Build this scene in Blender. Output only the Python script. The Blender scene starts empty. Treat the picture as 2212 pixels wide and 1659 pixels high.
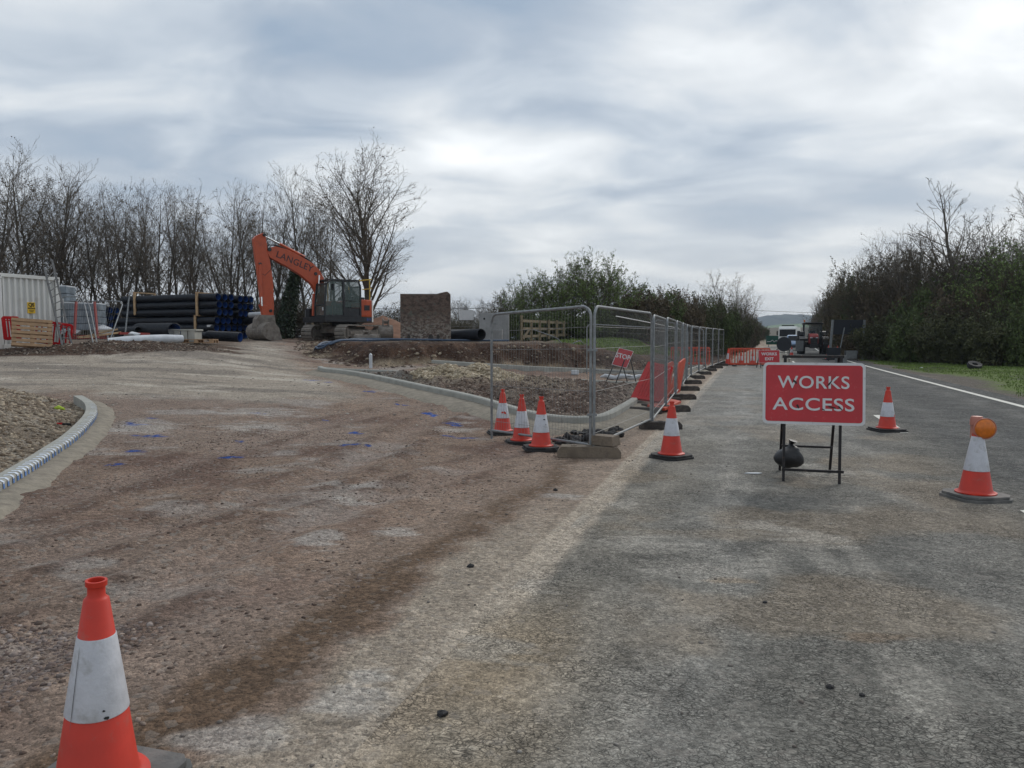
import bpy, bmesh, math, random
import numpy as np
from mathutils import Matrix, Vector, Euler
R = math.radians
random.seed(7); rng = np.random.default_rng(7)
S = bpy.context.scene; C = S.collection

# ------------------------------------------------------------------ camera, world, sun, exposure
F, CX, CY, PITCH, CAMH = 1662.0, 1106.0, 829.5, R(3.53), 1.6
cam = bpy.data.objects.new('camera', bpy.data.cameras.new('camera')); C.objects.link(cam)
cam.data.sensor_width = 36; cam.data.lens = 36*F/2212; cam.data.clip_end = 20000; cam.data.clip_start = 0.05
cam.location = (0, 0, CAMH); cam.rotation_euler = (math.pi/2-PITCH, 0, 0)
S.camera = cam
S.view_settings.view_transform = 'Standard'; S.view_settings.look = 'None'
S.view_settings.exposure = 0.43; S.view_settings.gamma = 1.0

def ray(u, v):
    a = (u-CX)/F; b = (CY-v)/F; cp, sp = math.cos(PITCH), math.sin(PITCH)
    return np.array([a, cp+b*sp, -sp+b*cp])
def P(u, v, d):
    r = ray(u, v); r = r*(d/r[1]); return Vector((r[0], r[1], CAMH+r[2]))

SUN_EL, SUN_AZ = R(38), R(38)
W = bpy.data.worlds.new('World'); S.world = W; W.use_nodes = True
nt = W.node_tree; nt.nodes.clear(); N = nt.nodes.new; L = nt.links.new
def mth(op, a, b=None, c=None, clamp=False, t=None):
    t = t or nt
    n = t.nodes.new('ShaderNodeMath'); n.operation = op; n.use_clamp = clamp
    for i, x in enumerate((a, b, c)):
        if x is None: continue
        if isinstance(x, (int, float)): n.inputs[i].default_value = x
        else: t.links.new(x, n.inputs[i])
    return n.outputs[0]
out = N('ShaderNodeOutputWorld'); bg = N('ShaderNodeBackground'); L(bg.outputs[0], out.inputs[0])
tc = N('ShaderNodeTexCoord'); sep = N('ShaderNodeSeparateXYZ'); L(tc.outputs['Generated'], sep.inputs[0])
zz = mth('ADD', mth('MAXIMUM', sep.outputs[2], 0.0), 0.16)
cmb = N('ShaderNodeCombineXYZ'); L(mth('DIVIDE', sep.outputs[0], zz), cmb.inputs[0]); L(mth('DIVIDE', sep.outputs[1], zz), cmb.inputs[1])
def wnoise(scale, detail, rough, dist, off):
    mp = N('ShaderNodeMapping'); L(cmb.outputs[0], mp.inputs[0]); mp.inputs['Location'].default_value = off
    mp.inputs['Rotation'].default_value = (0, 0, 0.35); mp.inputs['Scale'].default_value = (0.8, 1.0, 1)
    n = N('ShaderNodeTexNoise'); L(mp.outputs[0], n.inputs['Vector']); n.inputs['Scale'].default_value = scale
    n.inputs['Detail'].default_value = detail; n.inputs['Roughness'].default_value = rough; n.inputs['Distortion'].default_value = dist
    return n.outputs[0]
n1 = wnoise(0.75, 5, 0.45, 0.35, (3.1, 1.7, 0)); n2 = wnoise(2.6, 8, 0.5, 0.5, (8.2, 4.4, 0))
val = mth('ADD', mth('MULTIPLY_ADD', n1, 1.7, -0.36), mth('MULTIPLY_ADD', n2, 1.15, -0.33))
# large bright and dull stretches of this sky, by compass direction
for u, v, wd, amp in [(2160,180,0.12,0.38),(1650,60,0.05,0.05),(1060,380,0.020,0.04),(1240,450,0.014,0.06),(1560,330,0.030,-0.14),(1500,520,0.03,0.06),(150,230,0.04,0.07),
                      (420,340,0.035,-0.06),(980,170,0.03,-0.05),(1750,330,0.03,-0.20),(1330,300,0.03,-0.03),(700,120,0.06,-0.05),(60,60,0.06,-0.07),
                      (2050,480,0.03,0.10),(1700,600,0.03,0.05),(1500,90,0.02,-0.02)]:
    d = Vector(ray(u, v)).normalized()
    vm = N('ShaderNodeVectorMath'); vm.operation = 'DOT_PRODUCT'; L(tc.outputs['Generated'], vm.inputs[0]); vm.inputs[1].default_value = d
    mr = N('ShaderNodeMapRange'); mr.interpolation_type = 'SMOOTHSTEP'; L(vm.outputs['Value'], mr.inputs[0])
    mr.inputs[1].default_value = 1-wd; mr.inputs[2].default_value = 1.0; mr.inputs[3].default_value = 0; mr.inputs[4].default_value = amp
    val = mth('ADD', val, mr.outputs[0])
cr = N('ShaderNodeValToRGB'); L(mth('MULTIPLY', val, 0.7), cr.inputs[0])
els = cr.color_ramp.elements
els[0].position = 0.30; els[0].color = (0.275, 0.345, 0.435, 1)
els[1].position = 0.95; els[1].color = (0.93, 0.93, 0.92, 1)
for p, c in [(0.43, (0.36, 0.415, 0.485, 1)), (0.54, (0.465, 0.515, 0.57, 1)), (0.66, (0.61, 0.64, 0.665, 1)), (0.78, (0.74, 0.765, 0.78, 1))]:
    e = els.new(p); e.color = c
# paler air toward the horizon
hz = N('ShaderNodeMapRange'); L(sep.outputs[2], hz.inputs[0]); hz.inputs[1].default_value = 0.0; hz.inputs[2].default_value = 0.22; hz.inputs[3].default_value = 0.75; hz.inputs[4].default_value = 0
mx = N('ShaderNodeMix'); mx.data_type = 'RGBA'; L(hz.outputs[0], mx.inputs[0]); L(cr.outputs[0], mx.inputs[6]); mx.inputs[7].default_value = (0.63, 0.635, 0.63, 1)
sky = N('ShaderNodeTexSky'); sky.sky_type = 'NISHITA'; sky.sun_disc = False; sky.sun_elevation = SUN_EL; sky.sun_rotation = SUN_AZ
sk = N('ShaderNodeVectorMath'); sk.operation = 'SCALE'; L(sky.outputs[0], sk.inputs[0]); sk.inputs['Scale'].default_value = 0.08
m2 = N('ShaderNodeMix'); m2.data_type = 'RGBA'; m2.inputs[0].default_value = 0.94; L(sk.outputs[0], m2.inputs[6]); L(mx.outputs[2], m2.inputs[7])
L(m2.outputs[2], bg.inputs[0]); bg.inputs[1].default_value = 1.0

sl = bpy.data.lights.new('sun', 'SUN'); sl.energy = 1.0; sl.angle = R(22); sl.color = (1, 0.95, 0.88)
so = bpy.data.objects.new('sun', sl); C.objects.link(so)
sd = Vector((math.sin(SUN_AZ)*math.cos(SUN_EL), math.cos(SUN_AZ)*math.cos(SUN_EL), math.sin(SUN_EL)))
so.rotation_euler = sd.to_track_quat('Z', 'Y').to_euler()

# ------------------------------------------------------------------ numpy noise
def _hash(ix, iy, seed):
    h = (ix.astype(np.int64)*374761393 + iy.astype(np.int64)*668265263 + seed*1442695041) & 0x7fffffff
    h = ((h ^ (h >> 13))*1274126177) & 0x7fffffff
    return ((h ^ (h >> 16)) & 0xffff)/65535.0
def vn(x, y, seed=0):
    x0 = np.floor(x); y0 = np.floor(y); fx = x-x0; fy = y-y0
    fx = fx*fx*(3-2*fx); fy = fy*fy*(3-2*fy)
    a = _hash(x0, y0, seed); b = _hash(x0+1, y0, seed); c = _hash(x0, y0+1, seed); d = _hash(x0+1, y0+1, seed)
    return (a*(1-fx)+b*fx)*(1-fy)+(c*(1-fx)+d*fx)*fy
def fbm(x, y, sc, o=4, seed=0, g=0.5):
    t = 0; a = 1; s = 0
    for i in range(o):
        t = t+a*vn(x/sc*(2.03**i)+17.3*i, y/sc*(2.03**i)-9.1*i, seed+i); s += a; a *= g
    return t/s
def sst(a, b, x):
    t = np.clip((x-a)/(b-a), 0, 1); return t*t*(3-2*t)

# ------------------------------------------------------------------ terrain
def curve(y):   # extra bend of the main road far away
    return 0.0005*np.maximum(y-35, 0)**2
def road_s(x, y):   # metres left of the old road edge (negative on the road)
    return -((x-4.74-curve(y))*0.955-(y-20)*0.297)
def road_pt(s, y):  # point at forward distance y, s metres left of the edge
    return 4.74+(y-20)*0.311+float(curve(np.array(float(y))))-s/0.955, y
CP = []
for u, v, d in [(0,1040,8.5),(60,1010,9.5),(215,900,13.4),(180,857,16),(0,770,25),(150,768,25.5),(430,745,29),(430,760,26),(600,737,35),(690,738,37),(690,815,24),(700,772,29.5),
                (500,800,22),(300,815,19.5),(400,860,16),(1050,812,24),(935,785,27),(820,792,26.5),(1275,905,14.9),(1250,797,30),(1345,820,28.6),(1130,860,17.5),
                (560,900,14),(800,860,17.3),(400,735,33),(250,750,27),(800,735,38)]:
    p = P(u, v, d); CP.append((p.x, p.y, p.z))
for x, y, h in [(-4,4,0),(-7,5,0),(-2,7,0),(-4,9,0),(0,10,0),(-1,14,0),(2,16,0),(2.5,20,0),(3.5,24,0),(5,30,0),(7,36,0),(-14,8,.1),(-20,14,.5),(-30,20,1.0),(-30,40,1.35),(-20,34,1.42),(-15,50,1.35),
                (0,50,1.3),(-30,60,1.3),(6,60,.7),(-8,44,1.4),(2,38,.9),(10,46,0.1),(0,34,1.0)]:
    CP.append((x, y, h))
CP = np.array(CP); _d = np.hypot(CP[:,None,0]-CP[None,:,0], CP[:,None,1]-CP[None,:,1])
_n = len(CP); _A = np.zeros((_n+1, _n+1)); _A[:_n,:_n] = _d - 0.6*np.eye(_n); _A[_n,:_n] = 1; _A[:_n,_n] = 1
_w = np.linalg.solve(_A, np.append(CP[:,2], 0))
def h_low(x, y):
    sh = x.shape; x = x.ravel(); y = y.ravel(); r = np.full(x.shape, _w[_n])
    for i in range(_n): r += _w[i]*np.hypot(x-CP[i,0], y-CP[i,1])
    far = sst(55, 75, np.hypot(x, y)); s = road_s(x, y)
    r = r*(1-far)+far*1.2
    r = np.clip(r, -0.02, 1.5)
    r *= sst(0.6, 3.2, s)*sst(30, 0, np.maximum(0, y-90)*0.1)
    return r.reshape(sh)
def poly_dist(x, y, poly):     # signed distance, positive inside
    px = np.array([p[0] for p in poly]); py = np.array([p[1] for p in poly])
    best = np.full(x.shape, 1e9); inside = np.zeros(x.shape, bool)
    for i in range(len(px)):
        x0, y0, x1, y1 = px[i-1], py[i-1], px[i], py[i]
        dx, dy = x1-x0, y1-y0; t = np.clip(((x-x0)*dx+(y-y0)*dy)/(dx*dx+dy*dy+1e-9), 0, 1)
        best = np.minimum(best, np.hypot(x-x0-t*dx, y-y0-t*dy))
        c = ((y0 > y) != (y1 > y)) & (x < (x1-x0)*(y-y0)/((y1-y0) if abs(y1-y0) > 1e-9 else 1e-9)+x0)
        inside ^= c
    return np.where(inside, best, -best)
def hl1(x, y): return float(h_low(np.array([float(x)]), np.array([float(y)]))[0])
def march(fn, u, v, off=0.0, d0=1.5, d1=140):
    r = ray(u, v); d = np.concatenate([np.arange(d0, 30, 0.02), np.arange(30, d1, 0.1)])
    x = r[0]/r[1]*d; y = d; z = CAMH+r[2]/r[1]*d
    k = np.nonzero(z < fn(x, y)+off)[0]; k = k[0] if len(k) else len(d)-1
    return Vector((x[k], y[k], z[k]-off))
# kerb lines traced on the low ground (pixel of the kerb's top edge)
KH_A = 0.14; KH_B = 0.20; KH_C = 0.14
kerbA = [march(h_low, u, v, KH_A) for u, v in [(-90,1098),(-40,1070),(0,1046),(60,1012),(115,976),(160,945),(192,915),(208,893),(208,877),(198,866),(178,855)]]
kerbB = [march(h_low, u, v, KH_B) for u, v in [(686,793),(735,801),(792,810),(860,824),(925,838),(1025,860),(1085,877),(1135,891),(1185,900),(1248,904),(1309,899),(1346,882),(1371,867),(1400,846),(1440,822),(1480,802),(1519,789)]]
kerbC = [march(h_low, u, v, 0.12) for u, v in [(686,792),(768,797),(840,800),(915,804),(990,808),(1062,812),(1160,816),(1268,820),(1383,825),(1425,826)]]
kerbD = [march(h_low, u, v, KH_C) for u, v in [(932,779),(1000,783),(1062,787),(1150,792),(1224,795),(1322,799),(1400,802),(1450,802)]]
isl = [(p.x, p.y) for p in kerbB[:14]]+[(p.x, p.y) for p in kerbC[::-1]]
islL = [(p.x, p.y) for p in kerbA]+[(-13, 18.5), (-20, 20), (-20, 4)]
bankline = []
for u, v, d in [(684,757,31),(705,772,29.3),(770,783,27.3),(840,789,26.6),(932,781,27.2),(1062,788,27.9),(1224,794,29.7),(1322,798,31),(1400,798,33),(1450,790,37),(1500,776,43),(1560,770,52)]:
    p = P(u, v, d); bankline.append((p.x, p.y))
bank = bankline+[(22, 75), (-15, 75), (-14, 44), (-9.6, 38)]
def H(x, y, detail=True):
    x = np.asarray(x, float); y = np.asarray(y, float)
    h = h_low(x, y)
    near = (y < 60) & (y > 2)
    di = poly_dist(x, y, isl); m = sst(0.12, 0.9, di)
    mound = np.exp(-(((x-P(1015,812,21).x)/1.8)**2+((y-21.2)/1.2)**2))*0.38
    rough = fbm(x, y, 0.45, 4, 5)
    h = h+m*(0.10+mound+(rough-0.45)*0.46)*1.0
    dl = poly_dist(x, y, islL); ml = sst(0.15, 3.4, dl)
    h = h+ml*(0.78+(fbm(x, y, 1.1, 4, 9)-0.5)*0.4)+sst(0.1, .4, dl)*(fbm(x, y, .3, 3, 19)-0.4)*0.10
    w = fbm(x, y, 1.2, 4, 21)
    db = poly_dist(x, y, bank)-(w-0.5)*0.9
    mb = sst(-.55, .85, db)
    pl = 1.36+(fbm(x, y, 2.5, 4, 31)-0.5)*0.22+0.15*sst(2, 6, x)*sst(34, 40, y)
    pl = pl*sst(0.6, 6.0, road_s(x, y))
    h = np.where(mb > 0, h*(1-mb)+np.maximum(pl, h)*mb, h)
    h = h+mb*(1-mb)*(fbm(x, y, 0.42, 5, 41, .6)-0.5)*1.5
    # loose soil strip in front of the container and pipes
    sx = P(60,760,25); 
    for u, v, d, rx, ry, a in [(60,760,25.2,2.6,.7,.16),(200,758,26,2.4,.7,.22),(330,752,26.8,2.4,.7,.24),(420,742,28.6,1.4,.6,.12)]:
        q = P(u, v, d); h = h+a*np.exp(-(((x-q.x)/rx)**2+((y-q.y)/ry)**2))*(0.5+fbm(x, y, .4, 3, 51))
    if detail:
        s = road_s(x, y); site = sst(0.3, 1.2, s)
        f = site*sst(60, 30, y)
        h = h+f*((fbm(x, y, 0.55, 4, 61)-0.5)*0.045+(fbm(x, y, 3.0, 3, 62)-0.5)*0.08*sst(1, 3, s))
        # crawler track imprints: transverse ripples in curved bands
        for cc, bend, w_ in ((2.6, .016, .22), (4.7, .016, .22), (6.6, .010, .25), (8.7, .010, .25)):
            wv = s-cc-bend*(y-5)**2; h = h+.009*site*sst(22, 12, y)*np.sin((y+.25*x)*2*math.pi/.19)*np.exp(-(wv/w_)**4)*sst(.40, .6, fbm(x, y, 1.1, 3, 77))
        # tyre ruts curving in from the road
        for c0, amp in ((1.9, .03), (3.6, .035), (5.2, .02)):
            wv = s-c0-0.02*(y-6)**2*0.25+0.35*np.sin(y*0.5+c0)
            h = h-amp*site*np.exp(-(wv/0.20)**2)+amp*.7*site*np.exp(-((np.abs(wv)-.38)/0.12)**2)
    s0 = road_s(x, y); h = np.where(s0 > -7.5, h*sst(.04, .5, s0), h)+np.where((s0 < .08) & (s0 > -7.5), -.008, 0)
    h = np.where((s0 < -0.14) & (s0 > -7.9), -0.05, h)
    sr = road_s(x, y)
    h = h+np.where(sr < -7.9, 0.10*sst(-9.5, -13, sr)+(fbm(x, y, 2.0, 3, 71)-.5)*0.10*sst(-8.3, -10, sr)-0.02, 0)
    return h
def Hs(x, y, detail=True): return float(H(np.array([float(x)]), np.array([float(y)]), detail)[0])
def G(u, v, off=0.0): return march(H, u, v, off)
def onG(u, d, off=0.0):          # ground point under picture column u at forward distance d
    x = (u-CX)/F*d/ (math.cos(PITCH)) ; 
    return Vector((x, d, max(Hs(x, d), 0.0 if road_s(x, d) < 0 else -9)+off))

# ------------------------------------------------------------------ materials
def pmat(name, col, rough=0.7, metal=0.0, var=0.0, vscale=6.0, bump=0.0, bscale=40.0, dirt=None, dirt_amt=0.0, dscale=3.0, alpha=None, spec=0.5, emis=None, trans=None):
    m = bpy.data.materials.new(name); m.use_nodes = True; t = m.node_tree; b = t.nodes['Principled BSDF']
    b.inputs['Roughness'].default_value = rough; b.inputs['Metallic'].default_value = metal
    b.inputs['Specular IOR Level'].default_value = spec
    tcn = t.nodes.new('ShaderNodeTexCoord'); v = tcn.outputs['Object']
    c = tuple(col)+(1,)
    rgb = t.nodes.new('ShaderNodeRGB'); rgb.outputs[0].default_value = c; cur = rgb.outputs[0]
    if var > 0:
        n = t.nodes.new('ShaderNodeTexNoise'); n.inputs['Scale'].default_value = vscale; n.inputs['Detail'].default_value = 6; t.links.new(v, n.inputs['Vector'])
        mr = t.nodes.new('ShaderNodeMapRange'); t.links.new(n.outputs[0], mr.inputs[0]); mr.inputs[1].default_value = .3; mr.inputs[2].default_value = .7
        mr.inputs[3].default_value = 1-var; mr.inputs[4].default_value = 1+var
        vm = t.nodes.new('ShaderNodeVectorMath'); vm.operation = 'SCALE'; t.links.new(cur, vm.inputs[0]); t.links.new(mr.outputs[0], vm.inputs['Scale']); cur = vm.outputs[0]
    if dirt is not None:
        n = t.nodes.new('ShaderNodeTexNoise'); n.inputs['Scale'].default_value = dscale; n.inputs['Detail'].default_value = 9; n.inputs['Roughness'].default_value = .65; t.links.new(v, n.inputs['Vector'])
        mr = t.nodes.new('ShaderNodeMapRange'); t.links.new(n.outputs[0], mr.inputs[0]); mr.inputs[1].default_value = .62-.3*dirt_amt; mr.inputs[2].default_value = .72-.2*dirt_amt
        mr.inputs[3].default_value = 0; mr.inputs[4].default_value = min(1, .35+dirt_amt)
        x = t.nodes.new('ShaderNodeMix'); x.data_type = 'RGBA'; t.links.new(mr.outputs[0], x.inputs[0]); t.links.new(cur, x.inputs[6]); x.inputs[7].default_value = tuple(dirt)+(1,); cur = x.outputs[2]
    t.links.new(cur, b.inputs['Base Color'])
    if bump > 0:
        n = t.nodes.new('ShaderNodeTexNoise'); n.inputs['Scale'].default_value = bscale; n.inputs['Detail'].default_value = 5; t.links.new(v, n.inputs['Vector'])
        bp = t.nodes.new('ShaderNodeBump'); bp.inputs['Strength'].default_value = bump; bp.inputs['Distance'].default_value = 0.02
        t.links.new(n.outputs[0], bp.inputs['Height']); t.links.new(bp.outputs[0], b.inputs['Normal'])
    if alpha is not None: b.inputs['Alpha'].default_value = alpha
    if trans is not None: b.inputs['Transmission Weight'].default_value = trans; b.inputs['IOR'].default_value = 1.1
    if emis: b.inputs['Emission Color'].default_value = tuple(emis[0])+(1,); b.inputs['Emission Strength'].default_value = emis[1]
    return m
DUST = (0.36, 0.32, 0.27)
M = dict(
 cone=pmat('cone_orange', (0.53, 0.030, 0.012), .5, var=.14, dirt=(.30,.10,.07), dirt_amt=.18, dscale=9),
 sleeve=pmat('cone_sleeve', (0.50, 0.50, 0.525), .4, var=.10, vscale=20, dirt=(.26,.25,.235), dirt_amt=.28, dscale=10, bump=.15, bscale=60),
 rubber=pmat('black_rubber', (0.022, 0.021, 0.021), .75, var=.3, dirt=(.12,.11,.10), dirt_amt=.2, bump=.2),
 rubbergrey=pmat('dusty_rubber', (0.12, 0.118, 0.112), .85, var=.25, dirt=(.22,.20,.18), dirt_amt=.4, bump=.3),
 alu=pmat('weathered_aluminium', (0.10, 0.10, 0.10), .6, .2, var=.2), galv=pmat('galvanised_steel', (0.215, 0.225, 0.23), .5, .35, var=.25, vscale=15, dirt=(.18,.16,.14), dirt_amt=.1, dscale=8),
 wire=pmat('fence_wire', (0.20, 0.20, 0.195), .6, .3),
 block=pmat('fence_foot', (0.17, 0.135, 0.10), .9, var=.35, bump=.5, dirt=(.06,.05,.045), dirt_amt=.25, dscale=6),
 blockd=pmat('fence_foot_dark', (0.050, 0.042, 0.037), .9, var=.4, bump=.5, dirt=(.16,.13,.10), dirt_amt=.15, dscale=6),
 red=pmat('sign_red', (0.44, 0.014, 0.022), .4, var=.14, vscale=4, dirt=(.50,.17,.16), dirt_amt=.06, dscale=26),
 signw=pmat('sign_white', (0.58, 0.58, 0.58), .4, var=.06, dirt=(.30,.28,.26), dirt_amt=.12, dscale=16),
 signback=pmat('sign_back', (0.012, 0.014, 0.020), .6, var=.2),
 signgrey=pmat('sign_back_grey', (0.16, 0.165, 0.165), .6, var=.2),
 green=pmat('sign_green', (0.008, 0.075, 0.05), .5),
 frame=pmat('black_frame', (0.018, 0.016, 0.017), .5, .3, var=.3, dirt=(.09,.045,.025), dirt_amt=.15, dscale=12),
 bag=pmat('sandbag_black', (0.012, 0.012, 0.014), .45, bump=.6, bscale=14),
 amber=pmat('amber_lens', (0.62, 0.16, 0.015), .3, var=.15, vscale=30),
 amberb=pmat('lamp_body', (0.45, 0.17, 0.12), .5, var=.1),
 barrier=pmat('barrier_orange', (0.50, 0.060, 0.024), .5, var=.12, dirt=(.42,.20,.14), dirt_amt=.12, dscale=6),
 barrierr=pmat('barrier_red', (0.36, 0.008, 0.010), .75, spec=.15, var=.12, dirt=(.30,.08,.06), dirt_amt=.05, dscale=6),
 exo=pmat('excavator_orange', (0.44, 0.072, 0.023), .42, var=.08, dirt=(.16,.045,.025), dirt_amt=.15, dscale=3),
 exdark=pmat('excavator_dark', (0.022, 0.022, 0.024), .5, var=.3, dirt=(.13,.11,.09), dirt_amt=.12),
 letter=pmat('boom_lettering', (0.07, 0.03, 0.03), .6),
 letterblue=pmat('blue_lettering', (0.06, 0.10, 0.35), .6),
 steelmud=pmat('muddy_steel', (0.19, 0.165, 0.14), .8, .1, var=.3, bump=.5, dirt=(.09,.06,.045), dirt_amt=.3, dscale=5),
 track=pmat('track_shoes', (0.24, 0.215, 0.185), .8, var=.3, bump=.5, dirt=(.10,.08,.065), dirt_amt=.25, dscale=6),
 chrome=pmat('piston_rod', (0.7, 0.7, 0.7), .15, 1.0),
 hose=pmat('hydraulic_hose', (0.012, 0.012, 0.012), .5),
 yellow=pmat('yellow_rail', (0.62, 0.42, 0.05), .5, var=.1),
 white=pmat('white_paint', (0.70, 0.70, 0.68), .5, var=.08, dirt=(.45,.42,.38), dirt_amt=.1, dscale=2),
 contain=pmat('container_paint', (0.60, 0.60, 0.575), .5, var=.05, vscale=2, dirt=(.36,.31,.26), dirt_amt=.08, dscale=1.6),
 black=pmat('black_void', (0.01, 0.01, 0.01), .9),
 pipe=pmat('pipe_black', (0.007, 0.009, 0.014), .5, var=.3, dirt=(.03,.03,.035), dirt_amt=.10, spec=.3),
 blue=pmat('pipe_liner_blue', (0.013, 0.062, 0.25), .45, var=.2),
 timber=pmat('timber', (0.40, 0.27, 0.15), .8, var=.25, vscale=9, bump=.3, dirt=(.20,.13,.08), dirt_amt=.1),
 timberg=pmat('weathered_timber', (0.21, 0.165, 0.10), .85, var=.3, vscale=9, bump=.3),
 pallet=pmat('pallet_wood', (0.32, 0.20, 0.11), .8, var=.25, vscale=7, bump=.3, dirt=(.2,.13,.08), dirt_amt=.12),
 film=pmat('shrink_film', (0.16, 0.19, 0.22), .25, var=.35, vscale=3, bump=.8, bscale=7),
 filmw=pmat('white_plastic', (0.52, 0.54, 0.56), .45, var=.12, bump=.5, bscale=5),
 sticker=pmat('yellow_sticker', (0.66, 0.42, 0.02), .5),
 redpole=pmat('red_pole', (0.26, 0.03, 0.022), .5, var=.2),
 rust=None, conc=pmat('concrete', (0.27, 0.27, 0.265), .9, var=.18, vscale=3, bump=.3, dirt=(.17,.16,.15), dirt_amt=.12, dscale=2),
 kerb=pmat('kerb_concrete', (0.33, 0.325, 0.29), .9, var=.14, vscale=4, bump=.25, bscale=70, dirt=(.26,.25,.215), dirt_amt=.2, dscale=5),
 haunch=pmat('wet_concrete_haunch', (0.235, 0.205, 0.16), .95, var=.22, vscale=8, bump=1.0, bscale=16, dirt=(.15,.12,.10), dirt_amt=.2, dscale=6),
 tapew=pmat('tape_white', (0.62, 0.68, 0.76), .35, var=.1), tapeb=pmat('tape_blue', (0.09, 0.20, 0.46), .4, var=.2),
 hoseb=pmat('blue_duct', (0.05, 0.08, 0.13), .4, var=.2),
 glass=None,
 bark=pmat('bark', (0.085, 0.074, 0.058), .95, var=.35, vscale=8, bump=.4, dirt=(.05,.065,.035), dirt_amt=.2, dscale=2),
 twig=pmat('twigs', (0.130, 0.108, 0.085), .95, var=.25, vscale=2),
 twigg=pmat('twigs_olive', (0.085, 0.076, 0.046), .95, var=.25, vscale=2),
 leafd=pmat('leaves_dark', (0.070, 0.074, 0.030), .85, var=.5, vscale=1.3),
 leafg=pmat('leaves_fresh', (0.125, 0.185, 0.042), .7, var=.4, vscale=1.5),
 leafb=pmat('leaves_brown', (0.105, 0.080, 0.048), .9, var=.5, vscale=1.3),
 ivy=pmat('ivy', (0.022, 0.036, 0.014), .6, var=.4, vscale=3),
 tred=pmat('tractor_red', (0.30, 0.03, 0.028), .35, var=.1), seat=pmat('seat_fabric', (0.015, 0.015, 0.016), .9),
 wscreen=pmat('windscreen_glass', (0.05, 0.08, 0.09), .12, alpha=.45), 
 cloth=pmat('driver_clothes', (0.03, 0.035, 0.05), .9), skin=pmat('skin', (0.40, 0.24, 0.17), .6),
 bluecar=pmat('car_paint', (0.22, 0.30, 0.42), .25, .3), lamp=pmat('lit_headlamp', (0.9, 0.9, 0.9), .3, emis=((1, 1, 1), 1.5)),
 clear=pmat('headlamp_lens', (0.6, 0.6, 0.62), .2), lime=pmat('lime_fabric', (0.40, 0.52, 0.05), .8, var=.2), ochre=pmat('sand', (0.20, 0.105, 0.066), .95, var=.2, vscale=4, bump=.6, bscale=30),
 asph=pmat('asphalt_lump', (0.018, 0.017, 0.018), .8, var=.5, bump=.8, bscale=30))
# cab glass
def glassmat():
    m = bpy.data.materials.new('cab_glass'); m.use_nodes = True; t = m.node_tree; b = t.nodes['Principled BSDF']
    b.inputs['Base Color'].default_value = (0.05, 0.08, 0.07, 1); b.inputs['Roughness'].default_value = .08; b.inputs['Alpha'].default_value = .72
    return m
M['glass'] = glassmat()
# rusty flaking steel with leftover green paint
def rustmat():
    m = bpy.data.materials.new('rusty_steel'); m.use_nodes = True; t = m.node_tree; b = t.nodes['Principled BSDF']; b.inputs['Roughness'].default_value = .85
    tcn = t.nodes.new('ShaderNodeTexCoord'); mp = t.nodes.new('ShaderNodeMapping'); t.links.new(tcn.outputs['Object'], mp.inputs[0]); mp.inputs['Scale'].default_value = (1, 1, 1.6)
    def nz(sc, det=9):
        n = t.nodes.new('ShaderNodeTexNoise'); n.inputs['Scale'].default_value = sc; n.inputs['Detail'].default_value = det; n.inputs['Roughness'].default_value = .7; t.links.new(mp.outputs[0], n.inputs['Vector']); return n.outputs[0]
    def rmp(o, st):
        r = t.nodes.new('ShaderNodeValToRGB'); t.links.new(o, r.inputs[0]); e = r.color_ramp.elements
        e[0].position, e[0].color = st[0][0], st[0][1]+(1,); e[1].position, e[1].color = st[-1][0], st[-1][1]+(1,)
        for p, c in st[1:-1]: k = e.new(p); k.color = c+(1,)
        return r.outputs[0]
    base = rmp(nz(6), [(.33, (.035,.027,.023)), (.46, (.085,.058,.046)), (.56, (.14,.095,.072)), (.64, (.085,.07,.058)), (.74, (.24,.21,.18))])
    green = rmp(nz(3), [(.55, (0,0,0)), (.60, (.8,.8,.8))])
    grey = rmp(nz(7), [(.47, (0,0,0)), (.56, (.9,.9,.9))])
    sp = t.nodes.new('ShaderNodeSeparateXYZ'); t.links.new(tcn.outputs['Object'], sp.inputs[0])
    low = mth('SUBTRACT', 1.35, sp.outputs[2], clamp=True, t=t)
    x = t.nodes.new('ShaderNodeMix'); x.data_type = 'RGBA'; t.links.new(mth('MULTIPLY', green, .55, t=t), x.inputs[0]); t.links.new(base, x.inputs[6]); x.inputs[7].default_value = (.05,.085,.07,1)
    y = t.nodes.new('ShaderNodeMix'); y.data_type = 'RGBA'; t.links.new(mth('MULTIPLY', grey, low, t=t), y.inputs[0]); t.links.new(x.outputs[2], y.inputs[6]); y.inputs[7].default_value = (.30,.27,.23,1)
    t.links.new(y.outputs[2], b.inputs['Base Color'])
    bp = t.nodes.new('ShaderNodeBump'); bp.inputs['Strength'].default_value = .6; bp.inputs['Distance'].default_value = .02; t.links.new(nz(12), bp.inputs['Height']); t.links.new(bp.outputs[0], b.inputs['Normal'])
    return m
M['rust'] = rustmat()

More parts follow.
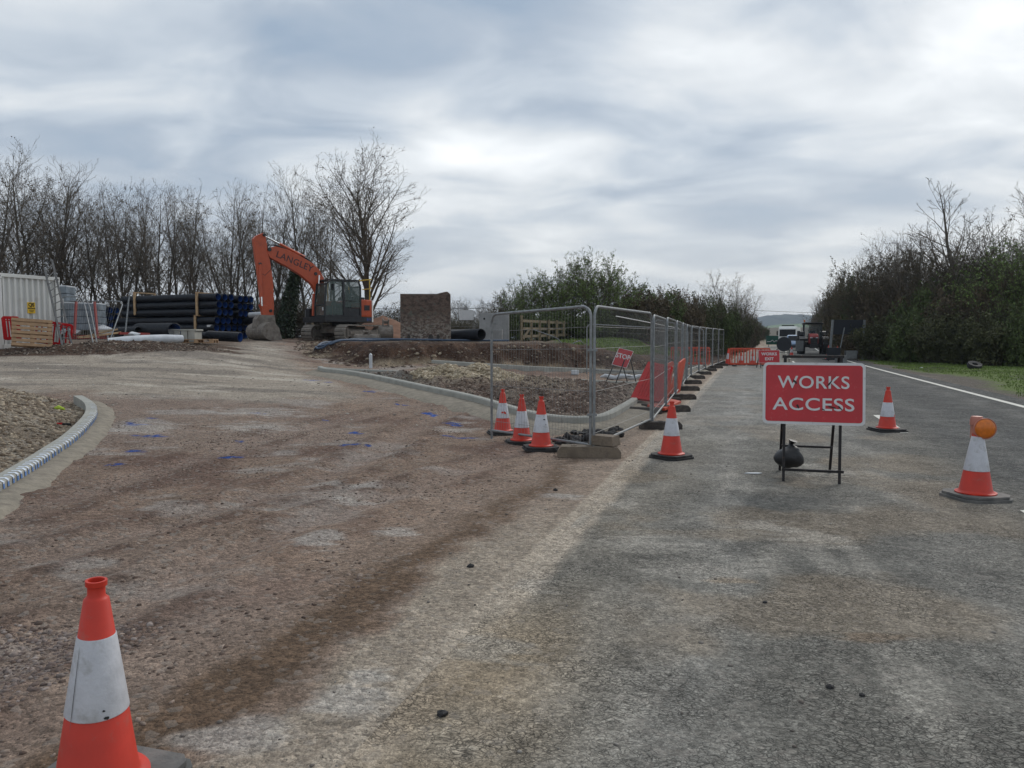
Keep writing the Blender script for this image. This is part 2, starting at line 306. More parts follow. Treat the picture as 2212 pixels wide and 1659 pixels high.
# ------------------------------------------------------------------ mesh helpers
def link(name, me, parent=None):
    o = bpy.data.objects.new(name, me); C.objects.link(o)
    if parent: o.parent = parent
    return o
class MB:
    def __init__(s): s.v = []; s.f = []; s.m = []; s.k = 0; s.T = None
    def add(s, vs, fs):
        n = len(s.v)
        if s.T is not None: vs = [s.T @ Vector(q) for q in vs]
        s.v += [tuple(q) for q in vs]; s.f += [tuple(i+n for i in f) for f in fs]; s.m += [s.k]*len(fs); return s
    def box(s, c, d, rot=None, taper=1.0):
        vs = []
        for z in (-.5, .5):
            k = taper if z > 0 else 1.0
            for x, y in ((-.5, -.5), (.5, -.5), (.5, .5), (-.5, .5)): vs.append(Vector((x*d[0]*k, y*d[1]*k, z*d[2])))
        if rot is not None:
            E = rot if isinstance(rot, Matrix) else Euler(rot).to_matrix()
            vs = [E @ q for q in vs]
        vs = [q+Vector(c) for q in vs]
        return s.add(vs, [(3,2,1,0), (4,5,6,7), (0,1,5,4), (1,2,6,5), (2,3,7,6), (3,0,4,7)])
    def beam(s, a, b, w, h, up=(0, 0, 1)):
        a = Vector(a); b = Vector(b); x = (b-a).normalized(); upv = Vector(up)
        if abs(x.dot(upv)) > .98: upv = Vector((0, 1, 0))
        y = upv.cross(x).normalized(); z = x.cross(y)
        E = Matrix((x, y, z)).transposed()
        return s.box((a+b)/2, ((b-a).length, w, h), E)
    def tube(s, pts, r, n=8, closed=False, cap=True, radii=None):
        pts = [Vector(p) for p in pts]; rings = []; m = len(pts); prev = None
        for i, p in enumerate(pts):
            if closed: t = pts[(i+1) % m]-pts[i-1]
            else: t = pts[min(i+1, m-1)]-pts[max(i-1, 0)]
            t.normalize()
            if prev is None:
                a = Vector((0, 0, 1)) if abs(t.z) < .9 else Vector((1, 0, 0)); e1 = t.cross(a).normalized()
            else: e1 = (prev-t*prev.dot(t)).normalized()
            prev = e1; e2 = t.cross(e1); rr = radii[i] if radii else r
            rings.append([p+(e1*math.cos(2*math.pi*j/n)+e2*math.sin(2*math.pi*j/n))*rr for j in range(n)])
        vs = [q for rg in rings for q in rg]; fs = []
        for i in range(m if closed else m-1):
            a = i*n; b = ((i+1) % m)*n
            for j in range(n): fs.append((a+j, a+(j+1) % n, b+(j+1) % n, b+j))
        if cap and not closed: fs += [tuple(range(n-1, -1, -1)), tuple((m-1)*n+j for j in range(n))]
        return s.add(vs, fs)
    def lathe(s, prof, n=32, c=(0, 0, 0), axis='Z', closed=False):
        vs = []; fs = []; m = len(prof)
        for r, z in prof:
            for j in range(n):
                a = 2*math.pi*j/n; x, y = r*math.cos(a), r*math.sin(a)
                q = (x, y, z) if axis == 'Z' else ((z, x, y) if axis == 'X' else (x, z, y))
                vs.append((q[0]+c[0], q[1]+c[1], q[2]+c[2]))
        for i in range(m-1 if not closed else m):
            a = i*n; b = ((i+1) % m)*n
            for j in range(n): fs.append((a+j, a+(j+1) % n, b+(j+1) % n, b+j))
        return s.add(vs, fs)
    def prism(s, poly, t0, t1, plane='XZ'):
        n = len(poly); vs = []
        for t in (t0, t1):
            for a, b in poly: vs.append((a, t, b) if plane == 'XZ' else ((a, b, t) if plane == 'XY' else (t, a, b)))
        return s.add(vs, [tuple(range(n)), tuple(range(2*n-1, n-1, -1))]+[(i, (i+1) % n, n+(i+1) % n, n+i)[::-1] for i in range(n)])
    def build(s, name, mats, parent=None, smooth=False, bevel=0, auto=None):
        me = bpy.data.meshes.new(name); me.from_pydata(s.v, [], s.f)
        if not isinstance(mats, (list, tuple)): mats = [mats]
        for m in mats: me.materials.append(M[m] if isinstance(m, str) else m)
        if len(mats) > 1: me.polygons.foreach_set('material_index', s.m)
        bm = bmesh.new(); bm.from_mesh(me); bmesh.ops.recalc_face_normals(bm, faces=bm.faces)
        if bevel > 0: bmesh.ops.bevel(bm, geom=[e for e in bm.edges if len(e.link_faces) == 2 and e.calc_face_angle(0) > .5], offset=bevel, segments=2, affect='EDGES', profile=.7)
        bm.to_mesh(me); bm.free()
        if smooth:
            me.polygons.foreach_set('use_smooth', [True]*len(me.polygons)); me.set_sharp_from_angle(angle=R(40))
        return link(name, me, parent)
def tag(o, label=None, cat=None, group=None, kind=None):
    if label: o['label'] = label
    if cat: o['category'] = cat
    if group: o['group'] = group
    if kind: o['kind'] = kind
    return o
def thing(name, label, cat, loc=(0, 0, 0), rz=0, group=None, rot=None):
    o = bpy.data.objects.new(name, None); C.objects.link(o); o.location = loc; o.rotation_euler = rot if rot else (0, 0, rz)
    o.empty_display_size = .2
    return tag(o, label, cat, group)
KIDS = {}
def kids(o): return [c for c in bpy.data.objects if c.parent == o]
def copy_tree(o, label=None, loc=None, rot=None, scale=None, group=None, parent=None):
    if o.name not in KIDS: KIDS[o.name] = kids(o)
    c = o.copy(); C.objects.link(c); c.parent = parent
    for ch in KIDS[o.name]: copy_tree(ch, parent=c)
    if label: c['label'] = label
    if group: c['group'] = group
    if loc is not None: c.location = loc
    if rot is not None: c.rotation_euler = rot
    if scale is not None: c.scale = scale if hasattr(scale, '__len__') else (scale,)*3
    return c
def text_mesh(txt, size, weight=0.0, thick=0.002, spacing=1.0, line=1.0):
    cu = bpy.data.curves.new('lettering', 'FONT'); cu.body = txt; cu.size = size; cu.align_x = 'CENTER'; cu.align_y = 'CENTER'
    cu.extrude = thick; cu.offset = weight; cu.space_character = spacing; cu.space_line = line; cu.resolution_u = 6
    o = bpy.data.objects.new('tmp', cu); C.objects.link(o); bpy.context.view_layer.update()
    me = bpy.data.meshes.new_from_object(o.evaluated_get(bpy.context.evaluated_depsgraph_get()))
    bpy.data.objects.remove(o); bpy.data.curves.remove(cu); return me
def lettering(name, txt, size, mat, parent, T, weight=.0, sx=1.0, spacing=1.0, line=1.0):
    me = text_mesh(txt, size, weight, spacing=spacing, line=line); me.name = name; me.materials.clear(); me.materials.append(M[mat])
    me.transform(T @ Matrix.Scale(sx, 4, (1, 0, 0))); return link(name, me, parent)
UPR = Matrix.Rotation(R(90), 4, 'X')     # XY lettering -> standing, facing -Y
def np_mesh(name, V, Fc, mat, smooth=True, cols=None, attrs=None, parent=None):
    me = bpy.data.meshes.new(name); nv, nf = len(V), len(Fc); k = Fc.shape[1]
    me.vertices.add(nv); me.vertices.foreach_set('co', V.astype(np.float32).ravel())
    me.loops.add(nf*k); me.loops.foreach_set('vertex_index', Fc.astype(np.int32).ravel())
    me.polygons.add(nf); me.polygons.foreach_set('loop_start', np.arange(0, nf*k, k, dtype=np.int32))
    if smooth: me.polygons.foreach_set('use_smooth', np.ones(nf, bool))
    me.update(calc_edges=True)
    if cols is not None:
        a = me.color_attributes.new('Col', 'FLOAT_COLOR', 'POINT'); a.data.foreach_set('color', np.c_[cols, np.ones(nv)].astype(np.float32).ravel())
    for nme, ar in (attrs or {}).items():
        a = me.attributes.new(nme, 'FLOAT', 'POINT'); a.data.foreach_set('value', ar.astype(np.float32).ravel())
    me.materials.append(M[mat] if isinstance(mat, str) else mat); return link(name, me, parent)
def grid_faces(nx, ny):
    i = np.arange(nx-1)[None, :]+np.arange(ny-1)[:, None]*nx; i = i.ravel(); return np.c_[i, i+1, i+1+nx, i+nx]

# ------------------------------------------------------------------ ground
def ground_mat(name, stone=1.0, kind='gravel'):
    m = bpy.data.materials.new(name); m.use_nodes = True; t = m.node_tree; b = t.nodes['Principled BSDF']; b.inputs['Roughness'].default_value = .92; b.inputs['Specular IOR Level'].default_value = .25
    ca = t.nodes.new('ShaderNodeAttribute'); ca.attribute_name = 'Col'; pa = t.nodes.new('ShaderNodeAttribute'); pa.attribute_name = 'peb'
    g = t.nodes.new('ShaderNodeTexCoord').outputs['Object']
    def nz(sc, det=6, ro=.6):
        n = t.nodes.new('ShaderNodeTexNoise'); n.inputs['Scale'].default_value = sc; n.inputs['Detail'].default_value = det; n.inputs['Roughness'].default_value = ro; t.links.new(g, n.inputs['Vector']); return n.outputs[0]
    def vor(sc, feat='F1', rnd=1.0, w=None):
        n = t.nodes.new('ShaderNodeTexVoronoi'); n.feature = feat; n.inputs['Scale'].default_value = sc; n.inputs['Randomness'].default_value = rnd; t.links.new(w or g, n.inputs['Vector']); return n
    def mr(o, a, b_, c, d):
        n = t.nodes.new('ShaderNodeMapRange'); t.links.new(o, n.inputs[0]); n.inputs[1].default_value = a; n.inputs[2].default_value = b_; n.inputs[3].default_value = c; n.inputs[4].default_value = d; return n.outputs[0]
    v1 = vor(55 if kind == 'gravel' else 70); v2 = vor(24)
    s1 = t.nodes.new('ShaderNodeSeparateXYZ'); t.links.new(v1.outputs['Color'], s1.inputs[0]); s2 = t.nodes.new('ShaderNodeSeparateXYZ'); t.links.new(v2.outputs['Color'], s2.inputs[0])
    f1 = mr(s1.outputs[0], 0, 1, .68, 1.32); f2 = mr(s2.outputs[0], 0, 1, .86, 1.16); f3 = mr(nz(2.3, 8), .3, .7, .82, 1.18); f4 = mr(nz(120, 3), .3, .7, .72, 1.28); f5 = mr(nz(14, 6), .3, .7, .80, 1.2)
    k = mth('MULTIPLY', mth('MULTIPLY', f1, f3, t=t), mth('MULTIPLY', f4, f5, t=t), t=t)
    k2 = mth('MULTIPLY', mth('MULTIPLY', mr(nz(75, 2), .60, .68, 1.0, .42), mr(nz(33, 3), .63, .70, 1.0, 1.45), t=t), f2, t=t); k = mth('MULTIPLY', k, k2, t=t)
    if kind == 'road':   # crazed surface dressing: dark cracks around pale dusty chips
        mp = t.nodes.new('ShaderNodeMapping'); t.links.new(g, mp.inputs[0]); mp.inputs['Rotation'].default_value = (0, 0, .3); mp.inputs['Scale'].default_value = (1, 1.3, 1)
        wn = t.nodes.new('ShaderNodeTexNoise'); wn.inputs['Scale'].default_value = 9; t.links.new(mp.outputs[0], wn.inputs['Vector'])
        ad = t.nodes.new('ShaderNodeVectorMath'); ad.operation = 'MULTIPLY_ADD'; t.links.new(wn.outputs['Color'], ad.inputs[0]); ad.inputs[1].default_value = (.16,)*3; t.links.new(mp.outputs[0], ad.inputs[2])
        ed = vor(27, 'DISTANCE_TO_EDGE', 1, ad.outputs[0]).outputs[0]
        crk = mr(ed, .0, .11, .38, 1.10)
        ed2 = vor(13, 'DISTANCE_TO_EDGE', 1, ad.outputs[0]).outputs[0]; crk = mth('MULTIPLY', crk, mr(ed2, 0, .05, .6, 1.0), t=t)
        patch = mr(nz(1.6, 6), .36, .58, .05, 1)
        crk = mth('ADD', mth('MULTIPLY', crk, patch, t=t), mth('SUBTRACT', 1.0, patch, t=t), t=t)
        k = mth('MULTIPLY', k, crk, t=t)
    sc = t.nodes.new('ShaderNodeVectorMath'); sc.operation = 'SCALE'; t.links.new(ca.outputs['Color'], sc.inputs[0]); t.links.new(k, sc.inputs['Scale'])
    # stone tint: some chips lighter and warmer
    x = t.nodes.new('ShaderNodeMix'); x.data_type = 'RGBA'; t.links.new(mth('MULTIPLY', mr(s2.outputs[1], .86, .93, 0, .55), pa.outputs['Fac'], t=t), x.inputs[0]); t.links.new(sc.outputs[0], x.inputs[6]); x.inputs[7].default_value = (.36, .32, .28, 1)
    t.links.new(x.outputs[2], b.inputs['Base Color'])
    hsum = mth('ADD', mth('MULTIPLY', mth('SUBTRACT', 1.0, v2.outputs['Distance'], t=t), 1.2, t=t), mth('ADD', mth('MULTIPLY', v1.outputs['Distance'], -.5, t=t), mth('MULTIPLY', nz(40, 6, .7), 1.6, t=t), t=t), t=t)
    hsum = mth('ADD', hsum, mth('MULTIPLY', nz(8, 5, .6), 2.5, t=t), t=t)
    if kind == 'road': hsum = mth('ADD', hsum, mth('MULTIPLY', crk, 1.6, t=t), t=t)
    bp = t.nodes.new('ShaderNodeBump'); bp.inputs['Distance'].default_value = .028 if kind == 'gravel' else .010; t.links.new(hsum, bp.inputs['Height'])
    t.links.new(mr(pa.outputs['Fac'], 0, 1, .45, 1.0), bp.inputs['Strength']); t.links.new(bp.outputs[0], b.inputs['Normal'])
    return m
M['ground'] = ground_mat('site_ground'); M['road'] = ground_mat('road_surface', kind='road')
def lines(segs):
    o = []
    for a, b, st in segs: o += list(np.arange(a, b, st))
    return o
def geo(a, b, r):
    o = [a]
    while o[-1] < b: o.append(o[-1]*r)
    return o
xs = lines([(-14, -5, .07), (-5, 3, .03), (3, 14, .07), (14, 40, .35)]); xn = [-v for v in geo(14.2, 3500, 1.05)][::-1]
xs = np.array(xn+xs+geo(40, 3500, 1.07))
ys = np.array(lines([(-40, 0, 4), (0, 2.0, .1), (2.0, 7, .03), (7, 18, .055), (18, 40, .10), (40, 62, .4)])+geo(62, 4500, 1.05))
X, Y = np.meshgrid(xs, ys); 
Z = H(X, Y)
far = sst(160, 500, np.hypot(X, Y)); Z = Z*(1-far)+far*(-1.5)
s = road_s(X, Y)
def mixc(c, new, m): return c*(1-m[..., None])+np.array(new)*m[..., None]
nA = fbm(X, Y, 1.4, 5, 101); nB = fbm(X, Y, 0.35, 4, 102); nC = fbm(X, Y, 4.0, 4, 103)
col = np.zeros(X.shape+(3,))+np.array([0.285, 0.202, 0.150])
col = mixc(col, (0.180, 0.112, 0.084), sst(.46, .66, nA)*.9)
col = mixc(col, (0.305, 0.232, 0.185), sst(.50, .66, nC)*.8)
# pale chalk smears
col = mixc(col, (0.40, 0.36, 0.325), sst(.60, .70, fbm(X+3, Y*1.7, 1.1, 5, 110))*sst(1.2, 2.5, s)*.65)
# chalky haul road further up
haul = sst(15.0, 16.3, Y+(nA-.5)*2.2+0.05*X-0.4)*sst(-.2, -1.6, X-(-4.6-(Y-22)*.42)+ (nB-.5)*1.0)
haul2 = sst(15.2, 15.8, Y-0.02*X)
col = mixc(col, (0.345, 0.295, 0.238), np.clip(haul, 0, 1))
col = mixc(col, (0.20, 0.172, 0.145), np.clip(haul, 0, 1)*sst(.5, .68, fbm(X*.35, Y*1.4, 1.0, 4, 113))*.8)
col = mixc(col, (0.48, 0.425, 0.355), np.clip(haul, 0, 1)*sst(.56, .70, fbm(X*.4+9, Y*1.3, .9, 4, 114))*.8)
for c0 in (1.9, 3.6, 5.2):     # ruts: compacted pale floor, rough dark shoulders
    wv = s-c0-0.02*(Y-6)**2*0.25+0.35*np.sin(Y*0.5+c0)+(nB-.5)*.12
    col = mixc(col, (0.150, 0.095, 0.072), np.exp(-((np.abs(wv)-.40)/.13)**2)*sst(.35, .6, nB+.4*(nA-.4))*.75*sst(20, 12, Y)); col = mixc(col, (0.315, 0.235, 0.190), np.exp(-(wv/.22)**2)*.5*sst(20, 12, Y))
# verge of the old road: dust, brown wet streak
sw = s+(nB-.5)*.45+(nA-.5)*.3
wavy = 0.16*np.sin(Y*0.9)+0.08*np.sin(Y*2.3+1)
col = mixc(col, (0.290, 0.220, 0.170), sst(1.8, .9, sw)*.7)
dm = sst(.70, .48, sw+wavy*.2); col = mixc(col, (0.36, 0.30, 0.235), dm*(1-.75*sst(5.5, 8.0, Y)))
st_m = np.exp(-((sw-.78-.25*np.clip((6-Y)/4, 0, 1)+wavy*.3)/.20)**2)*sst(11.5, 8.5, Y)
col = mixc(col, (0.120, 0.074, 0.043), np.clip(st_m*1.3*(.35+.6*nB+.6*sst(.35, .65, nC)), 0, 1)*.85)
col = mixc(col, (0.46, 0.39, 0.31), sst(.15, .11, s+(nB-.5)*.03)*.85)
# rubble islands, kerb arm, soil bank
di = poly_dist(X, Y, isl); dl = poly_dist(X, Y, islL)
mi = sst(0.05, .3, di)
ci = np.zeros_like(col)+np.array([0.125, 0.083, 0.064]); ci = mixc(ci, (0.27, 0.22, 0.17), sst(.55, .68, fbm(X, Y, .5, 4, 121))*.7)
pm = np.exp(-(((X-P(1015,812,21).x)/1.7)**2+((Y-21.2)/1.3)**2)); ci = mixc(ci, (0.36, 0.30, 0.21), np.clip(pm*1.6, 0, 1)); ci = mixc(ci, (0.36, .31, .26), sst(.9, .3, di)*.5)
ci = mixc(ci, (.19, .175, .155), sst(P(1015, 812, 21).x-.6, P(1015, 812, 21).x-2.2, X)*.9)
col = col*(1-mi[..., None])+ci*mi[..., None]
ml = sst(0.02, .2, dl); cl = np.zeros_like(col)+np.array([0.295, 0.245, 0.185]); cl = mixc(cl, (0.20, 0.155, 0.115), sst(.5, .66, fbm(X, Y, .7, 4, 122))*.8)
cl = mixc(cl, (.38, .33, .27), sst(.5, .66, fbm(X, Y, .5, 4, 123))*.7); col = col*(1-ml[..., None])+cl*ml[..., None]
w_ = fbm(X, Y, 1.2, 4, 21); db = poly_dist(X, Y, bank)-(w_-.5)*.9
face = sst(-.65, -.4, db)
cb = np.zeros_like(col)+np.array([0.046, 0.024, 0.015]); cb = mixc(cb, (0.095, 0.053, 0.033), sst(.5, .65, fbm(X, Y, .5, 4, 131))*.8)
cb = mixc(cb, (0.24, 0.185, 0.125), sst(.0, -.3, db)*sst(.40, .55, fbm(X, Y, .9, 4, 132)))
top = sst(1.4, 2.6, db); cb = mixc(cb, (0.17, 0.125, 0.09), top*.8)
gr = sst(1.0, 2.4, X)*sst(.9, 1.8, db)*sst(.38, .52, fbm(X, Y, 1.6, 4, 133)+.10*sst(2, 6, X)); cb = mixc(cb, (0.060, 0.088, 0.022), gr)
col = col*(1-face[..., None])+cb*face[..., None]
for u, v, d, rx, ry in [(60,760,25.2,2.8,.75),(200,758,26,2.6,.75),(330,752,26.8,2.6,.75),(420,742,28.6,1.6,.55)]:
    q = P(u, v, d); e = np.exp(-(((X-q.x)/rx)**2+((Y-q.y)/ry)**2)); col = mixc(col, (0.070, 0.040, 0.026), np.clip(sst(.15, .35, e+(nB-.5)*.3), 0, 1))
q = P(250, 745, 29); back = sst(27.3, 28.3, Y+.25*(X+12)+ (nB-.5)*.8)*sst(-7.5, -9, X+.0*Y)*(1-sst(-11.5, -10.0, X+(Y-28)*.1)); col = mixc(col, (0.13, 0.088, 0.062), back*.9)
# roadside right: muddy verge, then grass; everything far is field
rt = sst(-7.9, -8.0, s); cr_ = np.zeros_like(col)+np.array([0.115, 0.098, 0.080]); cr_ = mixc(cr_, (.20, .175, .145), sst(.5, .7, nA)*.5)
q = P(1975, 805, 30); lay = np.exp(-(((X-q.x)*.955-(Y-q.y)*.297)/2.4)**2)*np.exp(-(((X-q.x)*.297+(Y-q.y)*.955)/6.5)**2)
gm = sst(-8.5, -9.0, s+(nA-.5)*1.0+(nB-.5)*.5)*(1-sst(.30, .5, lay+(nB-.5)*.3))
cr_ = mixc(cr_, (0.10, 0.142, 0.030), gm); cr_ = mixc(cr_, (0.045, 0.060, 0.018), gm*sst(.45, .65, nA)); cr_ = mixc(cr_, (.10, .12, .035), gm*sst(.55, .7, nB)*.5)
col = col*(1-rt[..., None])+cr_*rt[..., None]
wood = sst(60, 72, np.hypot(X, Y))*(s > 4); col = mixc(col, (0.05, 0.062, 0.022), wood*1.0)
fr = sst(120, 200, np.hypot(X, Y)); col = mixc(col, (0.085, 0.10, 0.04), fr)
# blue spray marks sprayed by the setting-out crew
def spray(u, v, rr, seed):
    global col
    q = G(u, v); rg = np.random.default_rng(seed); 
    a = rg.uniform(0, 6.28, 5)
    for k in range(5):
        cx = q.x+math.cos(a[k])*rr*rg.uniform(.2, 1.0)*1.6; cy = q.y+math.sin(a[k])*rr*rg.uniform(.2, 1.0)
        th = rg.uniform(0, 3.14); dx = X-cx; dy = Y-cy
        e = np.exp(-(((dx*math.cos(th)+dy*math.sin(th))/(rr*.8))**2+((-dx*math.sin(th)+dy*math.cos(th))/(rr*.34))**2))
        col = mixc(col, (0.016, 0.075, 0.32), sst(.25, .6, e*(.6+.8*nB))*.95)
for i, (u, v, r_) in enumerate([(500,986,.13),(775,959,.14),(770,936,.12),(518,955,.06),(928,895,.14),(978,917,.16),(984,944,.17),(800,846,.13),(325,942,.14),(288,975,.09),(300,917,.14),(256,1005,.09),
                                (678,822,.16),(716,826,.12),(866,875,.10),(700,908,.05),(560,893,.08),(330,903,.08),(1105,935,.08)]): spray(u, v, r_, 200+i)
def smear(A, XX_, YY_, u, v, rx, ry, seed, cc=(0.50, 0.47, 0.43), am=.85):
    q = G(u, v) ; th = .25
    dx, dy = XX_-q.x, YY_-q.y; e = np.exp(-((dx/rx)**2+(dy/ry)**2)); n_ = fbm(XX_*.9+YY_*.3, YY_*3.2, .24, 5, seed)
    return mixc(A, cc, sst(.56, .74, e*.5+n_*.62)*sst(.08, .3, e)*am*.62)
SM = [(1215,1072,.30,.22),(1340,1100,.22,.20),(700,1045,.35,.30),(790,1048,.30,.30),(770,1088,.35,.22),(500,1092,.25,.14),(590,1100,.22,.10),(555,922,.9,.7),(860,1150,.25,.25),(690,1160,.25,.35),(320,925,.8,.8),(560,890,1.2,.8),(980,930,.6,.5),(1150,1290,.22,.25),(760,1500,.25,.3),(520,1590,.3,.25)]
for i, (u, v, rx, ry) in enumerate(SM): col = smear(col, X, Y, u, v, rx, ry, 600+i)
peb = np.clip(.55+.45*sst(1, 3, s)+mi*.5+ml*.5, 0, 1); peb = peb*(1-np.clip(haul, 0, 1)*.5)*(1-.75*face)*(1-gr*face)*(1-gm*rt)
ground = np_mesh('ground', np.c_[X.ravel(), Y.ravel(), Z.ravel()], grid_faces(len(xs), len(ys)), 'ground', cols=col.reshape(-1, 3), attrs={'peb': peb})
tag(ground, kind='structure')

# road sheet
tS = np.array(lines([(-10, 1.5, .5), (1.5, 8, .035), (8, 20, .08), (20, 45, .25)])+geo(45, 420, 1.02)); sS = np.concatenate([np.arange(-8.05, -2.5, .09), np.arange(-2.5, .001, .05), [0.02]])
SS, YY = np.meshgrid(sS, tS); XX = 4.74+(YY-20)*.311+curve(YY)-SS/.955
nA = fbm(XX, YY, 1.3, 5, 301); nB = fbm(XX, YY, .3, 4, 302); nS = fbm(SS*1.0, YY*.12, .5, 4, 303)
c = np.zeros(XX.shape+(3,))+np.array([0.165, 0.157, 0.137])
c = mixc(c, (0.094, 0.094, 0.090), sst(-3.6, -4.6, SS))                                   # cleaner, darker live lane
for cen, wd, am in [(-1.15, .30, .80), (-2.9, .33, .45), (-4.9, .3, .22), (-6.7, .3, .22)]:
    c = mixc(c, (0.275, 0.262, 0.235), np.exp(-((SS-cen+(nA-.5)*.5)/wd)**2)*am*(.45+.9*nS))
c = mixc(c, (0.25, 0.225, 0.185), sst(-1.3, -.3, SS+(nA-.5)*1.3+(nB-.5)*.3)*.55)
c = mixc(c, (0.065, 0.066, 0.062), sst(.50, .64, fbm(XX*1.2, YY*.7, .9, 5, 309))*.33)
c = mixc(c, (0.46, 0.39, 0.31), sst(-.17, -.13, SS+(nB-.5)*.04)*.88)
c = mixc(c, (0.36, 0.335, 0.29), sst(.56, .70, fbm(SS*1.6, YY*.45, .5, 5, 306))*.45*sst(-3.6, -2.6, SS))
c = mixc(c, (0.30, 0.235, 0.16), np.exp(-((SS+.25)/.40)**2)*sst(5.2, 3.6, YY)*sst(.3, .6, nA+.15)*.9)
c = mixc(c, (0.245, 0.195, 0.14), sst(.50, .66, fbm(XX, YY, 1.1, 5, 307))*.55*sst(-4.2, -3.2, SS))
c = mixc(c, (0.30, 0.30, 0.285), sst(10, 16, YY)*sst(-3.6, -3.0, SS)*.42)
for i, (u, v, rx, ry) in enumerate([(1215,1072,.30,.22),(1345,1100,.25,.22),(1160,1290,.25,.3),(1400,1190,.5,.35),(1060,1420,.3,.35),(1800,1030,.6,.6),(1750,1180,.5,.35),(1500,1250,.6,.4),(1650,1150,.4,.3)]): c = smear(c, XX, YY, u, v, rx, ry, 650+i, (.42,.39,.34), .7)
c = smear(c, XX, YY, 1905, 1400, .30, .10, 680, (.20,.13,.075), .8); c = smear(c, XX, YY, 1580, 1270, .2, .12, 681, (.30,.22,.14), .8)
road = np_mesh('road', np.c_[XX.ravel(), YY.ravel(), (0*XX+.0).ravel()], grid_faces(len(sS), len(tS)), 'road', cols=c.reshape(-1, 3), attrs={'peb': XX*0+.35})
tag(road, kind='structure')
M['line'] = pmat('road_paint', (0.55, 0.54, 0.48), .7, var=.12, vscale=3, dirt=(.22,.21,.19), dirt_amt=.22, dscale=7)
def strip(name, s0, s1, y0, y1, n):
    yy = np.linspace(y0, y1, n); V = []
    for y in yy:
        for s_ in (s0, s1): x, _ = road_pt(s_, y); V.append((x, y, .005))
    o = np_mesh(name, np.array(V), grid_faces(2, n), 'line'); tag(o, kind='structure'); return o
strip('edge_line', -7.45, -7.28, 4, 260, 200)
for i in range(-1, 12):
    y0 = 12.7+i*8.6
    if abs(i-1) < .5: continue
    strip('centre_line', -3.93, -3.80, y0, y0+2.9, 6)

# ------------------------------------------------------------------ kerbs
def resample(pts, step):
    P_ = [Vector((p[0], p[1], 0)) for p in pts]; out = []; 
    # Catmull-Rom
    Q = [P_[0]*2-P_[1]]+P_+[P_[-1]*2-P_[-2]]; dense = []
    for i in range(1, len(Q)-2):
        for k in range(12):
            t = k/12; a, b, c_, d = Q[i-1], Q[i], Q[i+1], Q[i+2]
            dense.append(.5*((2*b)+(-a+c_)*t+(2*a-5*b+4*c_-d)*t*t+(-a+3*b-3*c_+d)*t**3))
    dense.append(P_[-1]); out = [dense[0]]; acc = 0
    for i in range(1, len(dense)):
        seg = (dense[i]-dense[i-1]).length
        if seg < 1e-6: continue
        d0 = 0
        while acc+seg-d0 >= step:
            d0 += step-acc; out.append(dense[i-1].lerp(dense[i], d0/seg)); acc = 0
        acc += seg-d0
    return out
def kerb_line(name, pts, hgt, width, side, depth=.12, unit=.9, haunch=0, haunch_h=.1):
    """side=+1: body lies to the left of travel; pts trace the exposed top edge."""
    pp = resample(pts, .15); n = len(pp); mb = MB(); hb = MB(); tops = []
    for i, p in enumerate(pp):
        t = (pp[min(i+1, n-1)]-pp[max(i-1, 0)]).normalized(); nn = Vector((-t.y, t.x, 0))*side
        z = hl1(p.x, p.y); tops.append((p, nn, z+hgt, t))
    rings = []
    for p, nn, zt, t in tops:
        ch = .022
        rings.append([p+Vector((0, 0, zt-hgt-depth)), p+Vector((0, 0, zt-ch)), p+nn*ch+Vector((0, 0, zt)), p+nn*width+Vector((0, 0, zt)), p+nn*width+Vector((0, 0, zt-hgt-depth))])
    k = max(1, int(round(unit/.15)))
    for i in range(n-1):                         # joints: little gaps between kerb units
        a, b = rings[i], rings[i+1]
        if (i+1) % k == 0: b = [q.lerp(w, .06) for q, w in zip(b, a)]
        st = (i % k == 0); en = ((i+1) % k == 0) or i == n-2
        fs = [(j, j+1, 5+j+1, 5+j) for j in range(4)]
        if st: fs.append((0, 1, 2, 3, 4))
        if en: fs.append((9, 8, 7, 6, 5))
        mb.add(a+b, fs)
    o = mb.build(name, 'kerb'); tag(o, kind='structure')
    if haunch:
        rr = []
        for i, (p, nn, zt, t) in enumerate(tops):
            w = haunch*(.8+.5*float(fbm(np.array([p.x]), np.array([p.y]), .5, 3, 77)[0])); g0 = zt-hgt
            f = p-nn*w; gz = Hs(f.x, f.y)
            rr += [p+nn*.03+Vector((0, 0, g0+haunch_h)), p-nn*w*.25+Vector((0, 0, g0+haunch_h*(.85+.2*random.random()))), p-nn*w*.65+Vector((0, 0, (g0+haunch_h*.45)*1.0+.02*random.random())), f+Vector((0, 0, gz-.04))]
        fs = [(i*4+j, i*4+j+1, (i+1)*4+j+1, (i+1)*4+j) for i in range(n-1) for j in range(3)]
        fs += [(0, 1, 2, 3), tuple((n-1)*4+j for j in range(4))]
        hb.add(rr, fs); h = hb.build('kerb_haunch', 'haunch', smooth=True); tag(h, kind='structure')
    return o, tops
kA, topsA = kerb_line('kerb', kerbA, KH_A+.02, .17, +1, haunch=.33, haunch_h=.07)
kB, topsB = kerb_line('kerb', kerbB, KH_B+.03, .14, +1, haunch=.55, haunch_h=.12, unit=.6)
kC, _ = kerb_line('kerb', kerbC, .12, .10, +1)
kD, _ = kerb_line('kerb', kerbD, KH_C+.02, .125, +1, haunch=0, unit=.9)
